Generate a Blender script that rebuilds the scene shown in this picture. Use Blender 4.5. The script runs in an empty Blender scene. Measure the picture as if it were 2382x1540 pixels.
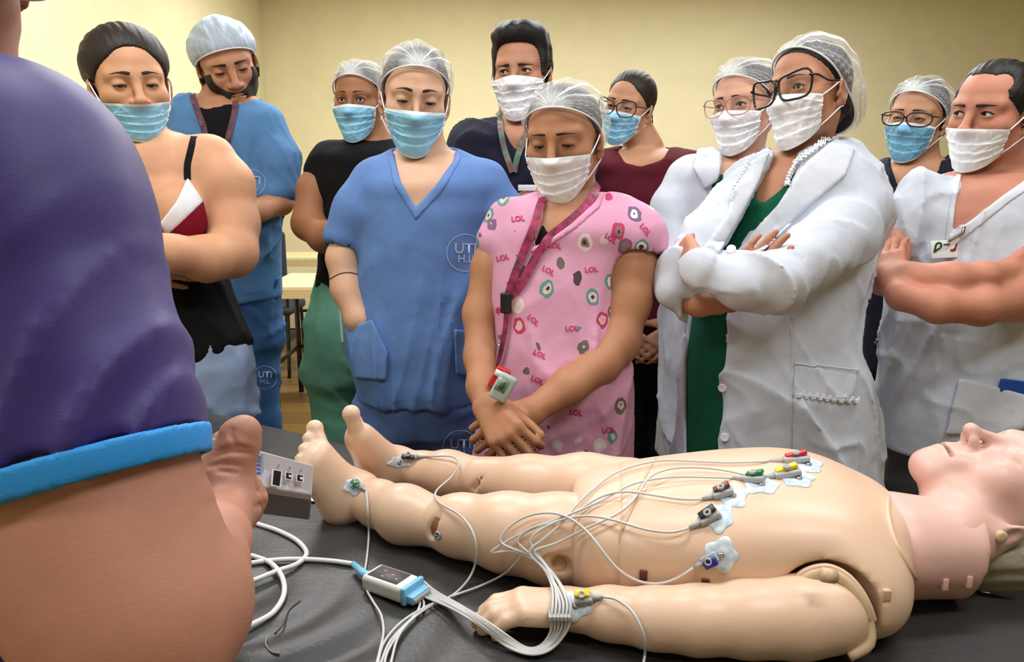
import bpy, math, random, os
import numpy as np
from mathutils import Vector, Matrix
from concurrent.futures import ThreadPoolExecutor
f32 = np.float32
random.seed(5)
SC = bpy.context.scene
COL = SC.collection
# ------------------------------------------------------------------ camera, world, exposure, lights
FPX, CX, CY = 1870.0, 1191.0, 770.0
PITCH = math.radians(11.5)
CAMZ = 1.4
SP, CP = math.sin(PITCH), math.cos(PITCH)
cam_data = bpy.data.cameras.new('camera')
cam_data.sensor_width = 36.0
cam_data.lens = FPX / 2382.0 * 36.0
cam_data.clip_start = 0.02
cam = bpy.data.objects.new('camera', cam_data)
cam.location = (0, 0, CAMZ)
cam.rotation_euler = (math.radians(90) - PITCH, 0, 0)
COL.objects.link(cam)
SC.camera = cam
SC.view_settings.view_transform = 'Standard'
SC.view_settings.look = 'None'
SC.view_settings.gamma = 1.0
SC.view_settings.use_curve_mapping = False
SC.view_settings.exposure = 0.14
SC.cycles.use_denoising = True
SC.cycles.max_bounces = 6
SC.cycles.diffuse_bounces = 3
SC.cycles.glossy_bounces = 3
SC.cycles.transmission_bounces = 4
SC.cycles.transparent_max_bounces = 12
SC.cycles.caustics_reflective = False
SC.cycles.caustics_refractive = False
world = bpy.data.worlds.new('room_air')
SC.world = world
world.use_nodes = True
world.node_tree.nodes['Background'].inputs[0].default_value = (0.9, 0.93, 1.0, 1)
world.node_tree.nodes['Background'].inputs[1].default_value = 0.02
# tube lights in the ceiling: (x, y, watts); each is an area lamp under a real fixture built below
CEIL = 2.95
LAMPS = [(-1.4, -0.1, 16), (0.9, 0.1, 20), (-0.6, 1.3, 22), (1.2, 1.5, 18), (-0.8, 3.3, 38), (0.9, 3.6, 40), (-0.5, 5.2, 52), (1.7, 5.3, 44)]
for lx, ly, lw in LAMPS:
    ld = bpy.data.lights.new('ceiling_tube_light', 'AREA')
    ld.shape = 'RECTANGLE'
    ld.size, ld.size_y = 1.2, 0.25
    ld.energy = lw
    ld.color = (0.96, 0.98, 1.0)
    lo = bpy.data.objects.new('ceiling_tube_light', ld)
    lo.location = (lx, ly, CEIL - 0.07)
    COL.objects.link(lo)

# ------------------------------------------------------------------ pixel -> world helpers
def ray(px, py):
    a, b = (px - CX) / FPX, (CY - py) / FPX
    return np.array([a, CP + b * SP, -SP + b * CP])
ORG = np.array([0, 0, CAMZ])
def P(px, py, d):
    return ORG + ray(px, py) * d
def PZ(px, py, z):
    r = ray(px, py)
    return ORG + r * ((z - CAMZ) / r[2])
def PY(px, py, y):
    r = ray(px, py)
    return ORG + r * (y / r[1])
def depth_of(p):
    return p[1] * CP - (p[2] - CAMZ) * SP

# ------------------------------------------------------------------ materials
def lin(c):
    return tuple(((v / 12.92) if v <= 0.04045 else ((v + 0.055) / 1.055) ** 2.4) for v in c)
def rgb(r, g, b):
    return lin((r / 255.0, g / 255.0, b / 255.0)) + (1.0,)
MATS = {}
def nd(t, kind, **kw):
    n = t.nodes.new(kind)
    for k, v in kw.items():
        if k in n.inputs:
            n.inputs[k].default_value = v
        else:
            setattr(n, k, v)
    return n
def mat(name, col, rough=0.6, bump=0.0, bscale=200.0, var=0.0, vscale=12.0, metal=0.0, spec=0.5, sss=0.0, stretch=None, alpha=1.0, sheen=0.0, fold=0.0, fscale=9.0, col2=None):
    if name in MATS:
        return MATS[name]
    m = bpy.data.materials.new(name)
    m.use_nodes = True
    t = m.node_tree
    b = t.nodes['Principled BSDF']
    c = rgb(*col)
    b.inputs['Base Color'].default_value = c
    b.inputs['Roughness'].default_value = rough
    b.inputs['Metallic'].default_value = metal
    b.inputs['Specular IOR Level'].default_value = spec
    if sss:
        b.inputs['Subsurface Weight'].default_value = sss
        b.inputs['Subsurface Radius'].default_value = (0.012, 0.005, 0.003)
        b.inputs['Subsurface Scale'].default_value = 1.0
    if sheen:
        b.inputs['Sheen Weight'].default_value = sheen
    tc = nd(t, 'ShaderNodeTexCoord')
    vec = tc.outputs['Object']
    if stretch:
        mp = nd(t, 'ShaderNodeMapping')
        mp.inputs['Scale'].default_value = stretch
        t.links.new(vec, mp.inputs[0])
        vec = mp.outputs[0]
    if var:
        n = nd(t, 'ShaderNodeTexNoise', Scale=vscale, Detail=4.0)
        t.links.new(vec, n.inputs['Vector'])
        r = nd(t, 'ShaderNodeMix', data_type='RGBA')
        c2 = rgb(*col2) if col2 else tuple(min(1, v * (1 + var)) for v in c[:3]) + (1,)
        c1 = c if col2 else tuple(v * (1 - var) for v in c[:3]) + (1,)
        r.inputs[6].default_value = c1
        r.inputs[7].default_value = c2
        mr = nd(t, 'ShaderNodeMapRange')
        mr.inputs[1].default_value, mr.inputs[2].default_value = 0.3, 0.7
        t.links.new(n.outputs[0], mr.inputs[0])
        t.links.new(mr.outputs[0], r.inputs[0])
        t.links.new(r.outputs[2], b.inputs['Base Color'])
    h = None
    if bump:
        n = nd(t, 'ShaderNodeTexNoise', Scale=bscale, Detail=3.0)
        t.links.new(vec, n.inputs['Vector'])
        bp = nd(t, 'ShaderNodeBump', Strength=bump, Distance=0.002)
        t.links.new(n.outputs[0], bp.inputs['Height'])
        h = bp
    if fold:
        n = nd(t, 'ShaderNodeTexNoise', Scale=fscale, Detail=1.5, Distortion=0.3)
        t.links.new(vec, n.inputs['Vector'])
        bp = nd(t, 'ShaderNodeBump', Strength=fold, Distance=0.03)
        t.links.new(n.outputs[0], bp.inputs['Height'])
        if h:
            t.links.new(h.outputs[0], bp.inputs['Normal'])
        h = bp
    if h:
        t.links.new(h.outputs[0], b.inputs['Normal'])
    if alpha < 1:
        tr = nd(t, 'ShaderNodeBsdfTransparent')
        mx = nd(t, 'ShaderNodeMixShader', Fac=alpha)
        t.links.new(tr.outputs[0], mx.inputs[1])
        t.links.new(b.outputs[0], mx.inputs[2])
        t.links.new(mx.outputs[0], t.nodes['Material Output'].inputs['Surface'])
    MATS[name] = m
    return m
def skin(name, col):
    return mat('skin_' + name, col, rough=0.55, bump=0.12, bscale=350, var=0.10, vscale=14, spec=0.35, sss=0.08)
def cloth(name, col, **kw):
    a = dict(rough=0.85, bump=0.25, bscale=500, var=0.06, vscale=25, spec=0.2, fold=0.22, fscale=11)
    a.update(kw)
    return mat('cloth_' + name, col, **a)

# ------------------------------------------------------------------ object helpers
def link(o, parent=None):
    COL.objects.link(o)
    if parent is not None:
        o.parent = parent
    return o
def tag(o, label=None, cat=None, group=None, kind=None):
    if label: o['label'] = label
    if cat: o['category'] = cat
    if group: o['group'] = group
    if kind: o['kind'] = kind
    return o
def empty(name, loc=(0, 0, 0)):
    # roots sit at the world origin's axes; parts keep world coordinates through the inverse
    o = bpy.data.objects.new(name, None)
    o.location = tuple(loc)
    o.empty_display_size = 0.1
    COL.objects.link(o)
    return o
def fill(me, v, faces, smooth=True, mi=None):
    """v (N,3); faces: (M,k) int array or list of tuples"""
    v = np.asarray(v, dtype=f32)
    if isinstance(faces, np.ndarray):
        k = faces.shape[1]
        M = len(faces)
        me.vertices.add(len(v)); me.vertices.foreach_set('co', v.ravel())
        me.loops.add(M * k); me.loops.foreach_set('vertex_index', faces.astype(np.int32).ravel())
        me.polygons.add(M)
        me.polygons.foreach_set('loop_start', np.arange(0, M * k, k, dtype=np.int32))
        me.update(calc_edges=True)
    else:
        me.from_pydata([tuple(map(float, q)) for q in v], [], faces)
        me.update()
    if smooth:
        me.polygons.foreach_set('use_smooth', np.ones(len(me.polygons), dtype=bool))
    if mi is not None:
        me.polygons.foreach_set('material_index', np.asarray(mi, dtype=np.int32))
    me.update()
    return me
def setpar(o, parent):
    if parent is not None:
        o.parent = parent
        o.matrix_parent_inverse = Matrix.Translation(-Vector(parent.location)) if parent.parent is None and parent.type == 'EMPTY' else parent.matrix_world.inverted()
def mobj(name, v, faces, m, parent=None, smooth=True, mi=None, mw=None, label=None):
    me = bpy.data.meshes.new(name)
    for x in (m if isinstance(m, (list, tuple)) else [m]):
        me.materials.append(x)
    fill(me, v, faces, smooth, mi)
    o = bpy.data.objects.new(name, me)
    COL.objects.link(o)
    place(o, parent, mw)
    if label: o['label'] = label
    return o
WM = {}
def place(o, parent, mw=None):
    """parent o and give it the world matrix mw"""
    mw = Matrix(mw) if mw is not None else Matrix.Identity(4)
    WM[o.name] = mw
    if parent is None:
        o.matrix_world = mw
        return
    pw = WM.get(parent.name)
    if pw is None:
        pw = Matrix.Translation(Vector(parent.location))
    o.parent = parent
    o.matrix_parent_inverse = Matrix.Identity(4)
    o.matrix_basis = pw.inverted() @ mw

# ------------------------------------------------------------------ signed distance modelling
def A(x): return np.asarray(x, dtype=f32)
def rc(a, ra, b, rb):
    a, b = A(a), A(b)
    ba = b - a
    bb = f32(max(float(ba @ ba), 1e-9))
    def fn(p):
        pa = p - a
        h = np.clip(pa @ ba / bb, 0, 1)
        q = pa - h[:, None] * ba
        return np.sqrt(np.einsum('ij,ij->i', q, q)) - (f32(ra) + f32(rb - ra) * h)
    return fn, (a + b) / 2, float(math.sqrt(bb)) / 2 + max(ra, rb)
def rcf(a, ra, b, rb, n, fl):
    """round cone squashed to the fraction fl along n"""
    a, b, n = A(a), A(b), A(n)
    n = n / np.linalg.norm(n)
    ba = b - a
    ba2 = ba + n * (ba @ n) * (1 / fl - 1)
    bb = f32(max(float(ba2 @ ba2), 1e-9))
    def fn(p):
        pa = p - a
        pa = pa + (pa @ n)[:, None] * (n * f32(1 / fl - 1))
        h = np.clip(pa @ ba2 / bb, 0, 1)
        q = pa - h[:, None] * ba2
        return (np.sqrt(np.einsum('ij,ij->i', q, q)) - (f32(ra) + f32(rb - ra) * h)) * f32((1 + fl) / 2)
    return fn, (a + b) / 2, float(np.linalg.norm(ba)) / 2 + max(ra, rb)
def ell(c, r, R=None):
    c, r = A(c), A(r)
    R = None if R is None else A(R)
    def fn(p):
        q = p - c
        if R is not None:
            q = q @ R
        q1 = q / r
        k0 = np.sqrt(np.einsum('ij,ij->i', q1, q1))
        q2 = q1 / r
        k1 = np.sqrt(np.einsum('ij,ij->i', q2, q2)) + f32(1e-6)
        return k0 * (k0 - 1) / k1
    return fn, c, float(max(r))
def box(c, h, R=None, rd=0.0):
    c, h = A(c), A(h)
    R = None if R is None else A(R)
    def fn(p):
        q = p - c
        if R is not None:
            q = q @ R
        q = np.abs(q) - (h - f32(rd))
        o = np.maximum(q, 0)
        return np.sqrt(np.einsum('ij,ij->i', o, o)) + np.minimum(q.max(axis=1), 0) - f32(rd)
    return fn, c, float(np.linalg.norm(h))
def half(c, n):
    c, n = A(c), A(n)
    n = n / np.linalg.norm(n)
    return (lambda p: (p - c) @ n), c, 1e6
def catmull(xs, ys, xq):
    xs, ys = np.asarray(xs, float), np.asarray(ys, float)
    m = np.gradient(ys, xs, axis=0) if len(xs) > 2 else np.gradient(ys, xs, axis=0, edge_order=1)
    i = np.clip(np.searchsorted(xs, xq) - 1, 0, len(xs) - 2)
    h = xs[i + 1] - xs[i]
    t = (xq - xs[i]) / h
    sh = (slice(None),) + (None,) * (ys.ndim - 1)
    t_, h_ = t[sh], h[sh]
    return ((2 * t_**3 - 3 * t_**2 + 1) * ys[i] + (t_**3 - 2 * t_**2 + t_) * h_ * m[i] + (-2 * t_**3 + 3 * t_**2) * ys[i + 1] + (t_**3 - t_**2) * h_ * m[i + 1])
def loft(rows, n=2.3, xd=(1, 0, 0), yd=(0, 1, 0), zd=(0, 0, 1), grow=0.0, capr=0.01):
    """rows: [(centre, a, b)] stacked along zd"""
    xd, yd, zd = A(xd), A(yd), A(zd)
    c = np.array([r[0] for r in rows], float)
    zs = c @ zd
    o = np.argsort(zs)
    zs = zs[o]
    dat = np.stack([(c @ xd)[o], (c @ yd)[o], np.array([r[1] for r in rows])[o] + grow, np.array([r[2] for r in rows])[o] + grow], 1)
    zq = np.linspace(zs[0], zs[-1], 240)
    tb = catmull(zs, dat, zq)
    tb[:, 2:] = np.maximum(tb[:, 2:], 0.004)
    sl = np.sqrt(1 + np.minimum(np.abs(np.gradient(tb[:, 2], zq)), 3.0) ** 2)
    tb = tb.astype(f32); zq = zq.astype(f32); sl = sl.astype(f32)
    z0, z1 = f32(zs[0] - grow), f32(zs[-1] + grow)
    def fn(p):
        z = p @ zd
        x = p @ xd - np.interp(z, zq, tb[:, 0]).astype(f32)
        y = p @ yd - np.interp(z, zq, tb[:, 1]).astype(f32)
        a = np.interp(z, zq, tb[:, 2]).astype(f32)
        b = np.interp(z, zq, tb[:, 3]).astype(f32)
        s = np.interp(z, zq, sl).astype(f32)
        k = ((np.abs(x) / a) ** f32(n) + (np.abs(y) / b) ** f32(n) + f32(1e-9)) ** f32(1 / n)
        d = (k - 1) * np.minimum(a, b) / s
        e = np.maximum(z - z1, z0 - z)
        u = np.maximum(d + f32(capr), 0); w = np.maximum(e + f32(capr), 0)
        return np.minimum(np.maximum(d, e) + f32(capr), 0) + np.sqrt(u * u + w * w) - f32(capr)
    cc = c.mean(0)
    R = max(float(np.linalg.norm(r[0] - cc)) + max(r[1], r[2]) for r in rows) + grow
    return fn, A(cc), R
def polysd(q, V):
    """signed distance of 2-D points q to the polygon V"""
    V = A(V)
    d = np.full(len(q), 1e9, dtype=f32)
    s = np.ones(len(q), dtype=f32)
    n = len(V)
    for i in range(n):
        j = (i - 1) % n
        e = V[j] - V[i]
        w = q - V[i]
        t = np.clip((w @ e) / max(float(e @ e), 1e-12), 0, 1)
        b = w - t[:, None] * e
        d = np.minimum(d, np.einsum('ij,ij->i', b, b))
        c1 = q[:, 1] >= V[i, 1]
        c2 = q[:, 1] < V[j, 1]
        c3 = e[0] * w[:, 1] > e[1] * w[:, 0]
        s = np.where((c1 & c2 & c3) | (~c1 & ~c2 & ~c3), -s, s)
    return s * np.sqrt(d)
def prism(pts3, dirv, half_len):
    """polygon through the 3-D points pts3 extruded both ways along dirv"""
    pts3 = np.asarray(pts3, float)
    w = np.asarray(dirv, float); w = w / np.linalg.norm(w)
    u = np.cross(w, (0, 0, 1.0)); u /= np.linalg.norm(u)
    v = np.cross(u, w)
    c = pts3.mean(0)
    B = A(np.stack([u, v], 1)); W = A(w); C = A(c)
    V = A((pts3 - c)) @ B
    R2 = float(np.abs(V).max()) * 1.5
    def fn(p):
        q = p - C
        return np.maximum(polysd(q @ B, V), np.abs(q @ W) - f32(half_len))
    return fn, C, math.hypot(R2, half_len)
class Fd:
    def __init__(s): s.ops = []
    def u(s, pr, k=0.01): s.ops.append(('u', pr, k)); return s
    def s(s, pr, k=0.004): s.ops.append(('s', pr, k)); return s
    def i(s, pr, k=0.004): s.ops.append(('i', pr, k)); return s
    def f(s, fn): s.ops.append(('f', fn, 0)); return s
    def chain(s, pts, k=0.015, k0=None):
        for j in range(len(pts) - 1):
            s.u(rc(pts[j][0], pts[j][1], pts[j + 1][0], pts[j + 1][1]), (k0 if (j == 0 and k0 is not None) else k))
        return s
    def __call__(s, p, cull=None):
        d = np.full(len(p), 1e3, dtype=f32)
        for op, pr, k in s.ops:
            if op == 'f':
                d = pr(p, d)
                continue
            fn, c, R = pr
            if cull is not None and op != 'i' and R < 1e5:
                if np.linalg.norm(cull[0] - c) - R - cull[1] > cull[2] + k:
                    continue
            e = fn(p)
            if op == 's':
                e = -e
            if op == 'u':
                if k > 0:
                    m = np.maximum(f32(k) - np.abs(d - e), 0)
                    d = np.minimum(d, e) - m * m * f32(0.25 / k)
                else:
                    d = np.minimum(d, e)
            else:
                if k > 0:
                    m = np.maximum(f32(k) - np.abs(d - e), 0)
                    d = np.maximum(d, e) + m * m * f32(0.25 / k)
                else:
                    d = np.maximum(d, e)
        return d
    def bounds(s):
        lo, hi = np.full(3, 1e9), np.full(3, -1e9)
        for op, pr, k in s.ops:
            if op == 'u' and pr[2] < 1e5:
                lo = np.minimum(lo, pr[1] - pr[2]); hi = np.maximum(hi, pr[1] + pr[2])
        return lo, hi
    def prim(s, grow=0.0):
        lo, hi = s.bounds()
        return (lambda p: s(p) - f32(grow)), A((lo + hi) / 2), float(np.linalg.norm(hi - lo) / 2) + grow
def xform(fd, M, s, c0, R0):
    """a field given in local coordinates, placed by rotation M (3x3), centre c and scale"""
    M = A(M)
    C = A(c0)
    def fn(p):
        return fd((p - C) @ M / f32(s)) * f32(s)
    return fn, C, R0 * s
def clampbox(fd, lo, hi):
    lo, hi = fd.bounds() if lo is None else (lo, hi)
    return lo, hi
BS = 8
def mesh_field(fd, h, lo=None, hi=None, zmin=None, region=None, slack=1.5):
    """surface nets over sparse blocks; returns verts, quads. region(v) keeps faces by centre."""
    if lo is None:
        lo, hi = fd.bounds()
    lo = np.asarray(lo, float) - 2 * h; hi = np.asarray(hi, float) + 2 * h
    if zmin is not None:
        lo[2] = max(lo[2], zmin)
    nb = np.maximum(np.ceil((hi - lo) / (h * BS)).astype(int), 1)
    bx, by, bz = np.meshgrid(*[np.arange(n) for n in nb], indexing='ij')
    bi = np.stack([bx.ravel(), by.ravel(), bz.ravel()], 1)
    cen = (lo + (bi + 0.5) * BS * h - 0.5 * h).astype(f32)
    dc = np.empty(len(cen), dtype=f32)
    for i in range(0, len(cen), 16384):
        dc[i:i + 16384] = fd(cen[i:i + 16384])
    rad = 0.866 * BS * h
    act = np.abs(dc) < rad * slack
    sign = np.where(dc < 0, f32(-1), f32(1)).reshape(nb)
    arr = np.repeat(np.repeat(np.repeat(sign, BS, 0), BS, 1), BS, 2)
    ai = bi[act]
    if len(ai) == 0:
        return np.zeros((0, 3), f32), np.zeros((0, 4), np.int32)
    sb = (ai // 4)
    key = (sb[:, 0] * 1000 + sb[:, 1]) * 1000 + sb[:, 2]
    o = np.argsort(key, kind='stable')
    ai, key = ai[o], key[o]
    cuts = np.concatenate([[0], np.nonzero(np.diff(key))[0] + 1, [len(ai)]])
    g = np.stack(np.meshgrid(*[np.arange(BS)] * 3, indexing='ij'), -1).reshape(-1, 3)
    for a, b in zip(cuts[:-1], cuts[1:]):
        idx = (ai[a:b, None, :] * BS + g[None]).reshape(-1, 3)
        p = (lo + idx * h).astype(f32)
        pl, ph = p.min(0), p.max(0)
        cr = float(np.linalg.norm(ph - pl)) / 2
        arr[idx[:, 0], idx[:, 1], idx[:, 2]] = fd(p, ((pl + ph) / 2, cr, rad * slack))
    # cells
    neg = arr < 0
    s = neg[:-1, :-1, :-1].astype(np.int8)
    cnt = np.zeros(s.shape, np.int8)
    for dx in (0, 1):
        for dy in (0, 1):
            for dz in (0, 1):
                cnt += neg[dx:neg.shape[0] - 1 + dx, dy:neg.shape[1] - 1 + dy, dz:neg.shape[2] - 1 + dz]
    cells = np.stack(np.nonzero((cnt > 0) & (cnt < 8)), 1)
    n = len(cells)
    if n == 0:
        return np.zeros((0, 3), f32), np.zeros((0, 4), np.int32)
    corner = np.array([(x, y, z) for x in (0, 1) for y in (0, 1) for z in (0, 1)])
    val = np.stack([arr[cells[:, 0] + c[0], cells[:, 1] + c[1], cells[:, 2] + c[2]] for c in corner], 1)
    acc = np.zeros((n, 3), f32); num = np.zeros(n, f32)
    for i in range(8):
        for j in range(i + 1, 8):
            if np.abs(corner[i] - corner[j]).sum() == 1:
                vi, vj = val[:, i], val[:, j]
                m = (vi < 0) != (vj < 0)
                t = np.where(m, vi / np.where(m, vi - vj, 1), 0)
                pt = corner[i] + t[:, None] * (corner[j] - corner[i])
                acc += np.where(m[:, None], pt, 0); num += m
    v = lo + (cells + acc / num[:, None]) * h
    vid = np.full(cnt.shape, -1, np.int32)
    vid[cells[:, 0], cells[:, 1], cells[:, 2]] = np.arange(n)
    quads = []
    for ax in range(3):
        u, w = [(1, 2), (2, 0), (0, 1)][ax]
        sl0 = [slice(None)] * 3; sl1 = [slice(None)] * 3
        sl0[ax] = slice(0, -1); sl1[ax] = slice(1, None)
        e0, e1 = neg[tuple(sl0)], neg[tuple(sl1)]
        ed = np.stack(np.nonzero(e0 != e1), 1)
        ok = (ed[:, u] > 0) & (ed[:, w] > 0) & (ed[:, u] < arr.shape[u] - 1) & (ed[:, w] < arr.shape[w] - 1)
        ed = ed[ok]
        fl = neg[ed[:, 0], ed[:, 1], ed[:, 2]]
        du = np.zeros(3, int); du[u] = 1
        dw = np.zeros(3, int); dw[w] = 1
        q = np.stack([vid[tuple((ed - a_ * du - b_ * dw).T)] for a_, b_ in ((1, 1), (0, 1), (0, 0), (1, 0))], 1)
        q = np.where(fl[:, None], q, q[:, ::-1])
        quads.append(q)
    q = np.concatenate(quads)
    q = q[(q >= 0).all(1)]
    if region is not None:
        q = q[region(v[q].mean(1))]
        used = np.unique(q)
        rm = np.full(len(v), -1, np.int32); rm[used] = np.arange(len(used))
        v, q = v[used], rm[q]
    return v.astype(f32), q.astype(np.int32)
def march(fd, o, d, steps=48, start=0.0, tmax=3.0):
    """sphere trace rays o + t d; returns points and hit mask"""
    o, d = A(o), A(d)
    d = d / np.linalg.norm(d, axis=1, keepdims=True)
    t = np.full(len(o), start, dtype=f32)
    for _ in range(steps):
        e = fd(o + d * t[:, None])
        t = np.minimum(t + e * f32(0.75), f32(tmax))
    p = o + d * t[:, None]
    return p, np.abs(fd(p)) < 0.004
def grad(fd, p, e=0.002):
    p = A(p)
    g = np.stack([fd(p + A(ax) * f32(e)) - fd(p - A(ax) * f32(e)) for ax in np.eye(3)], 1)
    return g / (np.linalg.norm(g, axis=1, keepdims=True) + 1e-9)
def sines(seed, fr, n=4):
    r = np.random.RandomState(seed)
    K = r.normal(size=(n, 3)); K /= np.linalg.norm(K, axis=1, keepdims=True)
    return A(K * fr), A(r.uniform(0, 6.28, n))
def folds(amp, seed, fr=30.0, stretch=(1, 1, 1), region=None):
    """creases of hanging cloth: two warped ridge families, sharper on the crest than in the trough"""
    K, ph = sines(seed, fr, 3)
    K2, ph2 = sines(seed + 99, fr * 0.5, 3)
    S = A(stretch)
    def fn(p, d):
        near = np.abs(d) < 0.03
        if not near.any():
            return d
        q = p[near] * S
        w = np.sin(q @ K2.T + ph2)
        a = 1 - np.abs(np.sin(q @ (0.5 * K).T + ph + 1.1 * w + 0.7 * np.roll(w, 1, 1)))
        g = np.clip(0.5 + 0.8 * np.roll(w, 2, 1), 0, 1)
        r = ((a ** 3) * g).sum(1) - 0.35
        w3 = np.sin((q * A((1.0, 1.0, 0.8))) @ (1.25 * K[::-1]).T + ph2 + 2.0 * w)
        a3 = 1 - np.abs(np.sin((q * A((1.0, 1.0, 1.3))) @ (1.15 * np.roll(K, 1, 0)).T + ph + 1.2 * w3))
        r = r + 0.42 * ((a3 ** 3) * np.clip(0.4 + w, 0, 1)).sum(1) - 0.1
        r = -r * f32(amp)
        if region is not None:
            r = r * region(p[near])
        d = d.copy()
        d[near] += r.astype(f32)
        return d
    return fn
# jobs: geometry computed in threads, filled in order at the end
JOBS = []
def job(name, fn, m, parent=None, mw=None, label=None, smooth=True, after=None):
    me = bpy.data.meshes.new(name)
    for x in (m if isinstance(m, (list, tuple)) else [m]):
        me.materials.append(x)
    o = bpy.data.objects.new(name, me)
    COL.objects.link(o)
    place(o, parent, mw)
    if label: o['label'] = label
    JOBS.append((me, fn, smooth, after))
    return o
def run_jobs():
    with ThreadPoolExecutor(4) as ex:
        res = list(ex.map(lambda j: j[1](), JOBS))
    for (me, fn, sm, after), r in zip(JOBS, res):
        fill(me, r[0], r[1], sm, r[2] if len(r) > 2 else None)
    JOBS.clear()

# ------------------------------------------------------------------ swept shapes
def spline(pts, n=60, closed=False):
    p = np.asarray(pts, float)
    if closed:
        p = np.concatenate([p[-2:], p, p[:3]])
    L = np.concatenate([[0], np.cumsum(np.linalg.norm(np.diff(p[:, :3], axis=0), axis=1) ** 0.5 + 1e-6)])
    if closed:
        return catmull(L, p, np.linspace(L[2], L[-3], n, endpoint=False))
    return catmull(L, p, np.linspace(0, L[-1], n))
def tube(pts, r, seg=8, closed=False, flat=None, cap=True):
    """tube along pts; r scalar or per point; flat=(normal, fraction)"""
    p = np.asarray(pts, float)
    n = len(p)
    r = np.broadcast_to(np.asarray(r, float), (n,))
    t = np.roll(p, -1, 0) - np.roll(p, 1, 0) if closed else np.gradient(p, axis=0)
    t /= np.linalg.norm(t, axis=1, keepdims=True) + 1e-12
    N = np.zeros_like(p)
    ref = np.array([0, 0, 1.0]) if abs(t[0, 2]) < 0.9 else np.array([1.0, 0, 0])
    u = np.cross(t[0], ref); u /= np.linalg.norm(u)
    for i in range(n):
        u = u - t[i] * (u @ t[i]); u /= np.linalg.norm(u) + 1e-12
        N[i] = u
    B = np.cross(t, N)
    a = np.linspace(0, 2 * math.pi, seg, endpoint=False)
    off = np.cos(a)[None, :, None] * N[:, None] + np.sin(a)[None, :, None] * B[:, None]
    if flat is not None:
        nn = np.asarray(flat[0], float)
        if nn.ndim == 1:
            nn = np.broadcast_to(nn, p.shape)
        nn = nn / np.linalg.norm(nn, axis=1, keepdims=True)
        dp = np.einsum('ijk,ik->ij', off, nn)
        off = off - dp[..., None] * nn[:, None] * (1 - flat[1])
    v = (p[:, None] + off * r[:, None, None]).reshape(-1, 3)
    fs = []
    m = n if closed else n - 1
    for i in range(m):
        j = (i + 1) % n
        for k in range(seg):
            k2 = (k + 1) % seg
            fs.append((i * seg + k, i * seg + k2, j * seg + k2, j * seg + k))
    if cap and not closed:
        fs.append(tuple(range(seg))[::-1]); fs.append(tuple((n - 1) * seg + k for k in range(seg)))
    return v, fs
def ribbon(pts, nrm, w, th=0.0012):
    p = np.asarray(pts, float); nn = np.asarray(nrm, float)
    nn = nn / (np.linalg.norm(nn, axis=1, keepdims=True) + 1e-9)
    t = np.gradient(p, axis=0); t /= np.linalg.norm(t, axis=1, keepdims=True) + 1e-12
    s = np.cross(t, nn); s /= np.linalg.norm(s, axis=1, keepdims=True) + 1e-9
    w = np.broadcast_to(np.asarray(w, float), (len(p),))[:, None]
    v = np.stack([p - s * w / 2, p + s * w / 2, p + s * w / 2 + nn * th, p - s * w / 2 + nn * th], 1).reshape(-1, 3)
    fs = []
    for i in range(len(p) - 1):
        for k in range(4):
            k2 = (k + 1) % 4
            fs.append((i * 4 + k, i * 4 + k2, i * 4 + 4 + k2, i * 4 + 4 + k))
    fs.append((3, 2, 1, 0)); e = 4 * (len(p) - 1); fs.append((e, e + 1, e + 2, e + 3))
    return v, fs
def boxv(c, h, R=None, bev=0.0):
    """box mesh; with bev a chamfered one"""
    h = np.asarray(h, float)
    if bev <= 0:
        v = np.array([(x, y, z) for x in (-1, 1) for y in (-1, 1) for z in (-1, 1)], float) * h
        f = [(0, 1, 3, 2), (4, 6, 7, 5), (0, 4, 5, 1), (2, 3, 7, 6), (0, 2, 6, 4), (1, 5, 7, 3)]
    else:
        import bmesh
        bm = bmesh.new()
        bmesh.ops.create_cube(bm, size=2.0)
        for q in bm.verts:
            q.co = Vector((q.co.x * h[0], q.co.y * h[1], q.co.z * h[2]))
        bmesh.ops.bevel(bm, geom=list(bm.edges), offset=bev, segments=2, affect='EDGES', profile=0.6)
        bm.verts.index_update()
        v = np.array([q.co[:] for q in bm.verts]); f = [tuple(q.index for q in x.verts) for x in bm.faces]
        bm.free()
    if R is not None:
        v = v @ np.asarray(R, float).T
    return v + np.asarray(c, float), f
def join(parts):
    vs, fs, mi, o = [], [], [], 0
    for q in parts:
        v, f = q[0], q[1]
        vs.append(np.asarray(v, float))
        fs += [tuple(int(i) + o for i in x) for x in f]
        mi += [q[2] if len(q) > 2 else 0] * len(f)
        o += len(v)
    return np.concatenate(vs), fs, mi
def uvsphere(c, r, nu=24, nv=14):
    v = [np.array([0, 0, 1.0])]
    for j in range(1, nv):
        th = math.pi * j / nv
        for i in range(nu):
            a = 2 * math.pi * i / nu
            v.append(np.array([math.sin(th) * math.cos(a), math.sin(th) * math.sin(a), math.cos(th)]))
    v.append(np.array([0, 0, -1.0]))
    f = []
    for i in range(nu):
        f.append((0, 1 + i, 1 + (i + 1) % nu))
        f.append((len(v) - 1, len(v) - 1 - nu + (i + 1) % nu, len(v) - 1 - nu + i))
    for j in range(nv - 2):
        for i in range(nu):
            a = 1 + j * nu + i; b = 1 + j * nu + (i + 1) % nu
            f.append((a, a + nu, b + nu, b))
    return np.array(v) * np.asarray(r) + np.asarray(c, float), f
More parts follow.
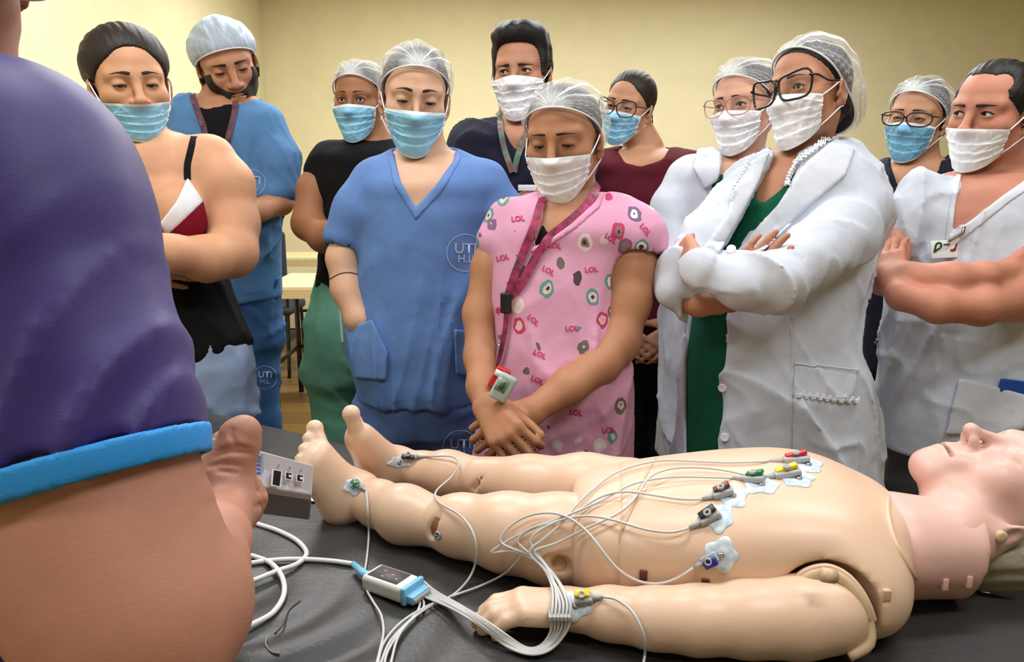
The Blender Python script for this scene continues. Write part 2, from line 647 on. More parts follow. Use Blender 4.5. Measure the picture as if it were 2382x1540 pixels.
def lathe(prof, c, axis, nseg=20):
    """prof [(radius, height)] about axis through c"""
    ax = np.asarray(axis, float); ax = ax / np.linalg.norm(ax)
    u = np.cross(ax, (0, 0, 1.0) if abs(ax[2]) < 0.9 else (1.0, 0, 0)); u /= np.linalg.norm(u)
    w = np.cross(ax, u)
    v, f = [], []
    for r, hh in prof:
        for i in range(nseg):
            a = 2 * math.pi * i / nseg
            v.append(np.asarray(c) + ax * hh + (u * math.cos(a) + w * math.sin(a)) * r)
    for j in range(len(prof) - 1):
        for i in range(nseg):
            i2 = (i + 1) % nseg
            f.append((j * nseg + i, j * nseg + i2, (j + 1) * nseg + i2, (j + 1) * nseg + i))
    f.append(tuple(range(nseg))[::-1]); f.append(tuple((len(prof) - 1) * nseg + i for i in range(nseg)))
    return np.array(v), f
def text_shape(txt, size=1.0, bold=0.0):
    """flat triangles of a line of text, centred, 1 unit high times size"""
    cu = bpy.data.curves.new('t', 'FONT')
    cu.body = txt; cu.align_x = 'CENTER'; cu.align_y = 'CENTER'; cu.size = size
    cu.resolution_u = 3; cu.offset = bold * size
    o = bpy.data.objects.new('t', cu)
    COL.objects.link(o)
    dg = bpy.context.evaluated_depsgraph_get()
    me = o.evaluated_get(dg).to_mesh()
    v = np.array([q.co[:2] for q in me.vertices]); f = [tuple(q.vertices) for q in me.polygons]
    o.evaluated_get(dg).to_mesh_clear()
    bpy.data.objects.remove(o); bpy.data.curves.remove(cu)
    return v, f
def ring_shape(r, w, n=48):
    a = np.linspace(0, 2 * math.pi, n, endpoint=False)
    v = np.concatenate([np.stack([np.cos(a) * (r - w / 2), np.sin(a) * (r - w / 2)], 1), np.stack([np.cos(a) * (r + w / 2), np.sin(a) * (r + w / 2)], 1)])
    f = [(i, (i + 1) % n, n + (i + 1) % n, n + i) for i in range(n)]
    return v, f
# ------------------------------------------------------------------ heads (canonical metres: x to the person's right, y forward, z up, eyes at z=0)
EYX, EYY = 0.0315, 0.0700
def head_field(lid_top=0.4, lid_bot=0.35, nose=1.0, jaw=1.0, brow=1.0, cheek=1.0, lips=False, ears=True, chin=1.0, nose_len=1.0, ear_off=(0, 0)):
    """lid_top / lid_bot: 0 shut .. 1 wide"""
    H = Fd()
    H.u(ell((0, -0.012, 0.034), (0.0765, 0.098, 0.083)), 0)
    H.u(ell((0, 0.022, -0.03), (0.064, 0.060, 0.078)), 0.03)
    for s in (-1, 1):
        H.u(rc((s * 0.052 * jaw, -0.004, -0.062), 0.018, (s * 0.018, 0.062 * chin, -0.098), 0.017), 0.03)
        H.u(ell((s * 0.043, 0.047, -0.028), (0.024, 0.026, 0.022)), 0.025)
        H.u(rc((s * 0.014, 0.079, 0.019), 0.009 * brow, (s * 0.048, 0.062, 0.020), 0.009), 0.02)
    H.u(ell((0, 0.066 * chin, -0.099), (0.021, 0.019, 0.017)), 0.02)
    H.u(ell((0, 0.074, -0.066), (0.030, 0.017, 0.026)), 0.02)
    for s in (-1, 1):
        H.s(ell((s * 0.034, 0.099, -0.003), (0.021, 0.021, 0.0155)), 0.016)
    H.u(rc((0, 0.083, 0.006), 0.0075 * nose, (0, 0.101 + 0.004 * nose_len, -0.036 * nose_len), 0.0095 * nose), 0.012)
    H.u(ell((0, 0.103 + 0.004 * nose_len, -0.039 * nose_len), (0.0115 * nose, 0.0115, 0.010)), 0.008)
    for s in (-1, 1):
        H.u(ell((s * 0.0135 * nose, 0.093, -0.042 * nose_len), (0.0078 * nose, 0.011, 0.0078)), 0.007)
        H.s(ell((s * 0.007 * nose, 0.100, -0.0505 * nose_len), (0.0042, 0.006, 0.004)), 0.004)
    if lips:
        H.u(rcf((-0.018, 0.083, -0.067), 0.005, (0.018, 0.083, -0.067), 0.005, (0, 0, 1), 0.8), 0.006)
        H.u(rcf((-0.016, 0.081, -0.077), 0.006, (0.016, 0.081, -0.077), 0.006, (0, 0, 1), 0.9), 0.006)
        H.u(ell((0, 0.0905, -0.0665), (0.010, 0.004, 0.004)), 0.006)
        H.u(ell((0, 0.089, -0.0775), (0.011, 0.0045, 0.005)), 0.006)
        H.s(rcf((-0.023, 0.086, -0.0725), 0.0022, (0.023, 0.086, -0.0725), 0.0022, (0, 1, 0), 3.0), 0.004)
    # lids over the eyeballs
    for s in (-1, 1):
        e = A((s * EYX, EYY, 0.0))
        H.u(ell(e, (0.0155, 0.0132, 0.0132)), 0.006)
    zu, zl = 0.0105 * lid_top, 0.0095 * lid_bot
    def cut(p, d):
        out = d
        for s in (-1, 1):
            q = p - A((s * EYX, EYY, 0.0))
            m = (np.einsum('ij,ij->i', q, q) < 0.021 ** 2) & (q[:, 1] > 0.0)
            if m.any():
                w = q[m]
                x = w[:, 0] / 0.0140
                top = zu * np.maximum(1 - np.abs(x) ** 2.2, 0) - 0.001 - (0.004 if lid_top < 0.5 else 0.0)
                bot = -zl * np.maximum(1 - np.abs(x) ** 2.5, 0) - 0.001 - (0.004 if lid_top < 0.5 else 0.0)
                c = np.maximum(np.maximum(w[:, 2] - top, bot - w[:, 2]), np.abs(w[:, 0]) - 0.0140)
                out = out.copy()
                out[m] = np.maximum(out[m], -c.astype(f32))
        return out
    H.f(cut)
    if ears:
        ey, ez = ear_off
        for s in (-1, 1):
            Rz = np.array(Matrix.Rotation(s * math.radians(-22), 3, 'Z') @ Matrix.Rotation(math.radians(-12), 3, 'X'))
            H.u(ell((s * 0.081, -0.010 + ey, -0.015 + ez), (0.0065, 0.0185, 0.031), Rz), 0.006)
            H.u(rc((s * 0.0785, -0.002 + ey, -0.036 + ez), 0.0065, (s * 0.078, 0.001 + ey, -0.044 + ez), 0.0055), 0.008)
            H.s(ell((s * 0.089, -0.005 + ey, -0.013 + ez), (0.0055, 0.010, 0.018), Rz), 0.004)
            H.u(rc((s * 0.0815, 0.0065 + ey, -0.018 + ez), 0.0035, (s * 0.0795, 0.0075 + ey, -0.024 + ez), 0.004), 0.005)
    return H
HEAD0 = head_field(0.8, 0.6)
class Head:
    """a head frame: centre, yaw (+ turns towards picture right), pitch (+ looks down), roll (+ leans to picture right), scale"""
    def __init__(s, c, yaw, pitch, roll, sc, wide=1.0):
        s.c = np.asarray(c, float); s.s = sc
        fwd = np.array([-s.c[0], -s.c[1], 0]); fwd /= np.linalg.norm(fwd)
        x0 = np.cross(fwd, (0, 0, 1.0))          # local x = picture left
        B = Matrix(((x0[0], fwd[0], 0), (x0[1], fwd[1], 0), (0, 0, 1)))
        Rl = Matrix.Rotation(math.radians(yaw), 3, 'Z') @ Matrix.Rotation(math.radians(-pitch), 3, 'X') @ Matrix.Rotation(math.radians(roll), 3, 'Y')
        s.R = np.array(B @ Rl)
        s.wide = wide
        M = np.eye(4); M[:3, :3] = s.R * sc; M[:3, 0] *= wide; M[:3, 3] = s.c
        s.mw = Matrix(M.tolist())
    def w(s, p):
        p = np.asarray(p, float) * np.array([s.wide, 1, 1])
        return s.R @ (p * s.s) + s.c
    def prim(s, fd):
        R, c, sc, W = A(s.R), A(s.c), f32(s.s), A((1 / s.wide, 1, 1))
        return (lambda p: fd((p - c) @ R / sc * W) * sc), c, 0.135 * s.s
# ---- mask
def raygrid(fd, phi, z, y0=0.01):
    ph, zz = np.meshgrid(phi, z, indexing='ij')
    d = np.stack([np.sin(ph).ravel(), np.cos(ph).ravel(), np.zeros(ph.size)], 1)
    o = np.stack([np.zeros(ph.size), np.full(ph.size, y0), zz.ravel()], 1)
    p, hit = march(fd, o + d * 0.16, -d, tmax=0.16)
    r = np.linalg.norm(p - o, axis=1)
    r = np.where(hit, r, 0.02)
    return r.reshape(ph.shape)
def smooth2(a, n):
    for _ in range(n):
        b = np.pad(a, 1, mode='edge')
        a = (b[:-2, 1:-1] + b[2:, 1:-1] + b[1:-1, :-2] + b[1:-1, 2:] + 2 * b[1:-1, 1:-1]) / 6
    return a
HEADM = head_field(0.8, 0.6, ears=False)
_PHI = np.radians(np.linspace(-74, 74, 61)); _Z = np.linspace(-0.150, 0.03, 73)
_RG = raygrid(HEADM, _PHI, _Z)
for j in range(len(_Z)):
    if _Z[j] < -0.104:
        q = min((-0.104 - _Z[j]) / 0.046, 1)
        _RG[:, j] = np.maximum(_RG[:, j], _RG[:, np.argmin(np.abs(_Z + 0.102))] * (1 - 0.20 * q * q))
_RH = _RG.copy()
for _ in range(90):
    _RH = np.maximum(_RG, smooth2(_RH, 2))
def rgl(phi, z):
    i = np.clip((phi - _PHI[0]) / (_PHI[1] - _PHI[0]), 0, len(_PHI) - 1.001)
    j = np.clip((z - _Z[0]) / (_Z[1] - _Z[0]), 0, len(_Z) - 1.001)
    i0, j0 = i.astype(int), j.astype(int); a, b = i - i0, j - j0
    return (_RH[i0, j0] * (1 - a) * (1 - b) + _RH[i0 + 1, j0] * a * (1 - b) + _RH[i0, j0 + 1] * (1 - a) * b + _RH[i0 + 1, j0 + 1] * a * b)
def mask_geo(ztop=-0.014, zside=-0.024, zchin=-0.136, seed=1, pleat=1.0, crump=1.0, zsb=-0.094):
    nu, nv = 61, 46
    U, V = np.meshgrid(np.linspace(-1, 1, nu), np.linspace(0, 1, nv), indexing='ij')
    phi = np.radians(61) * U
    zt = ztop + (zside - ztop) * np.abs(U) ** 1.15
    zb = zchin + (zsb - zchin) * np.abs(U) ** 1.7
    Z = zt + (zb - zt) * V
    r = rgl(phi, Z) + 0.0035
    e = np.minimum(1, np.minimum(V, 1 - V) * 8)
    saw = np.zeros_like(V)
    for c_, wd in ((0.34, 0.2), (0.54, 0.2), (0.74, 0.2)):
        t = (V - c_ + 0.02 * np.sin(3 * U + seed)) / wd
        saw += np.where((t > 0) & (t < 1), (1 - t) ** 1.5, 0) * 0.0042
    r = r + saw * pleat * e * (1 - 0.3 * np.abs(U))
    K, ph = sines(seed * 7 + 3, 60, 5)
    q = np.stack([U * 0.075, V * 0.16, U * 0 + 0.1 * seed], -1) @ np.array(K).T + ph
    q2 = np.stack([np.abs(U) * 0.13, V * 0.09 + 0.03 * np.abs(U), U * 0 + 0.2 * seed], -1) @ (1.7 * np.array(K[::-1])).T + ph
    r = r + crump * e * (0.0020 * (np.abs(np.sin(q)).mean(-1) - 0.6) + 0.0075 * (1 - np.abs(np.sin(q2)).min(-1) * 2.4).clip(0, 1) * np.abs(U) ** 0.6 * 0.45)
    x, y = np.sin(phi) * r, 0.01 + np.cos(phi) * r
    v = np.stack([x, y, Z], -1).reshape(-1, 3)
    f, mi = [], []
    for i in range(nu - 1):
        for j in range(nv - 1):
            f.append((i * nv + j, i * nv + j + 1, (i + 1) * nv + j + 1, (i + 1) * nv + j))
            mi.append(1 if (j < 3 or j >= nv - 2 or i < 2 or i >= nu - 3) else 0)
    cor = {k: v[i * nv + j] for k, (i, j) in dict(lt=(0, 1), lb=(0, nv - 4), rt=(nu - 1, 1), rb=(nu - 1, nv - 4)).items()}
    return v, f, mi, cor
def add_mask(par, hd, main, edge, ears=True, **kw):
    v, f, mi, cor = mask_geo(**kw)
    o = mobj('face_mask', v, f, [main, edge], par, mi=mi, mw=hd.mw)
    for s, a in ((-1, 'l'), (1, 'r')):
        t, b = cor[a + 't'], cor[a + 'b']
        pts = [t, t * 0.45 + np.array([s * 0.0835, 0.003, 0.004]) * 0.55, (s * 0.0825, 0.002, 0.006), (s * 0.080, -0.014, 0.012), (s * 0.078, -0.03, -0.01),
               (s * 0.078, -0.016, -0.044), (s * 0.080, 0.0, -0.050), b * 0.5 + np.array([s * 0.080, 0.0, -0.052]) * 0.5, b]
        tv, tf = tube(spline(pts, 40), 0.0017, 6)
        mobj('ear_loop', tv, tf, edge, o, mw=hd.mw)
    return o
# ---- bouffant cap
_SK = Fd(); _SK.u(HEADM.prim(0.0), 0); _SK.u(ell((0, -0.012, 0.034), (0.0815, 0.103, 0.088)), 0); _SK.u(ell((0, -0.040, -0.03), (0.070, 0.072, 0.066)), 0.03)
def cap_geo(front=0.070, back=-0.055, puff=1.0, seed=1, tall=1.0, bun=0.0):
    nu, nv = 128, 46
    n = np.array([0, -(front - back), 0.165]); n /= np.linalg.norm(n)
    c = np.array([0, 0.070 * 0.0 - 0.012, 0.0])
    # the rim plane passes the forehead at z = front and the nape at z = back
    c[2] = back + (front - back) * (c[1] + 0.095) / 0.165
    yd = np.array([0, n[2], -n[1]]); xd = np.array([1.0, 0, 0])
    J, I = np.meshgrid(np.arange(nv + 1), np.arange(nu), indexing='ij')
    t = J / nv; al = 2 * math.pi * I / nu
    el = (t ** 0.9) * math.pi / 2
    dr = (np.cos(el)[..., None] * (np.cos(al)[..., None] * xd + np.sin(al)[..., None] * yd) + np.sin(el)[..., None] * n).reshape(-1, 3)
    p, h = march(_SK, c + dr * 0.22, -dr, tmax=0.22)
    r = np.linalg.norm(p - c, axis=1).reshape(t.shape)
    rs = np.random.RandomState(seed); ph = rs.uniform(0, 6.28, 8)
    front_w = np.clip(np.sin(al), -1, 1)
    body = np.sin(np.pi * np.clip(t, 0, 1) ** 0.6) ** 0.8
    off = 0.004 + puff * (0.013 - 0.006 * front_w) * np.where(t > 0.5, 1.0, body) * tall
    off = off + 0.016 * bun * np.clip(-front_w, 0, 1) * np.exp(-((t - 0.12) / 0.16) ** 2)
    # gathers at the elastic and loose folds above it
    off = off + 0.0032 * np.sin(38 * al + ph[0] + 2 * np.sin(3 * al)) * np.exp(-t * 9) * np.clip(t * 22, 0, 1)
    # folds that run out from the pinch over the forehead
    q = dr.reshape(t.shape + (3,)) - yd
    an = np.arctan2(q @ n + 0.15, q[..., 0])
    dist = np.linalg.norm(q, axis=-1)
    fo = 0.50 * np.sin(13 * an + ph[1] + 0.8 * np.sin(3 * dist + ph[5])) + 0.35 * np.sin(23 * an + ph[2]) + 0.3 * np.sin(5 * an + ph[3] + 2 * dist)
    off = off + puff * 0.0042 * fo * np.clip(dist * 2.2, 0, 1) * np.clip(t * 5, 0, 1) * (0.4 + 0.6 * np.clip(1.6 - dist, 0, 1))
    lump = np.sin(dr.reshape(t.shape + (3,)) @ np.array([5.0, 3.0, 4.0]) + ph[4]) * np.sin(dr.reshape(t.shape + (3,)) @ np.array([-3.0, 5.0, 6.0]) + ph[6])
    off = off + puff * 0.0035 * lump * np.clip(t * 4, 0, 1)
    pole = np.clip((t - 0.9) / 0.1, 0, 1)
    off = off * (1 - pole) + off[-1].mean() * pole
    r = r + off
    v = (c + dr * r.reshape(-1)[:, None])
    # arch the hem: it dips towards the ears
    f = []
    for j in range(nv):
        for i in range(nu):
            i2 = (i + 1) % nu
            f.append((j * nu + i, j * nu + i2, (j + 1) * nu + i2, (j + 1) * nu + i))
    return v, f, v[:nu].copy()
def cap_material(name, col, pinch, base, freq=26.0):
    if name in MATS: return MATS[name]
    m = bpy.data.materials.new(name); m.use_nodes = True
    t = m.node_tree; b = t.nodes['Principled BSDF']
    b.inputs['Base Color'].default_value = rgb(*col); b.inputs['Roughness'].default_value = 0.6
    b.inputs['Specular IOR Level'].default_value = 0.3
    tc = nd(t, 'ShaderNodeTexCoord')
    s = nd(t, 'ShaderNodeVectorMath', operation='SUBTRACT'); s.inputs[1].default_value = pinch
    t.links.new(tc.outputs['Object'], s.inputs[0])
    nz = nd(t, 'ShaderNodeTexNoise', Scale=16.0, Detail=3.0)
    t.links.new(tc.outputs['Object'], nz.inputs['Vector'])
    sp = nd(t, 'ShaderNodeSeparateXYZ'); t.links.new(s.outputs[0], sp.inputs[0])
    zz = nd(t, 'ShaderNodeMath', operation='SUBTRACT'); t.links.new(sp.outputs[2], zz.inputs[0]); t.links.new(sp.outputs[1], zz.inputs[1])
    an = nd(t, 'ShaderNodeMath', operation='ARCTAN2'); t.links.new(zz.outputs[0], an.inputs[0]); t.links.new(sp.outputs[0], an.inputs[1])
    ns = nd(t, 'ShaderNodeMath', operation='MULTIPLY_ADD'); ns.inputs[1].default_value = 0.22
    t.links.new(nz.outputs[0], ns.inputs[0]); t.links.new(an.outputs[0], ns.inputs[2])
    w = nd(t, 'ShaderNodeTexNoise', noise_dimensions='1D', Scale=6.5, Detail=3.0, Roughness=0.6)
    t.links.new(ns.outputs[0], w.inputs['W'])
    rp = nd(t, 'ShaderNodeMapRange'); rp.inputs[1].default_value, rp.inputs[2].default_value = 0.54, 0.70
    t.links.new(w.outputs[0], rp.inputs[0])
    ln = nd(t, 'ShaderNodeVectorMath', operation='LENGTH'); t.links.new(s.outputs[0], ln.inputs[0])
    near = nd(t, 'ShaderNodeMapRange'); near.inputs[1].default_value, near.inputs[2].default_value = 0.004, 0.05
    near.inputs[3].default_value, near.inputs[4].default_value = 0.75, 0.0
    t.links.new(ln.outputs['Value'], near.inputs[0])
    fine = nd(t, 'ShaderNodeTexNoise', Scale=260.0, Detail=2.0)
    t.links.new(tc.outputs['Object'], fine.inputs['Vector'])
    fm = nd(t, 'ShaderNodeMath', operation='MULTIPLY_ADD'); fm.inputs[1].default_value = 0.35; fm.inputs[2].default_value = base - 0.17
    t.links.new(fine.outputs[0], fm.inputs[0])
    ad = nd(t, 'ShaderNodeMath', operation='MULTIPLY_ADD'); ad.inputs[1].default_value = 0.45
    t.links.new(rp.outputs[0], ad.inputs[0]); t.links.new(fm.outputs[0], ad.inputs[2])
    ad2 = nd(t, 'ShaderNodeMath', operation='ADD', use_clamp=True); t.links.new(ad.outputs[0], ad2.inputs[0]); t.links.new(near.outputs[0], ad2.inputs[1])
    tr = nd(t, 'ShaderNodeBsdfTransparent')
    mx = nd(t, 'ShaderNodeMixShader'); t.links.new(ad2.outputs[0], mx.inputs[0])
    t.links.new(tr.outputs[0], mx.inputs[1]); t.links.new(b.outputs[0], mx.inputs[2])
    t.links.new(mx.outputs[0], t.nodes['Material Output'].inputs['Surface'])
    bp = nd(t, 'ShaderNodeBump', Strength=0.5, Distance=0.004); t.links.new(w.outputs[0], bp.inputs['Height']); t.links.new(bp.outputs[0], b.inputs['Normal'])
    MATS[name] = m
    return m
def add_cap(par, hd, m, edge, **kw):
    v, f, rim = cap_geo(**kw)
    o = mobj('hair_cap', v, f, m, par, mw=hd.mw)
    tv, tf = tube(rim, 0.0022, 6, closed=True)
    mobj('elastic_band', tv, tf, edge, o, mw=hd.mw)
    return o
# ---- hair
def hair_field(kind):
    """hair as an offset of the skull that fades in behind the hairline"""
    par = dict(cap=(0.005, (0, 0.112, -0.022), (0.0775, 0.104, 0.108)), slick=(0.013, (0, 0.120, -0.030), (0.0760, 0.108, 0.122)),
               short=(0.012, (0, 0.112, -0.035), (0.0765, 0.084, 0.119)), bald=(0.008, (0, 0.125, 0.0), (0.0745, 0.095, 0.100)), girl=(0.007, (0, 0.117, -0.022), (0.0755, 0.098, 0.116)))
    g, hc, hr = par[kind]
    zs, ys = dict(cap=(-0.020, -0.024), slick=(-0.030, -0.020), short=(-0.012, -0.020), bald=(-0.045, -0.020), girl=(-0.03, -0.020))[kind]
    S_ = Fd()
    S_.u(HEADM.prim(0.0), 0)
    S_.u(ell((0, -0.035, -0.035), (0.066, 0.068, 0.060)), 0.02)
    if kind == 'short':
        S_.u(ell((0, 0.006, 0.095), (0.070, 0.078, 0.040)), 0.02)
    if kind == 'slick':
        S_.u(ell((0, -0.03, 0.05), (0.079, 0.092, 0.080)), 0.02)
    sn = dict(short=4.0, bald=3.0, slick=2.4, girl=2.4).get(kind, 2.0)
    fade = dict(cap=0.022, slick=0.055, short=0.026, bald=0.030, girl=0.05)[kind]
    def face(p):
        q = np.abs((p - A(hc)) / A(hr)) ** f32(sn)
        return ((q.sum(1) + 1e-9) ** f32(1 / sn) - 1) * f32(0.085)
    rec = [ell((s * 0.048, 0.085, 0.075), (0.026, 0.05, 0.030))[0] for s in (-1, 1)] if kind == 'bald' else []
    ears = [ell((s * 0.082, 0.000, -0.022), (0.020, 0.021, 0.034))[0] for s in (-1, 1)]
    st = (30, 60, 60) if kind == 'short' else (120, 12, 30)
    amp = 0.0030 if kind == 'short' else 0.0013
    def fn(p):
        hl = face(p)
        for e in rec: hl = np.minimum(hl, e(p))
        for e in ears: hl = np.minimum(hl, e(p) * f32(1.2))
        hl = np.minimum(hl, p[:, 2] + f32(0.35) * p[:, 1] + f32(0.075))
        if kind == 'short':
            hl = np.minimum(hl, np.maximum(p[:, 2] - f32(zs), f32(ys) - p[:, 1]))
        else:
            hl = np.minimum(hl, (p[:, 2] - f32(zs) - f32(1.1) * (p[:, 1] - f32(ys))) * f32(0.67))
        jag = 0.0007 * np.sin(p[:, 0] * 900) + 0.0007 * np.sin(p[:, 2] * 700 + p[:, 0] * 300)
        t = np.clip((hl + jag) / f32(fade), -0.2, 1)
        off = np.where(t > 0, f32(g) * np.sqrt(np.maximum(t, 0)), f32(0.03) * t - f32(0.001))
        if kind != 'cap':
            w = np.sin(p[:, 0] * st[0] * 3 + 2 * np.sin(p[:, 2] * 40) + 3 * np.sin(p[:, 1] * 23)) * np.sin(p[:, 1] * st[1] + p[:, 2] * st[2] + 1.5 * np.sin(p[:, 0] * 60))
            off = off + w * amp * np.clip(t, 0, 1)
        return (S_(p) - off).astype(f32)
    H = Fd()
    H.u((fn, A((0, -0.01, 0.02)), 0.155), 0)
    return H
def hair_mat(name, col):
    return mat('hair_' + name, col, rough=0.55, bump=0.9, bscale=90, var=0.35, vscale=60, spec=0.35, stretch=(1, 0.12, 0.3))
# ---- eyes and brows
def add_eyes(par, hd, white, iris, pupil, gaze=(0, 0), lash=None, lid_top=0.5):
    for s in (-1, 1):
        v, f = uvsphere((0, 0, 0), 0.0119, 28, 20)
        Rg = np.array(Matrix.Rotation(math.radians(-gaze[0]), 3, 'Z') @ Matrix.Rotation(math.radians(-gaze[1]), 3, 'X') @ Matrix.Rotation(math.radians(-90), 3, 'X'))
        cz = np.array([v[list(x)].mean(0)[2] for x in f]) / 0.0119
        mi = np.where(cz > 0.955, 2, np.where(cz > 0.87, 1, 0))
        v = v @ Rg.T + np.array([s * EYX, EYY, 0])
        mobj('eye', v, f, [white, iris, pupil], par, mi=mi, mw=hd.mw)
def on_face(fd, xz, off=0.0):
    xz = np.asarray(xz, float)
    o = np.stack([xz[:, 0], np.full(len(xz), 0.2), xz[:, 1]], 1)
    p, h = march(fd, o, np.tile((0, -1.0, 0), (len(o), 1)), tmax=0.3)
    p = p.astype(float); p[:, 1] += off
    return p
def add_brows(par, hd, fd, m, th=0.0042, arch=0.006, tilt=0.0, z0=0.020):
    for s in (-1, 1):
        t = np.linspace(0, 1, 16)
        x = s * (0.012 + 0.040 * t)
        z = z0 + arch * np.sin(np.pi * (t * 0.75 + 0.08)) - 0.003 * t + tilt * (1 - t)
        p = on_face(fd, np.stack([x, z], 1), -0.0004)
        r = th * (0.75 + 0.5 * np.sin(np.pi * np.minimum(t * 1.5 + 0.2, 1))) * (1 - 0.8 * t ** 3) * 0.62
        v, f = tube(p, r, 8, flat=((0, 1, 0), 0.35))
        mobj('eyebrow', v, f, m, par, mw=hd.mw)
def add_lashes(par, hd, m, lid_top, th=0.0017):
    for s in (-1, 1):
        t = np.linspace(-1, 1, 17)
        x = t * 0.0142
        zu = 0.0105 * lid_top * np.maximum(1 - np.abs(t) ** 2.2, 0) - 0.001 - (0.004 if lid_top < 0.5 else 0.0)
        y = np.sqrt(np.maximum(0.0136 ** 2 - x ** 2 * 0.86 - zu ** 2, 0.0000001))
        p = np.stack([s * EYX + x, EYY + y, zu], 1)
        v, f = tube(p, th * (1.1 - 0.4 * np.abs(t)), 6)
        mobj('eyelash', v, f, m, par, mw=hd.mw)
# ---- glasses
def add_glasses(par, hd, m, lens, w=0.027, h=0.021, cat=0.0, r=0.0016, y=0.104, z=-0.006, n=3.0, sep=0.0335):
    parts = []
    root = None
    for s in (-1, 1):
        a = np.linspace(0, 2 * math.pi, 48, endpoint=False)
        ca, sa = np.cos(a), np.sin(a)
        x = np.sign(ca) * np.abs(ca) ** (2 / n) * w
        zz = np.sign(sa) * np.abs(sa) ** (2 / n) * h
        x = x * (1 + 0.10 * zz / h)
        zz = zz + cat * np.maximum(x / w, -0.3) * np.maximum(zz / h, 0)
        yy = y - 0.010 * np.maximum(0, (x + 0.02) / 0.045) ** 2
        loop = np.stack([s * (sep + x), yy, z + zz], 1)
        v, f = tube(loop, r, 8, closed=True)
        parts.append((v, f))
        if s == -1: loopL = loop
        else: loopR = loop
    br = [(-0.0335 + w - 0.001, y - 0.001, z + 0.004), (0, y + 0.003, z + 0.007), (0.0335 - w + 0.001, y - 0.001, z + 0.004)]
    v, f = tube(spline(br, 12), r, 8); parts.append((v, f))
    v, f, _ = join(parts)
    o = mobj('glasses_frame', v, f, m, par, mw=hd.mw)
    for s in (-1, 1):
        tp = [(s * (sep + w), y - 0.008, z + h * 0.55), (s * (sep + w + 0.008), y - 0.02, z + h * 0.55), (s * 0.079, 0.03, z + 0.010), (s * 0.083, 0.0, 0.008), (s * 0.081, -0.02, -0.004)]
        v, f = tube(spline(tp, 24), r * 0.9, 8)
        mobj('glasses_temple', v, f, m, o, mw=hd.mw)
    for lp in (loopL, loopR):
        c = lp.mean(0)
        v = np.concatenate([[c], lp]); k = len(lp)
        mobj('lens', v, [(0, 1 + i, 1 + (i + 1) % k) for i in range(k)], lens, o, mw=hd.mw)
    return o
def lens_mat():
    if 'lens' in MATS: return MATS['lens']
    m = bpy.data.materials.new('lens'); m.use_nodes = True; t = m.node_tree
    t.nodes.remove(t.nodes['Principled BSDF'])
    tr = nd(t, 'ShaderNodeBsdfTransparent'); gl = nd(t, 'ShaderNodeBsdfGlossy', Roughness=0.03)
    fr = nd(t, 'ShaderNodeValue'); fr.outputs[0].default_value = 0.06
    gl.inputs['Color'].default_value = (0.75, 0.8, 1, 1)
    mx = nd(t, 'ShaderNodeMixShader'); t.links.new(fr.outputs[0], mx.inputs[0]); t.links.new(tr.outputs[0], mx.inputs[1]); t.links.new(gl.outputs[0], mx.inputs[2])
    t.links.new(mx.outputs[0], t.nodes['Material Output'].inputs['Surface'])
    MATS['lens'] = m
    return m
# ---- shared materials
M_EYEW = mat('eye_white', (225, 220, 214), rough=0.25)
M_IRIS = mat('iris_brown', (58, 36, 24), rough=0.2)
M_PUPIL = mat('pupil', (10, 8, 8), rough=0.1)
M_LASH = mat('lash', (18, 13, 12), rough=0.6)
M_HAIRB = hair_mat('black', (24, 19, 18))
M_HAIRD = hair_mat('dark_brown', (38, 27, 22))
M_HAIRG = hair_mat('greying', (70, 62, 58))
M_BROW = mat('brow', (40, 28, 23), rough=0.8, bump=0.5, bscale=300)
M_CAPE = mat('cap_edge', (226, 228, 230), rough=0.7)
M_CAP = cap_material('cap_sheer', (238, 240, 242), (0, 0.078, 0.072), 0.21)
M_CAPT = cap_material('cap_thick', (190, 205, 220), (0.03, -0.04, 0.16), 0.80)
M_MBLUE = mat('mask_blue', (150, 212, 240), rough=0.7, bump=0.3, bscale=450, var=0.05, vscale=40, fold=0.15, fscale=40)
M_MDEEP = mat('mask_deep_blue', (120, 180, 210), rough=0.7, bump=0.3, bscale=450, var=0.05, vscale=40, fold=0.2, fscale=40)
M_MWHITE = mat('mask_white', (246, 247, 250), rough=0.75, bump=0.3, bscale=450, fold=0.2, fscale=40)
M_MEDGE = mat('mask_edge', (234, 240, 246), rough=0.7)
# ------------------------------------------------------------------ room shell
WXL, WXR, WYB, WYF = -2.06, 5.2, 7.0, -2.3
M_WALL = mat('wall_paint', (230, 219, 178), rough=0.75, bump=0.35, bscale=60, var=0.03, vscale=5, spec=0.25)
M_CEIL = mat('ceiling_paint', (235, 232, 222), rough=0.9)
M_FLOORB = mat('floor_base', (70, 52, 28), rough=0.7)
M_PLANK = [mat('plank_%d' % i, c, rough=0.45, bump=0.2, bscale=60, var=0.22, vscale=9, stretch=(0.8, 8, 8)) for i, c in enumerate([(122, 92, 46), (110, 82, 40), (132, 101, 54), (102, 76, 38)])]
def shell(name, c, h, m):
    v, f = boxv(c, h)
    o = mobj(name, v, f, m, smooth=False)
    o['kind'] = 'structure'
    return o
mx_, my_ = (WXL + WXR) / 2, (WYB + WYF) / 2
hx_, hy_ = (WXR - WXL) / 2, (WYB - WYF) / 2
floor = shell('floor', (mx_, my_, -0.06), (hx_ + 0.2, hy_ + 0.2, 0.05), M_FLOORB)
shell('ceiling', (mx_, my_, CEIL + 0.05), (hx_ + 0.2, hy_ + 0.2, 0.05), M_CEIL)
shell('wall_left', (WXL - 0.05, my_, CEIL / 2), (0.05, hy_, CEIL / 2), M_WALL)
shell('wall_right', (WXR + 0.05, my_, CEIL / 2), (0.05, hy_, CEIL / 2), M_WALL)
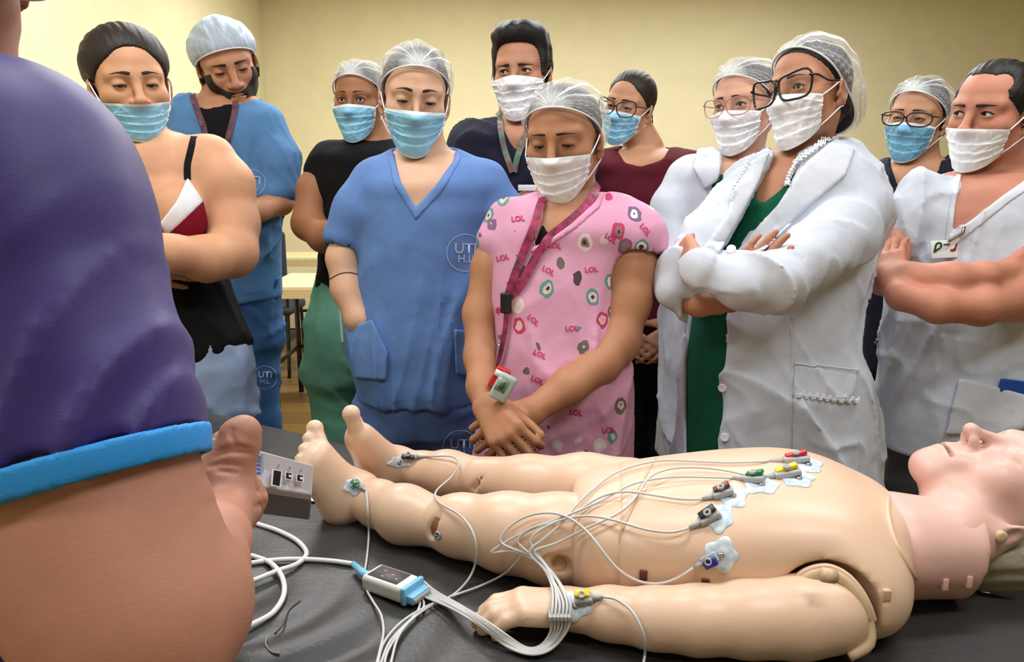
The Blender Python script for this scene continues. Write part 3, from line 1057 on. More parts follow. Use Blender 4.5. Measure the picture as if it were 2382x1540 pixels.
shell('wall_back', (mx_, WYB + 0.05, CEIL / 2), (hx_ + 0.1, 0.05, CEIL / 2), M_WALL)
shell('wall_front', (mx_, WYF - 0.05, CEIL / 2), (hx_ + 0.1, 0.05, CEIL / 2), M_WALL)
# wooden floor boards, each its own piece
pv, pf = boxv((0, 0, 0), (0.65, 0.097, 0.006), bev=0.002)
plank_mesh = []
for i in range(4):
    me = bpy.data.meshes.new('plank'); me.materials.append(M_PLANK[i]); fill(me, pv, pf, smooth=False); plank_mesh.append(me)
rp = random.Random(3)
for r_ in range(29):
    y = 1.2 + r_ * 0.2
    off = rp.uniform(0, 1.3)
    x = WXL - 0.65 + off * 0.5
    while x - 0.65 < WXR:
        x0, x1 = max(x - 0.648, WXL), min(x + 0.648, WXR)
        if x1 - x0 > 0.05:
            o = bpy.data.objects.new('plank', plank_mesh[rp.randrange(4)])
            COL.objects.link(o)
            place(o, floor, Matrix.Translation((((x0 + x1) / 2), y, -0.006)) @ Matrix.Diagonal(((x1 - x0) / 1.3, 1, 1, 1)))
        x += 1.3
# far from the boards in view the floor goes on as one sheet
v, f = boxv((mx_, (WYF + 1.1) / 2, -0.006), (hx_, (1.1 - WYF) / 2, 0.006))
o = mobj('floor_sheet', v, f, M_PLANK[0], floor, smooth=False)
# ceiling fixtures over the lamps
M_FIX = mat('fixture_white', (238, 238, 235), rough=0.4)
M_TUBE = bpy.data.materials.new('lamp_tube'); M_TUBE.use_nodes = True
_b = M_TUBE.node_tree.nodes['Principled BSDF']; _b.inputs['Emission Color'].default_value = (1, 0.97, 0.92, 1); _b.inputs['Emission Strength'].default_value = 3.0
LLAB = ['white twin-tube ceiling light over the %s' % q for q in ('purple shirt, behind the camera', 'manikin head end', 'blue scrubs and the stretcher foot', 'two white coats', 'left wall, mid room', 'right side, mid room', 'back desks', 'far right corner of the room')]
for i, (lx, ly, lw) in enumerate(LAMPS):
    t = empty('ceiling_light', (lx, ly, CEIL))
    tag(t, LLAB[i], 'light', 'ceiling lights')
    v, f = boxv((lx, ly, CEIL - 0.02), (0.64, 0.14, 0.02), bev=0.006)
    mobj('light_housing', v, f, M_FIX, t, smooth=False)
    for s in (-1, 1):
        v, f = tube([(lx - 0.6, ly + s * 0.06, CEIL - 0.052), (lx + 0.6, ly + s * 0.06, CEIL - 0.052)], 0.013, 10)
        mobj('light_tube', v, f, M_TUBE, t)
# ------------------------------------------------------------------ desks and chairs at the back
M_DESK = mat('desk_laminate', (226, 208, 160), rough=0.4, var=0.05, vscale=20, stretch=(1, 10, 1))
M_DEDGE = mat('desk_edge', (206, 182, 128), rough=0.5)
M_STEEL = mat('black_steel', (22, 22, 25), rough=0.4)
M_SEAT = mat('seat_fabric', (38, 42, 52), rough=0.85, bump=0.4, bscale=400)
def desk(x, y, w, dpt, label):
    t = empty('desk', (x, y, 0)); tag(t, label, 'desk', 'desks at the back wall')
    for s in (-1, 1):
        v, f = boxv((x + s * w / 4, y, 0.745), (w / 4 - 0.001, dpt / 2, 0.011), bev=0.003)
        mobj('top_panel', v, f, M_DESK, t, smooth=False)
    v, f = boxv((x, y - dpt / 2 + 0.008, 0.712), (w / 2 - 0.01, 0.008, 0.022)); mobj('front_edge', v, f, M_DEDGE, t, smooth=False)
    for sx in (-1, 1):
        for sy in (-1, 1):
            v, f = tube([(x + sx * (w / 2 - 0.04), y + sy * (dpt / 2 - 0.05), 0.733), (x + sx * (w / 2 - 0.04), y + sy * (dpt / 2 - 0.04), 0.0)], 0.016, 10); mobj('leg', v, f, M_STEEL, t)
        v, f = tube([(x + sx * (w / 2 - 0.04), y - dpt / 2 + 0.05, 0.3), (x + sx * (w / 2 - 0.04), y + dpt / 2 - 0.05, 0.3)], 0.012, 8); mobj('crossbar', v, f, M_STEEL, t)
    v, f = tube([(x - w / 2 + 0.04, y + dpt / 2 - 0.05, 0.3), (x + w / 2 - 0.04, y + dpt / 2 - 0.05, 0.3)], 0.012, 8); mobj('crossbar', v, f, M_STEEL, t)
def chair(x, y, rz, label):
    t = empty('chair', (x, y, 0)); tag(t, label, 'chair', 'chairs at the back desks')
    mw = Matrix.Translation((x, y, 0)) @ Matrix.Rotation(rz, 4, 'Z')
    v, f = boxv((0, 0, 0.45), (0.215, 0.21, 0.03), bev=0.025); mobj('seat', v, f, M_SEAT, t, mw=mw)
    B = Fd().u(box((0, 0.205, 0.80), (0.205, 0.028, 0.19), rd=0.027), 0)
    B.f(lambda p, d: d + (0.35 * (p[:, 0] ** 2) * (p[:, 0] > -9)).astype(f32) * 0)
    job('backrest', (lambda B=B: mesh_field(B, 0.012)), M_SEAT, t, mw=mw)
    for s in (-1, 1):
        v, f = tube(spline([(s * 0.19, -0.18, 0.0), (s * 0.19, -0.17, 0.3), (s * 0.19, -0.15, 0.43)], 10), 0.012, 8); mobj('leg', v, f, M_STEEL, t, mw=mw)
        v, f = tube(spline([(s * 0.19, 0.24, 0.0), (s * 0.19, 0.19, 0.4), (s * 0.19, 0.2, 0.7), (s * 0.17, 0.215, 0.9)], 14), 0.012, 8); mobj('leg', v, f, M_STEEL, t, mw=mw)
    for k in range(7):
        yy = -0.15 + 0.05 * k
        v, f = tube([(-0.19, yy, 0.24), (0.19, yy, 0.24)], 0.004, 6); mobj('basket_wire', v, f, M_STEEL, t, mw=mw)
    for s in (-1, 1):
        v, f = tube([(s * 0.19, -0.17, 0.24), (s * 0.19, 0.21, 0.24)], 0.005, 6); mobj('basket_wire', v, f, M_STEEL, t, mw=mw)
desk(-1.50, 6.05, 0.62, 0.42, 'pale laminate desk farther back, close to the back wall')
desk(-1.02, 4.68, 0.72, 0.60, 'pale laminate desk nearer the group, behind the green trousers')
chair(-1.70, 5.52, math.pi, 'dark padded chair drawn up to the farther desk')
chair(-1.04, 5.28, 0.0, 'dark padded chair with a wire basket under the nearer desk')

# ------------------------------------------------------------------ padded stretcher
BZ = 0.85
far_a, far_b = PZ(600, 972, BZ), PZ(980, 1058, BZ)
BU = far_b - far_a; BU[2] = 0; BU /= np.linalg.norm(BU)          # along the bed, towards the head end
BV = np.array([BU[1], -BU[0], 0.0])                              # across, towards the camera
if BV[1] > 0: BV = -BV
BLEN, BWID, BTH = 1.95, 0.66, 0.085
bed0 = far_a - BU * 0.17                                         # far foot-end corner
BR = np.stack([BU, BV, np.array([0, 0, 1.0])], 1)
if np.linalg.det(BR) < 0: BR[:, 1] *= 1
def bedpt(u, v, z): return bed0 + BU * u + BV * v + np.array([0, 0, z - BZ])
bed = empty('stretcher', tuple(bedpt(BLEN / 2, BWID / 2, 0.0)))
tag(bed, 'dark grey vinyl padded stretcher under the training manikin', 'bed')
M_VINYL = mat('vinyl', (50, 50, 53), rough=0.42, bump=0.25, bscale=160, var=0.10, vscale=7, spec=0.5, fold=0.12, fscale=7, col2=(60, 57, 54))
M_FRAME = mat('frame_white', (215, 218, 222), rough=0.35)
def mattress():
    F_ = Fd()
    cc = bedpt(BLEN / 2, BWID / 2, BZ - BTH / 2)
    F_.u(box(cc, (BLEN / 2, BWID / 2, BTH / 2), np.stack([BU, BV, (0, 0, 1)], 1), rd=0.038), 0)
    O, U_, V_ = A(bed0), A(BU), A(BV)
    def wr(p, d):
        q = p - O
        u, v = q @ U_, q @ V_
        e = np.clip((v - (BWID - 0.26)) / 0.14, 0, 1)
        w = np.abs(np.sin(u * 24 + 3.0 * np.sin(v * 9) + 1.3 * np.sin(u * 7))) ** 3
        sag = 0.004 * np.sin(u * 5 + 1) * np.sin(v * 7)
        return d + (0.0075 * w * e + sag * (1 - e) * 0.6 + 0.002 * np.sin(u * 31 + v * 17) * e).astype(f32)
    F_.f(wr)
    # seam cord groove along the near edge
    return mesh_field(F_, 0.007)
job('mattress', mattress, M_VINYL, bed)
v, f = boxv(bedpt(BLEN / 2, BWID / 2, BZ - BTH - 0.025), (BLEN / 2 - 0.03, BWID / 2 - 0.02, 0.022), np.stack([BU, BV, (0, 0, 1)], 1), bev=0.01)
mobj('frame', v, f, M_FRAME, bed)
for (u_, v_) in ((0.12, 0.06), (0.12, BWID - 0.06), (BLEN - 0.12, 0.06), (BLEN - 0.12, BWID - 0.06)):
    a, b = bedpt(u_, v_, BZ - BTH - 0.04), bedpt(u_, v_, 0.12)
    v, f = tube([a, b], 0.02, 12); lg = mobj('leg', v, f, M_FRAME, bed)
    v, f = lathe([(0.01, -0.016), (0.055, -0.016), (0.06, -0.006), (0.06, 0.006), (0.055, 0.016), (0.01, 0.016)], bedpt(u_, v_, 0.06), BV, 20); mobj('caster', v, f, M_STEEL, lg)
for v_ in (0.06, BWID - 0.06):
    vv, f = tube([bedpt(0.12, v_, 0.3), bedpt(BLEN - 0.12, v_, 0.3)], 0.014, 10); mobj('rail', vv, f, M_FRAME, bed)
# ------------------------------------------------------------------ people
class Fig:
    def __init__(s, px, py, d, label, group=None):
        q = P(px, py, d)
        s.Y = q[1]; s.q = q
        s.e = empty('person', (q[0], q[1], 0))
        tag(s.e, label, 'person', group)
        s.view = np.array([q[0], q[1], 0.0]); s.view /= np.linalg.norm(s.view)
    def p(s, px, py, o=0.0): return PY(px, py, s.Y - o)
    def r(s, rpx, px, py, o=0.0): return rpx * depth_of(s.p(px, py, o)) / FPX
    def rows(s, rr):
        out = []
        for t in rr:
            py, L, R, th = t[:4]; o = t[4] if len(t) > 4 else 0.0
            out.append((s.p((L + R) / 2, py, o), s.r((R - L) / 2, (L + R) / 2, py, o), th / 2))
        return out
    def ch(s, pts, grow=0.0):
        return [(s.p(x, y, o), s.r(r, x, y, o) + grow) for x, y, o, r in pts]
    def poly(s, pts, o=0.12, hl=0.13):
        P3 = np.array([s.p(x, y, o) for x, y in pts])
        c = P3.mean(0); w = c - ORG; w = w / np.linalg.norm(w)
        return prism(P3, w, hl)
    def head(s, px, py, yaw, pitch, roll, sc, wide=1.0, o=0.0, **kw):
        s.hd = Head(s.p(px, py, o), yaw, pitch, roll, sc, wide)
        s.lid = kw.get('lid_top', 0.4)
        s.hf = head_field(**kw)
        s.body = Fd()
        s.body.u(s.hd.prim(s.hf), 0)
        return s
    def neck(s, px, py, r=0.056, o=-0.02, k=0.02, spread=0.0):
        a = s.hd.w((0, -0.022, -0.045)); b = s.p(px, py, o)
        s.nk = (a, b, r)
        s.body.u(rc(a, r * 0.95, b, r * 1.08), k)
    def dress_head(s, brow=M_BROW, gaze=(0, 0), brow_kw={}, iris=M_IRIS):
        add_eyes(s.e, s.hd, M_EYEW, iris, M_PUPIL, gaze)
        add_brows(s.e, s.hd, s.hf, brow, **brow_kw)
        add_lashes(s.e, s.hd, M_LASH, s.lid)
    def hair(s, kind, m, name='hair'):
        return job(name, (lambda: mesh_field(hair_field(kind), 0.0028)), m, s.e, mw=s.hd.mw)
    def make_body(s, m, hb=0.0055, hh=0.0026):
        hd, B = s.hd, s.body
        c = A(hd.c); R = 0.132 * hd.s
        def fn():
            v1, q1 = mesh_field(B, hh, hd.c - R - 0.01, hd.c + R + 0.01, region=lambda x: ((x - c) ** 2).sum(1) < (R + 0.003) ** 2)
            v2, q2 = mesh_field(B, hb, region=lambda x: ((x - c) ** 2).sum(1) > (R - 0.003) ** 2)
            return np.concatenate([v1, v2]), np.concatenate([q1, q2 + len(v1)])
        return job('body', fn, m, s.e)
    def garment(s, name, fd, m, h=0.0065, label=None, parent=None, **kw):
        return job(name, (lambda: mesh_field(fd, h, **kw)), m, parent or s.e, label=label)
    def patch(s, name, fd, pts, m, grow=0.004, h=0.004, o=0.12, hl=0.13, parent=None, cut=None, label=None, rd=0.003):
        G = Fd()
        pr = s.poly(pts, o, hl)
        G.u((pr[0], pr[1], pr[2]), 0)
        G.i(fd.prim(grow), rd)
        if cut is not None:
            G.s(s.poly(cut, o, hl), 0.002)
        lo, hi = pr[1] - pr[2], pr[1] + pr[2]
        P3 = np.array([s.p(x, y, oo) for x, y in pts for oo in (o - hl, o + hl)])
        lo = np.maximum(lo, P3.min(0) - 0.01); hi = np.minimum(hi, P3.max(0) + 0.01)
        # only the skin of the garment: drop what lies deeper than 1 cm
        G.s(fd.prim(-0.010), 0.001)
        return job(name, (lambda: mesh_field(G, h, lo, hi)), m, parent or s.e, label=label)
    def onto(s, fd, pts, lift=0.0015, o0=0.45):
        """pixel points -> points on the surface of fd, seen from the camera, and normals"""
        pts = np.asarray(pts, float)
        o = np.array([s.p(x, y, o0) for x, y in pts])
        d = o - ORG
        q, h = march(fd, o, d, tmax=0.9)
        n = grad(fd, q)
        return q.astype(float) + n * lift, n, h
    def decal(s, name, fd, v2, f2, cx, cy, sx, rot, m, parent, lift=0.0015, skew=0.0, sy=None):
        """flat print pressed onto the cloth: v2 in units, sx pixels per unit"""
        sy = sy or sx
        c, q = math.cos(rot), math.sin(rot)
        x = v2[:, 0] * sx; y = -v2[:, 1] * sy
        pts = np.stack([cx + c * x - q * y + skew * y, cy + q * x + c * y], 1)
        p, n, h = s.onto(fd, pts, lift)
        return mobj(name, p, f2, m, parent)
    def legs(s, m, hips, left, right, name='trousers', h=0.009, shoe=(40, 40, 44)):
        T = Fd(); T.u(loft(s.rows(hips)), 0)
        for leg in (left, right):
            L = s.ch(leg)
            x, y = L[-1][0][0], L[-1][0][1]
            L.append((np.array([x * 0.98 + 0.02 * s.q[0], s.Y + 0.02, 0.09]), 0.062))
            T.chain(L, 0.03, 0.05)
            S = Fd()
            S.u(rcf((x, s.Y + 0.04, 0.04), 0.042, (x, s.Y - 0.16, 0.032), 0.036, (0, 0, 1), 0.8), 0)
            S.u(rc((x, s.Y + 0.03, 0.05), 0.042, (x, s.Y + 0.02, 0.10), 0.042), 0.02)
            S.i(half((0, 0, 0.004), (0, 0, -1)), 0.004)
            job('shoe', (lambda S=S: mesh_field(S, 0.01)), mat('shoe_%d_%d_%d' % shoe, shoe, rough=0.5), s.e)
        T.f(folds(0.008, 5, 40, (1, 1, 0.7)))
        job(name, (lambda: mesh_field(T, h)), m, s.e)
        return T
def hand(fd, w, d, n, side, sc=1.0, curl=(20, 25, 20), thumb=(50, 20), spread=4.0, r=1.0, curls=None):
    """five fingers on a palm. w wrist, d finger direction, n palm normal, side +-1 puts the thumb on side*(n x d)"""
    w, d, n = (np.asarray(x, float) for x in (w, d, n))
    d = d / np.linalg.norm(d); n = n - d * (n @ d); n = n / np.linalg.norm(n)
    b = np.cross(n, d) * side
    tips = []
    lens = ((0.046, 0.026, 0.021), (0.050, 0.030, 0.022), (0.046, 0.028, 0.021), (0.036, 0.021, 0.018))
    kx = (0.088, 0.091, 0.087, 0.079)
    for i in range(4):
        lat = (0.030, 0.010, -0.010, -0.029)[i]
        a = w + b * (lat * 0.55) * sc
        k = w + (d * kx[i] + b * lat - n * 0.002) * sc
        fd.u(rc(a, 0.0135 * sc * r, k, 0.0108 * sc * r), 0.012)
        ang = 0.0; p = k
        fan = math.radians((1.5 - i) * spread)
        dd = d * math.cos(fan) + b * math.sin(fan)
        cs = curls[i] if curls else curl
        for j in range(3):
            ang += math.radians(cs[j])
            q = p + (dd * math.cos(ang) + n * math.sin(ang)) * lens[i][j] * sc
            r0, r1 = (0.0092, 0.0084, 0.0076, 0.0066)[j:j + 2]
            if i == 3: r0, r1 = r0 * 0.88, r1 * 0.88
            fd.u(rc(p, r0 * sc * r, q, r1 * sc * r), 0.004 if j == 0 else 0.002)
            p = q
        tips.append(p)
    # thumb from the side of the palm near its base
    t0 = w + (d * 0.022 + b * 0.024 + n * 0.006) * sc
    a1 = math.radians(thumb[0])
    t1d = d * math.cos(a1) + b * math.sin(a1) + n * 0.35; t1d /= np.linalg.norm(t1d)
    t1 = t0 + t1d * 0.042 * sc
    a2 = a1 - math.radians(thumb[1])
    t2d = d * math.cos(a2) + b * math.sin(a2) + n * 0.35; t2d /= np.linalg.norm(t2d)
    t2 = t1 + t2d * 0.032 * sc
    t3 = t2 + (t2d * 0.9 + d * 0.2) * 0.025 * sc
    fd.u(rc(t0, 0.0165 * sc * r, t1, 0.0118 * sc * r), 0.012)
    fd.u(rc(t1, 0.0112 * sc * r, t2, 0.0098 * sc * r), 0.003)
    fd.u(rc(t2, 0.0098 * sc * r, t3, 0.0078 * sc * r), 0.002)
    return tips
UTI, UTIF = text_shape('UTI', 1.0, 0.02)
HL, HLF = text_shape('H.L', 0.75, 0.015)
RNG, RNGF = ring_shape(1.0, 0.045)
def uti_logo(fg, fd, cx, cy, r, rot, m, parent):
    n = 48
    fg.decal('logo_ring', fd, RNG, RNGF, cx, cy, r, rot, m, parent)
    fg.decal('logo_text', fd, UTI + np.array([0, 0.28]), UTIF, cx, cy, r * 0.78, rot, m, parent)
    fg.decal('logo_text', fd, HL + np.array([0, -0.42]), HLF, cx, cy, r * 0.78, rot, m, parent)
def lanyard(fg, name, fd, pts, m, w=0.016, lift=0.004, n=50, label=None):
    q = spline(np.asarray(pts, float), n)
    p, nn, h = fg.onto(fd, q, lift)
    p = (np.roll(p, 1, 0) + p + np.roll(p, -1, 0)) / 3 if False else p
    for _ in range(3):
        p[1:-1] = (p[:-2] + 2 * p[1:-1] + p[2:]) / 4
    cam_n = ORG - p; cam_n /= np.linalg.norm(cam_n, axis=1, keepdims=True)
    nn = nn * 0.5 + cam_n * 0.8
    v, f = ribbon(p, nn, w)
    return mobj(name, v, f, m, fg.e, smooth=False, label=label)

M_SCRUB = cloth('scrub_blue', (96, 130, 186))
M_SCRUB2 = cloth('scrub_blue_seam', (104, 138, 194))
M_SCRUBP = cloth('scrub_trouser', (84, 110, 160))
M_LOGO = mat('logo_print', (168, 190, 222), rough=0.8)
M_WHITE = cloth('white_coat', (206, 212, 224), fold=0.35)
M_WHITE2 = cloth('white_coat_trim', (214, 218, 228))
M_NAVY = cloth('navy', (30, 31, 48))
M_BLACK = cloth('black', (16, 15, 17))
M_GREEN = cloth('green_top', (16, 88, 62))
M_GREENP = cloth('green_trouser', (98, 152, 130))
M_MAROON = cloth('maroon', (92, 26, 38))

# --- woman in blue scrubs, hands in pockets (centre)
S = Fig(965, 243, 1.87, 'woman in blue scrubs with UTI print and sheer cap, hands in her pockets')
S.head(965, 226, 3, 10, -4, 0.945, lid_top=0.16, lid_bot=0.25, nose=0.9)
S.neck(985, 350, 0.053, -0.03)
R_ = [(338, 925, 1052, .10, -.05), (356, 890, 1092, .13, -.04), (378, 860, 1130, .17, -.02), (415, 832, 1160, .21), (470, 824, 1160, .235), (540, 832, 1140, .25), (620, 830, 1125, .255), (700, 824, 1122, .26, .005), (770, 808, 1126, .265, .01), (840, 812, 1126, .265, .01), (890, 826, 1122, .265, .01), (925, 832, 1120, .26, .005)]
SH = Fd(); SH.u(loft(S.rows(R_)), 0)
SH.chain(S.ch([(868, 425, 0, 48), (832, 490, .02, 52), (803, 552, .03, 50)]), 0.03)
SH.chain(S.ch([(1130, 425, 0, 48), (1168, 500, .01, 52), (1190, 570, .02, 50)]), 0.03)
V_ = [(905, 300), (912, 352), (930, 420), (967, 484), (1015, 430), (1058, 372), (1066, 345), (1070, 300)]
SH.s(rcf(S.p(985, 300, -.02), 0.075, S.p(985, 362, -.03), 0.060, S.view, 0.9), 0.01)
SH.s(S.poly(V_, 0.12, 0.14), 0.006)
SH.s(rc(S.p(803, 552, .03), 0.036, S.p(790, 620, .04), 0.044), 0.006)
SH.f(folds(0.010, 11, 40, (1, 1, 0.30), region=lambda p: np.clip((1.32 - p[:, 2]) * 4, 0.15, 1)))
S.body.u(loft(S.rows(R_[:6]), grow=-0.010), 0.02)
S.body.chain(S.ch([(860, 430, 0, 34), (820, 520, .02, 38), (797, 600, .04, 37), (808, 672, .06, 37), (834, 742, .085, 30), (848, 775, .07, 26)]), 0.015)
hand(S.body, S.p(850, 778, .055), S.p(886, 850, .05) - S.p(850, 778, .055), S.view, -1, 0.8, (12, 15, 12))
S.body.chain(S.ch([(1135, 430, 0, 34), (1170, 540, .02, 38), (1160, 640, .04, 37), (1112, 720, .08, 31), (1086, 765, .08, 26)]), 0.015)
hand(S.body, S.p(1082, 772, .055), S.p(1050, 850, .05) - S.p(1082, 772, .055), S.view, 1, 0.8, (12, 15, 12))
S.make_body(skin('light', (214, 170, 142)))
sh = S.garment('scrub_top', SH, M_SCRUB)
S.patch('neck_band', SH, [(895, 345), (915, 430), (967, 512), (1030, 445), (1078, 365), (1066, 345), (1058, 372), (1015, 430), (967, 484), (930, 420), (912, 352)], M_SCRUB2, 0.003, 0.0035)
S.patch('pocket', SH, [(800, 764), (866, 744), (902, 820), (898, 884), (824, 880)], M_SCRUB2, 0.012)
S.patch('pocket', SH, [(1056, 766), (1140, 772), (1140, 884), (1060, 870)], M_SCRUB2, 0.012)
uti_logo(S, SH, 1082, 588, 43, 0.02, M_LOGO, sh)
S.dress_head(gaze=(0, 28), brow_kw=dict(th=0.0046, arch=0.007))
S.hair('cap', M_HAIRD)
add_cap(S.e, S.hd, M_CAP, M_CAPE, seed=2, puff=0.9)
add_mask(S.e, S.hd, M_MBLUE, M_MEDGE, ztop=-0.022, zside=-0.026, seed=2)
TR = S.legs(M_SCRUBP, [(840, 850, 1105, .22), (900, 838, 1115, .25), (960, 836, 1118, .24), (1000, 838, 1116, .22)], [(908, 985, .01, 70), (905, 1060, .02, 66), (900, 1250, .02, 58)], [(1045, 985, .01, 68), (1050, 1060, .02, 64), (1055, 1250, .02, 58)])
tr = [o for o in COL.objects if o.parent == S.e and o.name.startswith('trousers')][-1]
uti_logo(S, TR, 1071, 1042, 41, 0.02, M_LOGO, tr)
v, f = tube(S.onto(S.body, spline([(766, 650), (790, 637), (812, 634), (838, 640)], 20), 0.0006)[0], 0.0011, 5)
mobj('arm_tattoo', v, f, mat('tattoo', (70, 56, 52), rough=0.8), S.e, label='thin dark line tattoo round the forearm')

# --- woman in pink printed scrubs, hands clasped
def pink_mat():
    m = cloth('pink_print', (216, 158, 186), fold=0.3)
    t = m.node_tree; b = t.nodes['Principled BSDF']
    tc = nd(t, 'ShaderNodeTexCoord')
    mp = nd(t, 'ShaderNodeMapping'); mp.inputs['Scale'].default_value = (1, 0.35, 0.8); mp.inputs['Rotation'].default_value = (0, 0.35, 0)
    t.links.new(tc.outputs['Object'], mp.inputs[0])
    nz = nd(t, 'ShaderNodeTexNoise', Scale=60.0, Detail=1.0); t.links.new(mp.outputs[0], nz.inputs['Vector'])
    mixv = nd(t, 'ShaderNodeVectorMath', operation='MULTIPLY_ADD'); mixv.inputs[1].default_value = (0.012, 0.012, 0.012)
    t.links.new(nz.outputs['Color'], mixv.inputs[0]); t.links.new(mp.outputs[0], mixv.inputs[2])
    vo = nd(t, 'ShaderNodeTexVoronoi', Scale=26.0, Randomness=0.7); t.links.new(mixv.outputs[0], vo.inputs['Vector'])
    sp = nd(t, 'ShaderNodeSeparateColor'); t.links.new(vo.outputs['Color'], sp.inputs[0])
    def ramp(src, stops, const=True):
        r = nd(t, 'ShaderNodeValToRGB'); e = r.color_ramp
        if const: e.interpolation = 'CONSTANT'
        while len(e.elements) < len(stops): e.elements.new(0.5)
        for q, (pos, c) in zip(e.elements, stops):
            q.position = pos; q.color = rgb(*c)
        t.links.new(src, r.inputs[0]); return r.outputs[0]
    c1 = ramp(sp.outputs[0], [(0, (112, 100, 96)), (0.22, (96, 148, 144)), (0.42, (196, 62, 110)), (0.58, (128, 98, 132)), (0.74, (226, 204, 206)), (0.88, (84, 66, 66))])
    c2 = ramp(sp.outputs[1], [(0, (216, 188, 176)), (0.4, (150, 120, 108)), (0.7, (236, 220, 224))])
    base = rgb(216, 158, 186)
    def below(val, th):
        q = nd(t, 'ShaderNodeMath', operation='LESS_THAN'); q.inputs[1].default_value = th
        t.links.new(val, q.inputs[0]); return q.outputs[0]
    d = vo.outputs['Distance']
    m1 = nd(t, 'ShaderNodeMix', data_type='RGBA'); m1.inputs[6].default_value = base; t.links.new(c1, m1.inputs[7]); t.links.new(below(d, 0.36), m1.inputs[0])
    m2 = nd(t, 'ShaderNodeMix', data_type='RGBA'); t.links.new(m1.outputs[2], m2.inputs[6]); t.links.new(c2, m2.inputs[7]); t.links.new(below(d, 0.22), m2.inputs[0])
    m3 = nd(t, 'ShaderNodeMix', data_type='RGBA'); t.links.new(m2.outputs[2], m3.inputs[6]); m3.inputs[7].default_value = rgb(70, 54, 58); t.links.new(below(d, 0.10), m3.inputs[0])
    # only some of the cells carry a motif
    keep = nd(t, 'ShaderNodeMath', operation='GREATER_THAN'); keep.inputs[1].default_value = 0.12; t.links.new(sp.outputs[2], keep.inputs[0])
    m4 = nd(t, 'ShaderNodeMix', data_type='RGBA'); m4.inputs[6].default_value = base; t.links.new(m3.outputs[2], m4.inputs[7]); t.links.new(keep.outputs[0], m4.inputs[0])
    t.links.new(m4.outputs[2], b.inputs['Base Color'])
    return m
M_PINK = pink_mat()
S = Fig(1312, 325, 1.62, 'woman in a pink patterned top with a pink lanyard, hands clasped in front')
S.head(1311, 324, -17, 9, 2, 0.885, lid_top=0.14, lid_bot=0.25, nose=1.1, wide=1.04)
S.neck(1325, 470, 0.054, -0.03)
R_ = [(438, 1262, 1392, .12, -.03), (458, 1215, 1440, .15, -.02), (482, 1175, 1480, .18, -.01), (520, 1148, 1500, .21), (580, 1132, 1470, .23), (660, 1130, 1440, .25, .01), (750, 1135, 1445, .265, .02), (850, 1128, 1468, .28, .03), (950, 1112, 1478, .29, .03), (1090, 1104, 1476, .29, .03), (1140, 1104, 1476, .28, .03)]
SH = Fd(); SH.u(loft(S.rows(R_)), 0)
SH.chain(S.ch([(1440, 505, 0, 48), (1474, 548, .02, 66), (1482, 562, .025, 70)]), 0.03)
SH.chain(S.ch([(1180, 510, 0, 45), (1150, 560, .02, 42)]), 0.03)
SH.s(rcf(S.p(1330, 390, -.02), 0.075, S.p(1330, 468, -.03), 0.066, S.view, 0.9), 0.01)
SH.s(S.poly([(1255, 440), (1262, 500), (1240, 575), (1275, 560), (1330, 520), (1385, 470), (1402, 440), (1400, 400), (1260, 400)], 0.12, 0.14), 0.006)
SH.s(rc(S.p(1476, 575, .03), 0.050, S.p(1470, 640, .04), 0.066), 0.006)

SH.f(folds(0.009, 21, 40, (1, 1, 0.35), region=lambda p: np.clip((1.25 - p[:, 2]) * 4, 0.1, 1)))
S.body.u(loft(S.rows(R_[:6]), grow=-0.010), 0.02)
RA = S.ch([(1452, 520, 0, 50), (1466, 610, .03, 60), (1455, 700, .05, 57), (1436, 795, .09, 50), (1395, 845, .13, 46), (1320, 900, .19, 40), (1240, 955, .23, 31)])
S.body.chain(RA, 0.02)
LA = S.ch([(1165, 530, 0, 38), (1135, 620, .03, 36), (1115, 730, .06, 36), (1117, 830, .11, 35), (1120, 900, .17, 32), (1128, 945, .22, 28)])
S.body.chain(LA, 0.02)
w1 = S.p(1236, 957, .235); hand(S.body, w1, S.p(1178, 1008, .25) - w1, S.view + np.array([0, 0, -.2]), 1, 0.92, (35, 55, 35), thumb=(30, 20))
w2 = S.p(1130, 940, .235); hand(S.body, w2, S.p(1182, 1018, .30) - w2, S.view * 1.0 + np.array([-.2, 0, 0.1]), -1, 0.95, (38, 55, 35), thumb=(18, 5))
S.make_body(skin('tan', (176, 124, 92)))
sh = S.garment('scrub_top', SH, M_PINK)
S.patch('neck_band', SH, [(1250, 440), (1255, 500), (1232, 592), (1280, 572), (1340, 532), (1398, 482), (1412, 445), (1402, 440), (1385, 470), (1330, 520), (1275, 560), (1240, 575), (1262, 500), (1258, 440)], cloth('pink_band', (220, 152, 186)), 0.003, 0.0035)
S.patch('undershirt', S.body, [(1242, 572), (1262, 520), (1276, 545), (1320, 526), (1270, 566)], M_BLACK, 0.0035, 0.003)
LOL, LOLF = text_shape('LOL', 1.0, 0.03)
M_MAG = mat('magenta_print', (196, 48, 104), rough=0.8)
for (x, y, a_) in ((1290, 572, .1), (1275, 630, .5), (1375, 628, -.1), (1240, 745, .7), (1330, 765, -.05), (1255, 825, .4), (1250, 885, .4), (1340, 960, .15), (1415, 1000, -.1), (1240, 1060, .3), (1170, 600, -.2), (1205, 510, -.1), (1420, 555, .6), (1320, 1062, -.1), (1500, 535, .9)):
    S.decal('print_text', SH, LOL, LOLF, x, y, 17, a_, M_MAG, sh)
S.dress_head(gaze=(-4, 30), brow_kw=dict(th=0.0036, arch=0.003))
S.hair('cap', M_HAIRG)
add_cap(S.e, S.hd, M_CAP, M_CAPE, seed=5, puff=0.95, back=-0.05)
add_mask(S.e, S.hd, M_MWHITE, M_MEDGE, ztop=-0.026, zside=-0.028, seed=3)
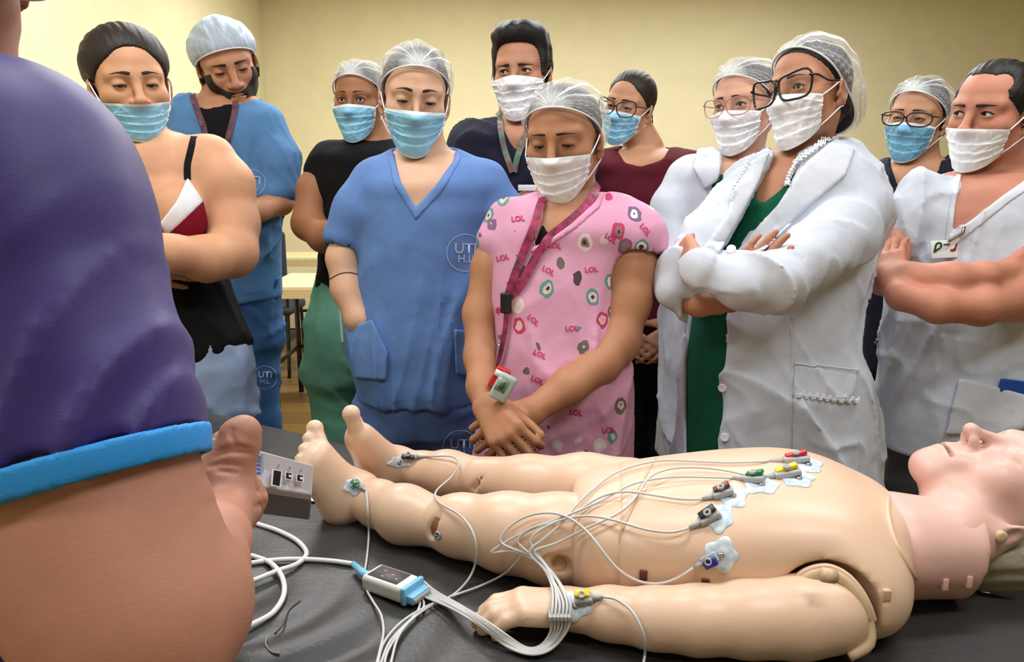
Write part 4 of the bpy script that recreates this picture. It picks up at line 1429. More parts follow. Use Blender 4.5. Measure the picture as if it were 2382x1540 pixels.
M_LAN = mat('lanyard_pink', (186, 40, 96), rough=0.6, var=0.5, vscale=70, col2=(60, 30, 44))
U = Fd(); U.u(SH.prim(0.002), 0); U.u(S.body.prim(0.002), 0)
lanyard(S, 'lanyard', U, [(1388, 430), (1372, 470), (1330, 512), (1285, 548), (1252, 590), (1215, 660), (1188, 690)], M_LAN)
lanyard(S, 'lanyard', U, [(1262, 462), (1246, 520), (1222, 580), (1200, 640), (1184, 690)], M_LAN)
M_BUCK = mat('buckle_black', (20, 20, 22), rough=0.35)
q, n, h = S.onto(U, [(1184, 705)], 0.010); v, f = boxv(q[0], (0.011, 0.006, 0.020), bev=0.003)
bk = mobj('lanyard_buckle', v, f, M_BUCK, S.e)
lan2 = lanyard(S, 'lanyard', U, [(1184, 722), (1182, 760), (1176, 800), (1166, 840)], M_LAN, w=0.010, lift=0.008, n=16)
q, n, h = S.onto(U, [(1172, 800), (1166, 830), (1160, 858)], 0.012)
v, f = tube(spline(q, 16), 0.0035, 8); mobj('key_clip', v, f, mat('chrome', (190, 190, 192), rough=0.2, metal=1.0), S.e)
q, n, h = S.onto(U, [(1146, 888), (1166, 918), (1140, 850)], 0.020)
Rt = np.array(Matrix.Rotation(0.5, 3, 'Y'))
v, f = boxv(q[0] + np.array([0, -0.01, 0]), (0.014, 0.010, 0.021), Rt, bev=0.003); rb = mobj('red_stamp_case', v, f, mat('red_plastic', (196, 28, 34), rough=0.35), S.e)
v, f = boxv(q[0] + np.array([0.002, -0.0205, 0.010]), (0.011, 0.0008, 0.006), Rt); mobj('white_label', v, f, mat('white_plastic', (236, 236, 236), rough=0.4), rb)
v, f = boxv(q[1] + np.array([0, -0.02, 0]), (0.017, 0.008, 0.026), Rt, bev=0.006); tm = mobj('pocket_timer', v, f, mat('grey_plastic', (168, 186, 180), rough=0.4), S.e)
v, f = boxv(q[1] + np.array([-0.002, -0.0285, 0.006]), (0.010, 0.0008, 0.012), Rt); mobj('timer_screen', v, f, mat('lcd', (120, 150, 120), rough=0.25), tm)
v, f = boxv(q[1] + np.array([-0.002, -0.0295, 0.006]), (0.005, 0.0004, 0.008), Rt); mobj('timer_digits', v, f, mat('lcd_dark', (70, 96, 78), rough=0.3), tm)
S.legs(cloth('pink_trouser', (206, 140, 172)), [(1000, 1125, 1465, .24, .02), (1100, 1120, 1468, .24, .02), (1150, 1125, 1460, .22, .02)], [(1200, 1150, .02, 78), (1205, 1300, .02, 64)], [(1385, 1150, .02, 78), (1380, 1300, .02, 64)])

# --- woman in the lab coat with black glasses, arms crossed
S = Fig(1892, 212, 1.70, 'woman in a lace-collared white lab coat and black glasses, arms crossed')
S.head(1882, 216, -38, -2, 9, 0.915, lid_top=0.62, lid_bot=0.5, nose=0.95)
S.neck(1855, 385, 0.052, -0.02)
R_ = [(322, 1850, 1985, .13, -.03), (348, 1775, 2000, .18, -.02), (385, 1735, 2022, .22, -.01), (440, 1710, 2042, .24), (520, 1680, 2040, .26), (620, 1640, 2020, .28, .01), (700, 1610, 1995, .30, .02), (780, 1596, 1990, .31, .03), (880, 1585, 2020, .33, .04), (980, 1572, 2038, .34, .04), (1100, 1560, 2040, .35, .04), (1300, 1550, 2040, .35, .04)]
BT = Fd(); BT.u(loft(S.rows(R_)), 0)
COAT = Fd(); COAT.u(loft(S.rows(R_)), 0)
RAc = [(1980, 440, 0, 62), (1992, 490, .04, 74), (1955, 545, .12, 82), (1880, 600, .20, 80), (1800, 652, .26, 72), (1720, 662, .28, 62), (1640, 632, .27, 46)]
LAc = [(1745, 420, 0, 45), (1700, 480, .06, 50), (1635, 555, .13, 52), (1588, 625, .17, 52), (1570, 675, .18, 44), (1605, 712, .19, 32)]
COAT.chain(S.ch(LAc), 0.02, 0.04); 
COAT.u(rc(S.p(1605, 712, .19), 0.030, S.p(1608, 720, .19), 0.034), 0.01)
V1 = [(1795, 300), (1796, 350), (1765, 420), (1712, 520), (1668, 600), (1700, 612), (1745, 545), (1810, 470), (1838, 425), (1870, 360), (1900, 330), (1930, 300)]
COAT.s(S.poly(V1, 0.14, 0.17), 0.006)
COAT.s(rcf(S.p(1875, 290, -.02), 0.075, S.p(1868, 345, -.03), 0.066, S.view, 0.9), 0.01)
COAT.s(S.poly([(1592, 700), (1692, 700), (1686, 800), (1678, 950), (1670, 1300), (1606, 1300), (1600, 1000), (1590, 850)], 0.20, 0.16), 0.006)
COAT.chain(S.ch(RAc), 0.012, 0.04)
COAT.u(rc(S.p(1642, 633, .27), 0.041, S.p(1634, 629, .27), 0.045), 0.006)
COAT.f(folds(0.012, 31, 38, (0.7, 1, 0.55)))
S.body.u(loft(S.rows(R_[:6]), grow=-0.022), 0.02)
S.body.chain(S.ch([(1720, 662, .28, 38), (1650, 632, .27, 30), (1612, 612, .26, 27)]), 0.012)
w1 = S.p(1618, 614, .255); hand(S.body, w1, S.p(1592, 585, .19) - w1, S.p(1640, 580, .1) - w1, -1, 0.9, (35, 40, 25))
S.body.chain(S.ch([(1585, 690, .17, 34), (1625, 708, .20, 28), (1670, 702, .20, 27), (1694, 690, .17, 26)]), 0.012)
w2 = S.p(1690, 700, .17)
hand(S.body, w2, S.p(1772, 590, .24) - w2, S.view * 0.6 + np.array([0.6, 0, 0.2]), 1, 0.98, (4, 12, 14), spread=1.5)
S.make_body(skin('warm', (184, 128, 98)))
GT = Fd(); GT.u(loft(S.rows(R_[2:]), grow=-0.013), 0)
GT.s(S.poly([(1780, 330), (1762, 440), (1752, 465), (1775, 475), (1820, 440), (1860, 380), (1880, 330)], 0.14, 0.17), 0.006)
GT.s(rcf(S.p(1868, 300, -.02), 0.085, S.p(1862, 375, -.03), 0.072, S.view, 0.9), 0.01)
S.garment('scrub_top', GT, M_GREEN, 0.008)
ct = S.garment('lab_coat', COAT, M_WHITE, 0.005)
S.patch('lapel', COAT, [(1838, 432), (1880, 372), (1945, 318), (1992, 345), (1965, 410), (1880, 480), (1790, 566), (1712, 612), (1700, 600), (1760, 530), (1810, 476)], M_WHITE2, 0.008, 0.0045, o=0.08, hl=0.2)
S.patch('lapel', COAT, [(1792, 352), (1750, 372), (1712, 420), (1690, 500), (1640, 570), (1662, 600), (1712, 522), (1765, 424)], M_WHITE2, 0.008, 0.0045, o=0.08, hl=0.2)
def lace(fg, fd, pts, m, parent, amp=6, n=200, waves=20, w=0.006):
    q = spline(np.asarray(pts, float), n)
    t = np.gradient(q, axis=0); t /= np.linalg.norm(t, axis=1, keepdims=True)
    nn = np.stack([t[:, 1], -t[:, 0]], 1)
    q = q + nn * (amp * np.abs(np.sin(np.linspace(0, waves * math.pi, n))))[:, None]
    p, nr, h = fg.onto(fd, q, 0.010)
    v, f = tube(p, w * 0.28, 6)
    return mobj('lace_trim', v, f, m, parent)
M_LACE = mat('lace', (246, 247, 250), rough=0.8, bump=0.8, bscale=600)
CO2 = Fd(); CO2.u(COAT.prim(0), 0)
CO2.u(S.body.prim(0), 0)
for a_ in (0, 4, 8):
    lace(S, CO2, [(1838 - a_, 436), (1848 - a_, 408), (1878 - a_, 370), (1945 - a_, 326 - a_)], M_LACE, ct, amp=6, waves=18)
lace(S, CO2, [(1762, 364), (1736, 392), (1716, 430), (1700, 470)], M_LACE, ct, amp=-5, waves=12)
S.patch('pocket', COAT, [(1846, 846), (1995, 862), (2000, 1120), (1840, 1120)], M_WHITE, 0.005, 0.005, o=0.2, hl=0.2)
for a_ in (0, 5):
    lace(S, CO2, [(1848, 908 + a_), (1920, 916 + a_), (1990, 922 + a_)], M_LACE, ct, amp=-9, waves=9)
v, f = tube(S.onto(COAT, spline([(1838, 730), (1842, 850), (1840, 1000), (1835, 1100)], 40), 0.0005)[0], 0.0016, 6)
mobj('coat_seam', v, f, M_WHITE2, ct)
v, f = tube(S.onto(COAT, spline([(1846, 846), (1920, 852), (1995, 862)], 30), 0.006)[0], 0.002, 6); mobj('pocket_edge', v, f, M_WHITE2, ct)
for (x, y) in ((1702, 582), (1691, 787), (1682, 902), (1686, 1017)):
    q, n, h = S.onto(CO2, [(x, y)], 0.002)
    v, f = lathe([(0.001, -0.001), (0.0085, -0.001), (0.0092, 0.001), (0.0085, 0.003), (0.006, 0.0022), (0.001, 0.0022)], q[0], n[0] * 0.6 + (ORG - q[0]) * 0.4, 20)
    bt = mobj('button', v, f, mat('button_white', (238, 238, 240), rough=0.3), ct)
S.dress_head(gaze=(-10, 0), brow_kw=dict(th=0.0044, arch=0.006))
S.hair('cap', M_HAIRB)
bun = Fd().u(ell((0, -0.105, -0.045), (0.042, 0.036, 0.042)), 0)
add_cap(S.e, S.hd, M_CAP, M_CAPE, front=0.094, seed=8, puff=1.0, back=-0.085, bun=1.0)
job('hair_bun', (lambda: mesh_field(bun, 0.004)), M_HAIRB, S.e, mw=S.hd.mw)
add_mask(S.e, S.hd, M_MWHITE, M_MWHITE, seed=4, crump=1.2)
add_glasses(S.e, S.hd, mat('glasses_black', (18, 18, 20), rough=0.25), lens_mat(), w=0.0370, h=0.0290, cat=0.008, r=0.0027, n=3.4, sep=0.0425, y=0.111, z=-0.004)
S.legs(M_GREEN, [(900, 1600, 2000, .26, .03), (1050, 1600, 2010, .27, .03), (1120, 1605, 2010, .25, .03)], [(1700, 1120, .03, 85), (1705, 1300, .03, 70)], [(1900, 1120, .03, 85), (1890, 1300, .03, 70)])

# --- man in white scrubs, arms crossed (right edge)
S = Fig(2312, 250, 1.86, 'man in white V-neck scrubs with a clipped badge, bare forearms crossed')
S.head(2308, 264, -30, 2, -4, 0.97, lid_top=0.55, lid_bot=0.45, nose=1.1, jaw=1.1, brow=1.15, wide=1.05)
S.neck(2330, 420, 0.063, -0.03)
R_ = [(385, 2262, 2412, .14, -.03), (402, 2200, 2470, .17, -.02), (430, 2145, 2520, .21, -.01), (480, 2110, 2545, .24), (560, 2090, 2550, .27), (660, 2080, 2540, .30, .01), (780, 2068, 2540, .32, .02), (900, 2048, 2550, .33, .03), (1000, 2042, 2555, .33, .03), (1040, 2042, 2555, .33, .03)]
SH = Fd(); SH.u(loft(S.rows(R_)), 0)
SH.chain(S.ch([(2140, 450, 0, 55), (2105, 510, .03, 52), (2092, 545, .04, 50)]), 0.03)
SH.chain(S.ch([(2500, 460, 0, 60), (2460, 560, .03, 72), (2440, 610, .06, 72)]), 0.03)
SH.s(rcf(S.p(2335, 330, -.02), 0.085, S.p(2335, 420, -.03), 0.074, S.view, 0.9), 0.01)
SH.s(S.poly([(2240, 340), (2236, 400), (2222, 480), (2213, 548), (2260, 510), (2330, 455), (2400, 405), (2430, 340)], 0.14, 0.16), 0.006)
SH.s(rc(S.p(2088, 560, .04), 0.036, S.p(2075, 620, .06), 0.044), 0.006)
SH.f(folds(0.011, 41, 36, (1, 1, 0.45)))
S.body.u(loft(S.rows(R_[:6]), grow=-0.010), 0.02)
S.body.chain(S.ch([(2120, 470, 0, 40), (2085, 560, .05, 40), (2058, 645, .12, 40), (2110, 650, .21, 38), (2210, 648, .26, 36), (2290, 640, .25, 30), (2350, 630, .20, 27)]), 0.018)
S.body.chain(S.ch([(2490, 480, 0, 48), (2430, 600, .10, 60), (2370, 690, .20, 56), (2280, 712, .27, 44), (2180, 712, .29, 38), (2095, 690, .26, 29), (2060, 640, .17, 26)]), 0.018)
w1 = S.p(2072, 660, .20); hand(S.body, w1, S.p(2066, 560, .10) - w1, S.view + np.array([0.3, 0, 0]), -1, 0.95, (10, 15, 10))
w2 = S.p(2345, 632, .20); hand(S.body, w2, S.p(2420, 600, .12) - w2, S.view, 1, 0.95, (10, 15, 10))
S.make_body(skin('ruddy', (196, 132, 108)))
sh = S.garment('scrub_top', SH, M_WHITE)
S.patch('neck_band', SH, [(2222, 400), (2206, 480), (2196, 560), (2214, 578), (2275, 530), (2350, 470), (2425, 420), (2410, 400), (2330, 455), (2260, 510), (2213, 548), (2222, 480), (2236, 400)], M_WHITE2, 0.003, 0.0035)
S.patch('pocket', SH, [(2232, 880), (2300, 895), (2390, 920), (2470, 900), (2470, 1010), (2200, 1010)], M_WHITE2, 0.013, 0.005, o=0.16, hl=0.2)
q, n, h = S.onto(SH, [(2205, 586), (2216, 540), (2190, 578), (2224, 580), (2205, 600)], 0.024)
Rb = np.array(Matrix.Rotation(-0.05, 3, 'Y') @ Matrix.Rotation(-0.25, 3, 'X'))
v, f = boxv(q[0], (0.029, 0.001, 0.020), Rb, bev=0.0008); bd = mobj('id_badge', v, f, mat('badge_white', (236, 238, 236), rough=0.35), S.e)
v, f = ring_shape(0.0062, 0.0046)
tail_ = np.exp(-((np.arctan2(v[:, 1], v[:, 0]) + 2.1) / 0.55) ** 2)
v = v + tail_[:, None] * np.array([-0.0050, -0.0085]) * (np.linalg.norm(v, axis=1) / 0.0085)[:, None]
mobj('badge_logo', np.stack([v[:, 0] + q[0][0] - 0.015, np.full(len(v), q[0][1] - 0.0035), v[:, 1] + q[0][2] + 0.008], 1), f, mat('badge_green', (30, 84, 52), rough=0.5), bd)
lv = np.array([(0.006, 0.010), (0.010, 0.009), (0.008, -0.006), (0.003, -0.009), (-0.005, -0.008), (-0.005, -0.004), (0.001, -0.003), (0.004, 0.0)])
mobj('badge_logo', np.stack([lv[:, 0] + q[0][0] + 0.017, np.full(len(lv), q[0][1] - 0.0035), lv[:, 1] + q[0][2] + 0.004], 1), [tuple(range(8))], mat('badge_red', (150, 50, 52), rough=0.5), bd, smooth=False)
v, f = boxv(q[0] + np.array([0.003, -0.003, 0.011]), (0.007, 0.0005, 0.0018), Rb); mobj('badge_print', v, f, mat('badge_dark', (40, 60, 60), rough=0.5), bd)
tv, tf = text_shape('UCA', 0.009)
mobj('badge_text', np.stack([tv[:, 0] + q[0][0], np.full(len(tv), q[0][1] - 0.0005), tv[:, 1] + q[0][2] - 0.009], 1), tf, mat('badge_pale', (176, 188, 196), rough=0.5), bd)
v, f = tube([q[1] + np.array([0, -0.004, 0.012]), q[1] + np.array([0, -0.004, -0.004]), q[0] + np.array([0.006, -0.003, 0.018])], 0.004, 8, flat=((0, 1, 0), 0.4)); mobj('badge_clip', v, f, mat('chrome', (190, 190, 192), rough=0.2, metal=1.0), bd)
S.dress_head(gaze=(22, 0), brow_kw=dict(th=0.0052, arch=0.002, tilt=-0.003))
S.hair('bald', M_HAIRB)
add_mask(S.e, S.hd, M_MWHITE, M_MWHITE, ztop=-0.034, zside=-0.034, seed=6)
S.legs(cloth('grey_trouser', (78, 78, 80)), [(950, 2070, 2540, .26, .02), (1080, 2066, 2540, .27, .02), (1150, 2070, 2540, .25, .02)], [(2180, 1150, .02, 105), (2190, 1300, .02, 80)], [(2420, 1150, .02, 105), (2410, 1300, .02, 80)])
PH = np.array(S.onto(SH, [(2345, 906)], 0.001)[0][0])
Rp = np.array(Matrix.Rotation(0.12, 3, 'Y'))
v, f = boxv(PH + np.array([0.01, -0.002, -0.05]), (0.038, 0.005, 0.072), Rp, bev=0.004)
ph = mobj('phone', v, f, mat('phone_blue', (10, 74, 158), rough=0.4)); tag(ph, 'blue phone standing in the side pocket of the white scrubs', 'phone')

# --- woman in the tank top (left)
S = Fig(305, 197, 1.92, 'woman in a black, white and red strappy top and jeans, dark hair pulled back')
S.head(302, 197, 10, 3, 4, 1.0, lid_top=0.22, lid_bot=0.3, nose=1.05, wide=1.06)
S.neck(340, 345, 0.056, -0.02)
R_ = [(300, 268, 405, .12, -.03), (318, 225, 455, .14, -.02), (340, 190, 500, .17, -.01), (380, 180, 520, .20), (450, 205, 500, .23), (520, 225, 490, .26, .02), (580, 235, 490, .25, .01), (650, 240, 520, .25), (720, 240, 545, .27), (800, 235, 572, .29), (840, 235, 572, .28)]
BT = Fd(); BT.u(loft(S.rows(R_)), 0)
for x in (400, 290): BT.u(ell(S.p(x, 500, .12), (0.072, 0.05, 0.07)), 0.05)
S.body.u(BT.prim(-0.003), 0.02)
S.body.chain(S.ch([(490, 365, 0, 44), (528, 430, .02, 60), (542, 520, .04, 58), (540, 588, .08, 56), (480, 602, .16, 52), (400, 590, .23, 42), (330, 570, .26, 34)]), 0.02, 0.05)
S.body.chain(S.ch([(205, 365, 0, 44), (170, 450, .02, 56), (160, 560, .05, 50), (215, 620, .14, 44), (300, 610, .22, 34)]), 0.02, 0.05)
w1 = S.p(340, 572, .26); hand(S.body, w1, S.p(270, 545, .25) - w1, S.view, 1, 1.0, (12, 20, 15))
w2 = S.p(296, 612, .22); hand(S.body, w2, S.p(370, 625, .18) - w2, S.view, -1, 1.0, (12, 20, 15))
S.make_body(skin('olive', (206, 152, 116)))
TT = Fd(); TT.u(BT.prim(0.004), 0)
TK = Fd(); TK.u(loft(S.rows(R_[4:]), grow=0.005), 0)
for x in (400, 290): TK.u(ell(S.p(x, 500, .12), (0.074, 0.052, 0.072)), 0.05)
TK.s(S.poly([(150, 300), (600, 300), (600, 400), (500, 560), (485, 540), (440, 500), (395, 550), (330, 560), (200, 520)], 0.1, 0.35), 0.006)
TK.f(folds(0.006, 51, 30, (1, 1, 0.5)))
S.garment('tank_top', TK, M_BLACK, 0.007)
S.patch('red_cup', TT, [(472, 462), (492, 545), (440, 556), (372, 562), (388, 536)], cloth('wine_red', (126, 16, 40)), 0.003, 0.004, hl=0.2)
S.patch('red_cup', TT, [(262, 480), (255, 560), (320, 565), (330, 560)], cloth('wine_red', (126, 16, 40)), 0.003, 0.004, hl=0.2)
S.patch('white_cup', TT, [(437, 412), (474, 468), (425, 515), (388, 548), (372, 520), (410, 470)], cloth('white_cup', (232, 232, 238)), 0.005, 0.004, hl=0.2)
S.patch('white_cup', TT, [(275, 412), (255, 470), (300, 530), (350, 548), (360, 520), (310, 470)], cloth('white_cup', (232, 232, 238)), 0.005, 0.004, hl=0.2)
U = Fd(); U.u(S.body.prim(0), 0)
lanyard(S, 'shoulder_strap', U, [(452, 318), (444, 350), (436, 385), (436, 418)], M_BLACK, w=0.015, lift=0.001, n=24)
lanyard(S, 'shoulder_strap', U, [(250, 318), (258, 350), (266, 385), (272, 418)], M_BLACK, w=0.015, lift=0.001, n=24)
q, n, h = S.onto(TT, [(414, 553)], 0.012)
v, f = boxv(q[0], (0.022, 0.0015, 0.009), np.array(Matrix.Rotation(0.25, 3, 'Y')), bev=0.001); mobj('name_tag', v, f, mat('badge_white', (236, 238, 236), rough=0.35), S.e)
S.dress_head(gaze=(6, 26), brow=mat('brow_dark', (38, 26, 26), rough=0.7), brow_kw=dict(th=0.0050, arch=0.006))
S.hair('slick', M_HAIRD)
add_mask(S.e, S.hd, M_MBLUE, M_MEDGE, ztop=-0.046, zside=-0.040, seed=7, zchin=-0.132, zsb=-0.096)
v, f = tube(np.array([S.hd.w((0.082 + 0.0, 0.001 + 0.006 * math.cos(a), -0.055 + 0.006 * math.sin(a))) for a in np.linspace(0, 6.0, 16)]), 0.0018, 6); mobj('earring', v, f, mat('gold', (212, 172, 90), rough=0.25, metal=1.0), S.e)
S.legs(mat('denim', (152, 172, 204), rough=0.9, bump=0.4, bscale=500, var=0.16, vscale=9, fold=0.3, fscale=10), [(770, 250, 565, .26), (830, 244, 585, .29, .01), (900, 244, 588, .29, .01), (960, 250, 580, .27)], [(320, 960, .01, 85), (325, 1150, .02, 66)], [(500, 960, .01, 84), (505, 1150, .02, 66)], name='jeans')
M_JPR = mat('denim_print', (210, 220, 236), rough=0.9)

# --- man in a paper cap and blue scrubs, looking down (back left)
S = Fig(525, 150, 2.45, 'bearded man in blue scrubs and a thick paper cap, head bowed')
S.head(528, 150, 8, 17, 14, 1.04, lid_top=0.12, lid_bot=0.25, nose=1.15, lips=True, jaw=1.05, brow=1.2)
S.neck(500, 262, 0.058, -0.02)
R_ = [(215, 445, 565, .12, -.03), (232, 405, 605, .15, -.02), (255, 378, 632, .19, -.01), (300, 358, 648, .22), (380, 345, 650, .25), (480, 340, 655, .26, .01), (580, 338, 656, .26, .01), (694, 336, 658, .26, .01)]
SH = Fd(); SH.u(loft(S.rows(R_)), 0)
SH.chain(S.ch([(618, 290, 0, 38), (645, 370, .02, 48), (650, 440, .04, 46)]), 0.03)
SH.chain(S.ch([(390, 290, 0, 38), (362, 370, .02, 48), (356, 440, .04, 46)]), 0.03)
SH.s(rcf(S.p(500, 180, -.02), 0.085, S.p(500, 245, -.03), 0.068, S.view, 0.9), 0.01)
SH.s(S.poly([(448, 190), (456, 240), (480, 320), (502, 352), (528, 322), (548, 260), (560, 190)], 0.12, 0.14), 0.006)
SH.f(folds(0.008, 61, 36, (1, 1, 0.6)))
S.body.u(loft(S.rows(R_[:5]), grow=-0.012), 0.02)
S.body.chain(S.ch([(640, 380, .03, 28), (652, 470, .05, 30), (600, 490, .14, 26), (540, 480, .22, 20)]), 0.015)
S.body.chain(S.ch([(362, 380, .03, 28), (352, 470, .05, 30), (410, 490, .14, 26), (470, 480, .22, 20)]), 0.015)
w1 = S.p(540, 480, .22); hand(S.body, w1, S.p(490, 470, .24) - w1, np.array([0, 0, -1.0]), 1, 1.0, (25, 30, 20))
w2 = S.p(470, 480, .22); hand(S.body, w2, S.p(510, 465, .26) - w2, np.array([0, 0, -1.0]), -1, 1.0, (25, 30, 20))
S.make_body(skin('tan2', (186, 134, 104)))
M_SCB = cloth('scrub_faded', (84, 128, 174)); M_SCBP = cloth('scrub_faded_trouser', (58, 94, 142))
sh = S.garment('scrub_top', SH, M_SCB)
UT = Fd(); UT.u(S.body.prim(0.004), 0); UT.s(half(S.p(500, 262, 0), (0, 0, 1)), 0.004); UT.s(half(S.p(500, 420, 0), (0, 0, -1)), 0.004)
UT2 = Fd(); UT2.u(loft(S.rows(R_[1:5]), grow=-0.008), 0); UT2.s(rcf(S.p(500, 180, 0.02), 0.085, S.p(500, 262, 0.0), 0.070, S.view, 0.95), 0.006)
S.garment('undershirt', UT2, M_BLACK, 0.008)
uti_logo(S, SH, 588, 425, 30, 0.1, M_LOGO, sh)
S.dress_head(gaze=(0, 40), brow=M_LASH, brow_kw=dict(th=0.0054, arch=0.002, tilt=-0.002))
S.hair('cap', M_HAIRB)
BE = Fd(); BE.u(S.hf.prim(0.0025), 0)
BE.s(ell((0, 0.10, -0.005), (0.060, 0.10, 0.056)), 0.004)
BE.s(ell((0, 0.10, -0.073), (0.024, 0.03, 0.0085)), 0.003)
BE.s(half((0, 0, -0.022), (0, 0.3, -1)), 0.004)
BE.i(half((0, 0.004, 0), (0, -1, 0.1)), 0.01)
BE.s(ell((0, 0.03, -0.13), (0.05, 0.05, 0.025)), 0.01)
job('beard', (lambda BE=BE: mesh_field(BE, 0.003, (-.1, -.05, -.15), (.1, .14, .0))), mat('beard', (34, 26, 22), rough=0.8, bump=1.0, bscale=260), S.e, mw=S.hd.mw)
add_cap(S.e, S.hd, M_CAPT, M_CAPE, front=0.050, seed=12, puff=0.8, back=-0.03, tall=1.3)
M_LAN2 = mat('lanyard_dark', (34, 30, 42), rough=0.6, var=0.5, vscale=60, col2=(120, 60, 80))
U = Fd(); U.u(SH.prim(0.001), 0); U.u(UT2.prim(0.001), 0); U.u(S.body.prim(0.001), 0)
lanyard(S, 'lanyard', U, [(448, 222), (460, 262), (478, 312), (498, 380), (505, 440)], M_LAN2, w=0.017)
lanyard(S, 'lanyard', U, [(548, 235), (545, 270), (533, 320), (515, 380), (506, 440)], M_LAN2, w=0.017)
TR = S.legs(M_SCBP, [(640, 352, 652, .23), (720, 350, 655, .25), (800, 352, 656, .24)], [(420, 800, 0, 66), (425, 980, .02, 56)], [(592, 800, 0, 62), (596, 980, .02, 54)])
tr = [o for o in COL.objects if o.parent == S.e and o.name.startswith('trousers')][-1]
uti_logo(S, TR, 616, 878, 27, 0.05, M_LOGO, tr)

# --- woman in a black top and green trousers (behind the blue scrubs)
S = Fig(836, 238, 2.38, 'woman in a black top and green trousers, arms folded behind the blue scrubs')
S.head(836, 233, -20, 3, 0, 0.89, lid_top=0.75, lid_bot=0.5, nose=1.0)
S.neck(880, 335, 0.055, -0.02)
R_ = [(318, 825, 935, .12, -.03), (332, 775, 975, .15, -.02), (352, 740, 1005, .18), (400, 735, 1010, .21), (480, 745, 1000, .23), (560, 745, 990, .24), (650, 742, 985, .23), (668, 742, 985, .23)]
SH = Fd(); SH.u(loft(S.rows(R_)), 0)
SH.chain(S.ch([(765, 365, 0, 34), (736, 400, .01, 30)]), 0.03)
SH.f(folds(0.007, 97, 36, (1, 1, 0.6), region=lambda p, z=S.p(880, 372)[2]: np.clip((z - p[:, 2]) * 10, 0, 1)))
SH.s(rcf(S.p(880, 270, -.02), 0.085, S.p(878, 325, -.02), 0.066, S.view, 0.9), 0.01)
S.body.u(loft(S.rows(R_[:5]), grow=-0.012), 0.02)
S.body.chain(S.ch([(756, 372, 0, 28), (728, 440, .02, 36), (718, 520, .06, 38), (752, 552, .13, 34), (820, 520, .19, 26), (870, 500, .19, 22)]), 0.018)
S.body.chain(S.ch([(985, 372, 0, 28), (1012, 450, .02, 34), (1015, 530, .06, 36), (950, 550, .14, 32), (850, 520, .17, 22), (800, 497, .15, 20)]), 0.018)
w1 = S.p(865, 502, .19); hand(S.body, w1, S.p(930, 480, .15) - w1, S.view, 1, .95, (15, 20, 15))
w2 = S.p(805, 498, .15); hand(S.body, w2, S.p(770, 480, .02) - w2, S.view, -1, .8, (5, 5, 5))
S.make_body(skin('brown', (160, 108, 76)))
S.garment('black_top', SH, M_BLACK, 0.008)
S.dress_head(gaze=(-6, 0), brow_kw=dict(th=0.0032, arch=0.007))
S.hair('cap', M_HAIRD)
add_cap(S.e, S.hd, M_CAP, M_CAPE, seed=15, puff=0.9)
add_mask(S.e, S.hd, M_MBLUE, M_MEDGE, seed=9)
S.legs(M_GREENP, [(600, 745, 985, .21), (670, 728, 990, .23), (740, 712, 995, .26, .02), (820, 706, 995, .27, .02), (880, 710, 990, .25, .01)], [(785, 880, .02, 74), (792, 1000, .03, 62)], [(925, 880, .02, 70), (925, 1000, .03, 60)])
v, f = tube(spline([S.p(790, 700, .17), S.p(793, 750, .17), S.p(797, 800, .17)], 14), 0.004, 6); mobj('drawstring', v, f, mat('cord_pale', (196, 210, 200), rough=0.8), S.e)

# --- man in navy scrubs at the back
S = Fig(1215, 170, 2.30, 'man in navy scrubs with short dark hair and a green lanyard, at the back')
S.head(1214, 172, -14, 0, 2, 1.0, lid_top=0.5, lid_bot=0.4, nose=1.1, jaw=1.08, brow=1.15)
S.neck(1205, 290, 0.06, -0.02)
R_ = [(268, 1145, 1275, .13, -.03), (284, 1100, 1310, .16, -.02), (304, 1068, 1340, .2), (350, 1050, 1360, .23), (450, 1060, 1350, .25), (600, 1065, 1345, .25), (760, 1068, 1340, .25)]
SH = Fd(); SH.u(loft(S.rows(R_)), 0)
SH.chain(S.ch([(1090, 340, 0, 40), (1062, 410, .02, 44)]), 0.03); SH.chain(S.ch([(1325, 340, 0, 40), (1352, 410, .02, 44)]), 0.03)
SH.s(rcf(S.p(1210, 200, -.02), 0.085, S.p(1207, 275, -.03), 0.07, S.view, 0.9), 0.01)
SH.f(folds(0.008, 95, 36, (1, 1, 0.6)))
SH.s(S.poly([(1150, 230), (1160, 275), (1185, 330), (1200, 350), (1225, 320), (1250, 275), (1260, 230)], 0.12, 0.14), 0.006)
S.body.u(loft(S.rows(R_[:5]), grow=-0.012), 0.02)
S.body.chain(S.ch([(1062, 400, .02, 32), (1055, 490, .06, 36), (1120, 500, .15, 32), (1230, 470, .2, 24), (1270, 450, .18, 22)]), 0.018)
S.body.chain(S.ch([(1352, 400, .02, 32), (1358, 490, .06, 36), (1300, 500, .15, 32), (1190, 490, .2, 24)]), 0.018)
w1 = S.p(1265, 452, .18); hand(S.body, w1, S.p(1320, 430, .12) - w1, S.view, 1, 1.0, (15, 20, 15))
w2 = S.p(1195, 490, .2); hand(S.body, w2, S.p(1130, 470, .15) - w2, S.view, -1, 1.0, (15, 20, 15))
S.make_body(skin('tan3', (184, 130, 102)))
S.garment('scrub_top', SH, M_NAVY, 0.008)
S.dress_head(gaze=(14, 0), brow=M_LASH, brow_kw=dict(th=0.0054, arch=0.001, tilt=-0.002, z0=0.017))
S.hair('short', M_HAIRB)
add_mask(S.e, S.hd, M_MWHITE, M_MEDGE, seed=10, crump=1.2)
M_LAN3 = mat('lanyard_green', (66, 140, 118), rough=0.6, var=0.4, vscale=50, col2=(130, 70, 70))
U = Fd(); U.u(SH.prim(0.001), 0); U.u(S.body.prim(0.001), 0)
lanyard(S, 'lanyard', U, [(1160, 262), (1165, 300), (1175, 350), (1192, 400)], M_LAN3, w=0.016)
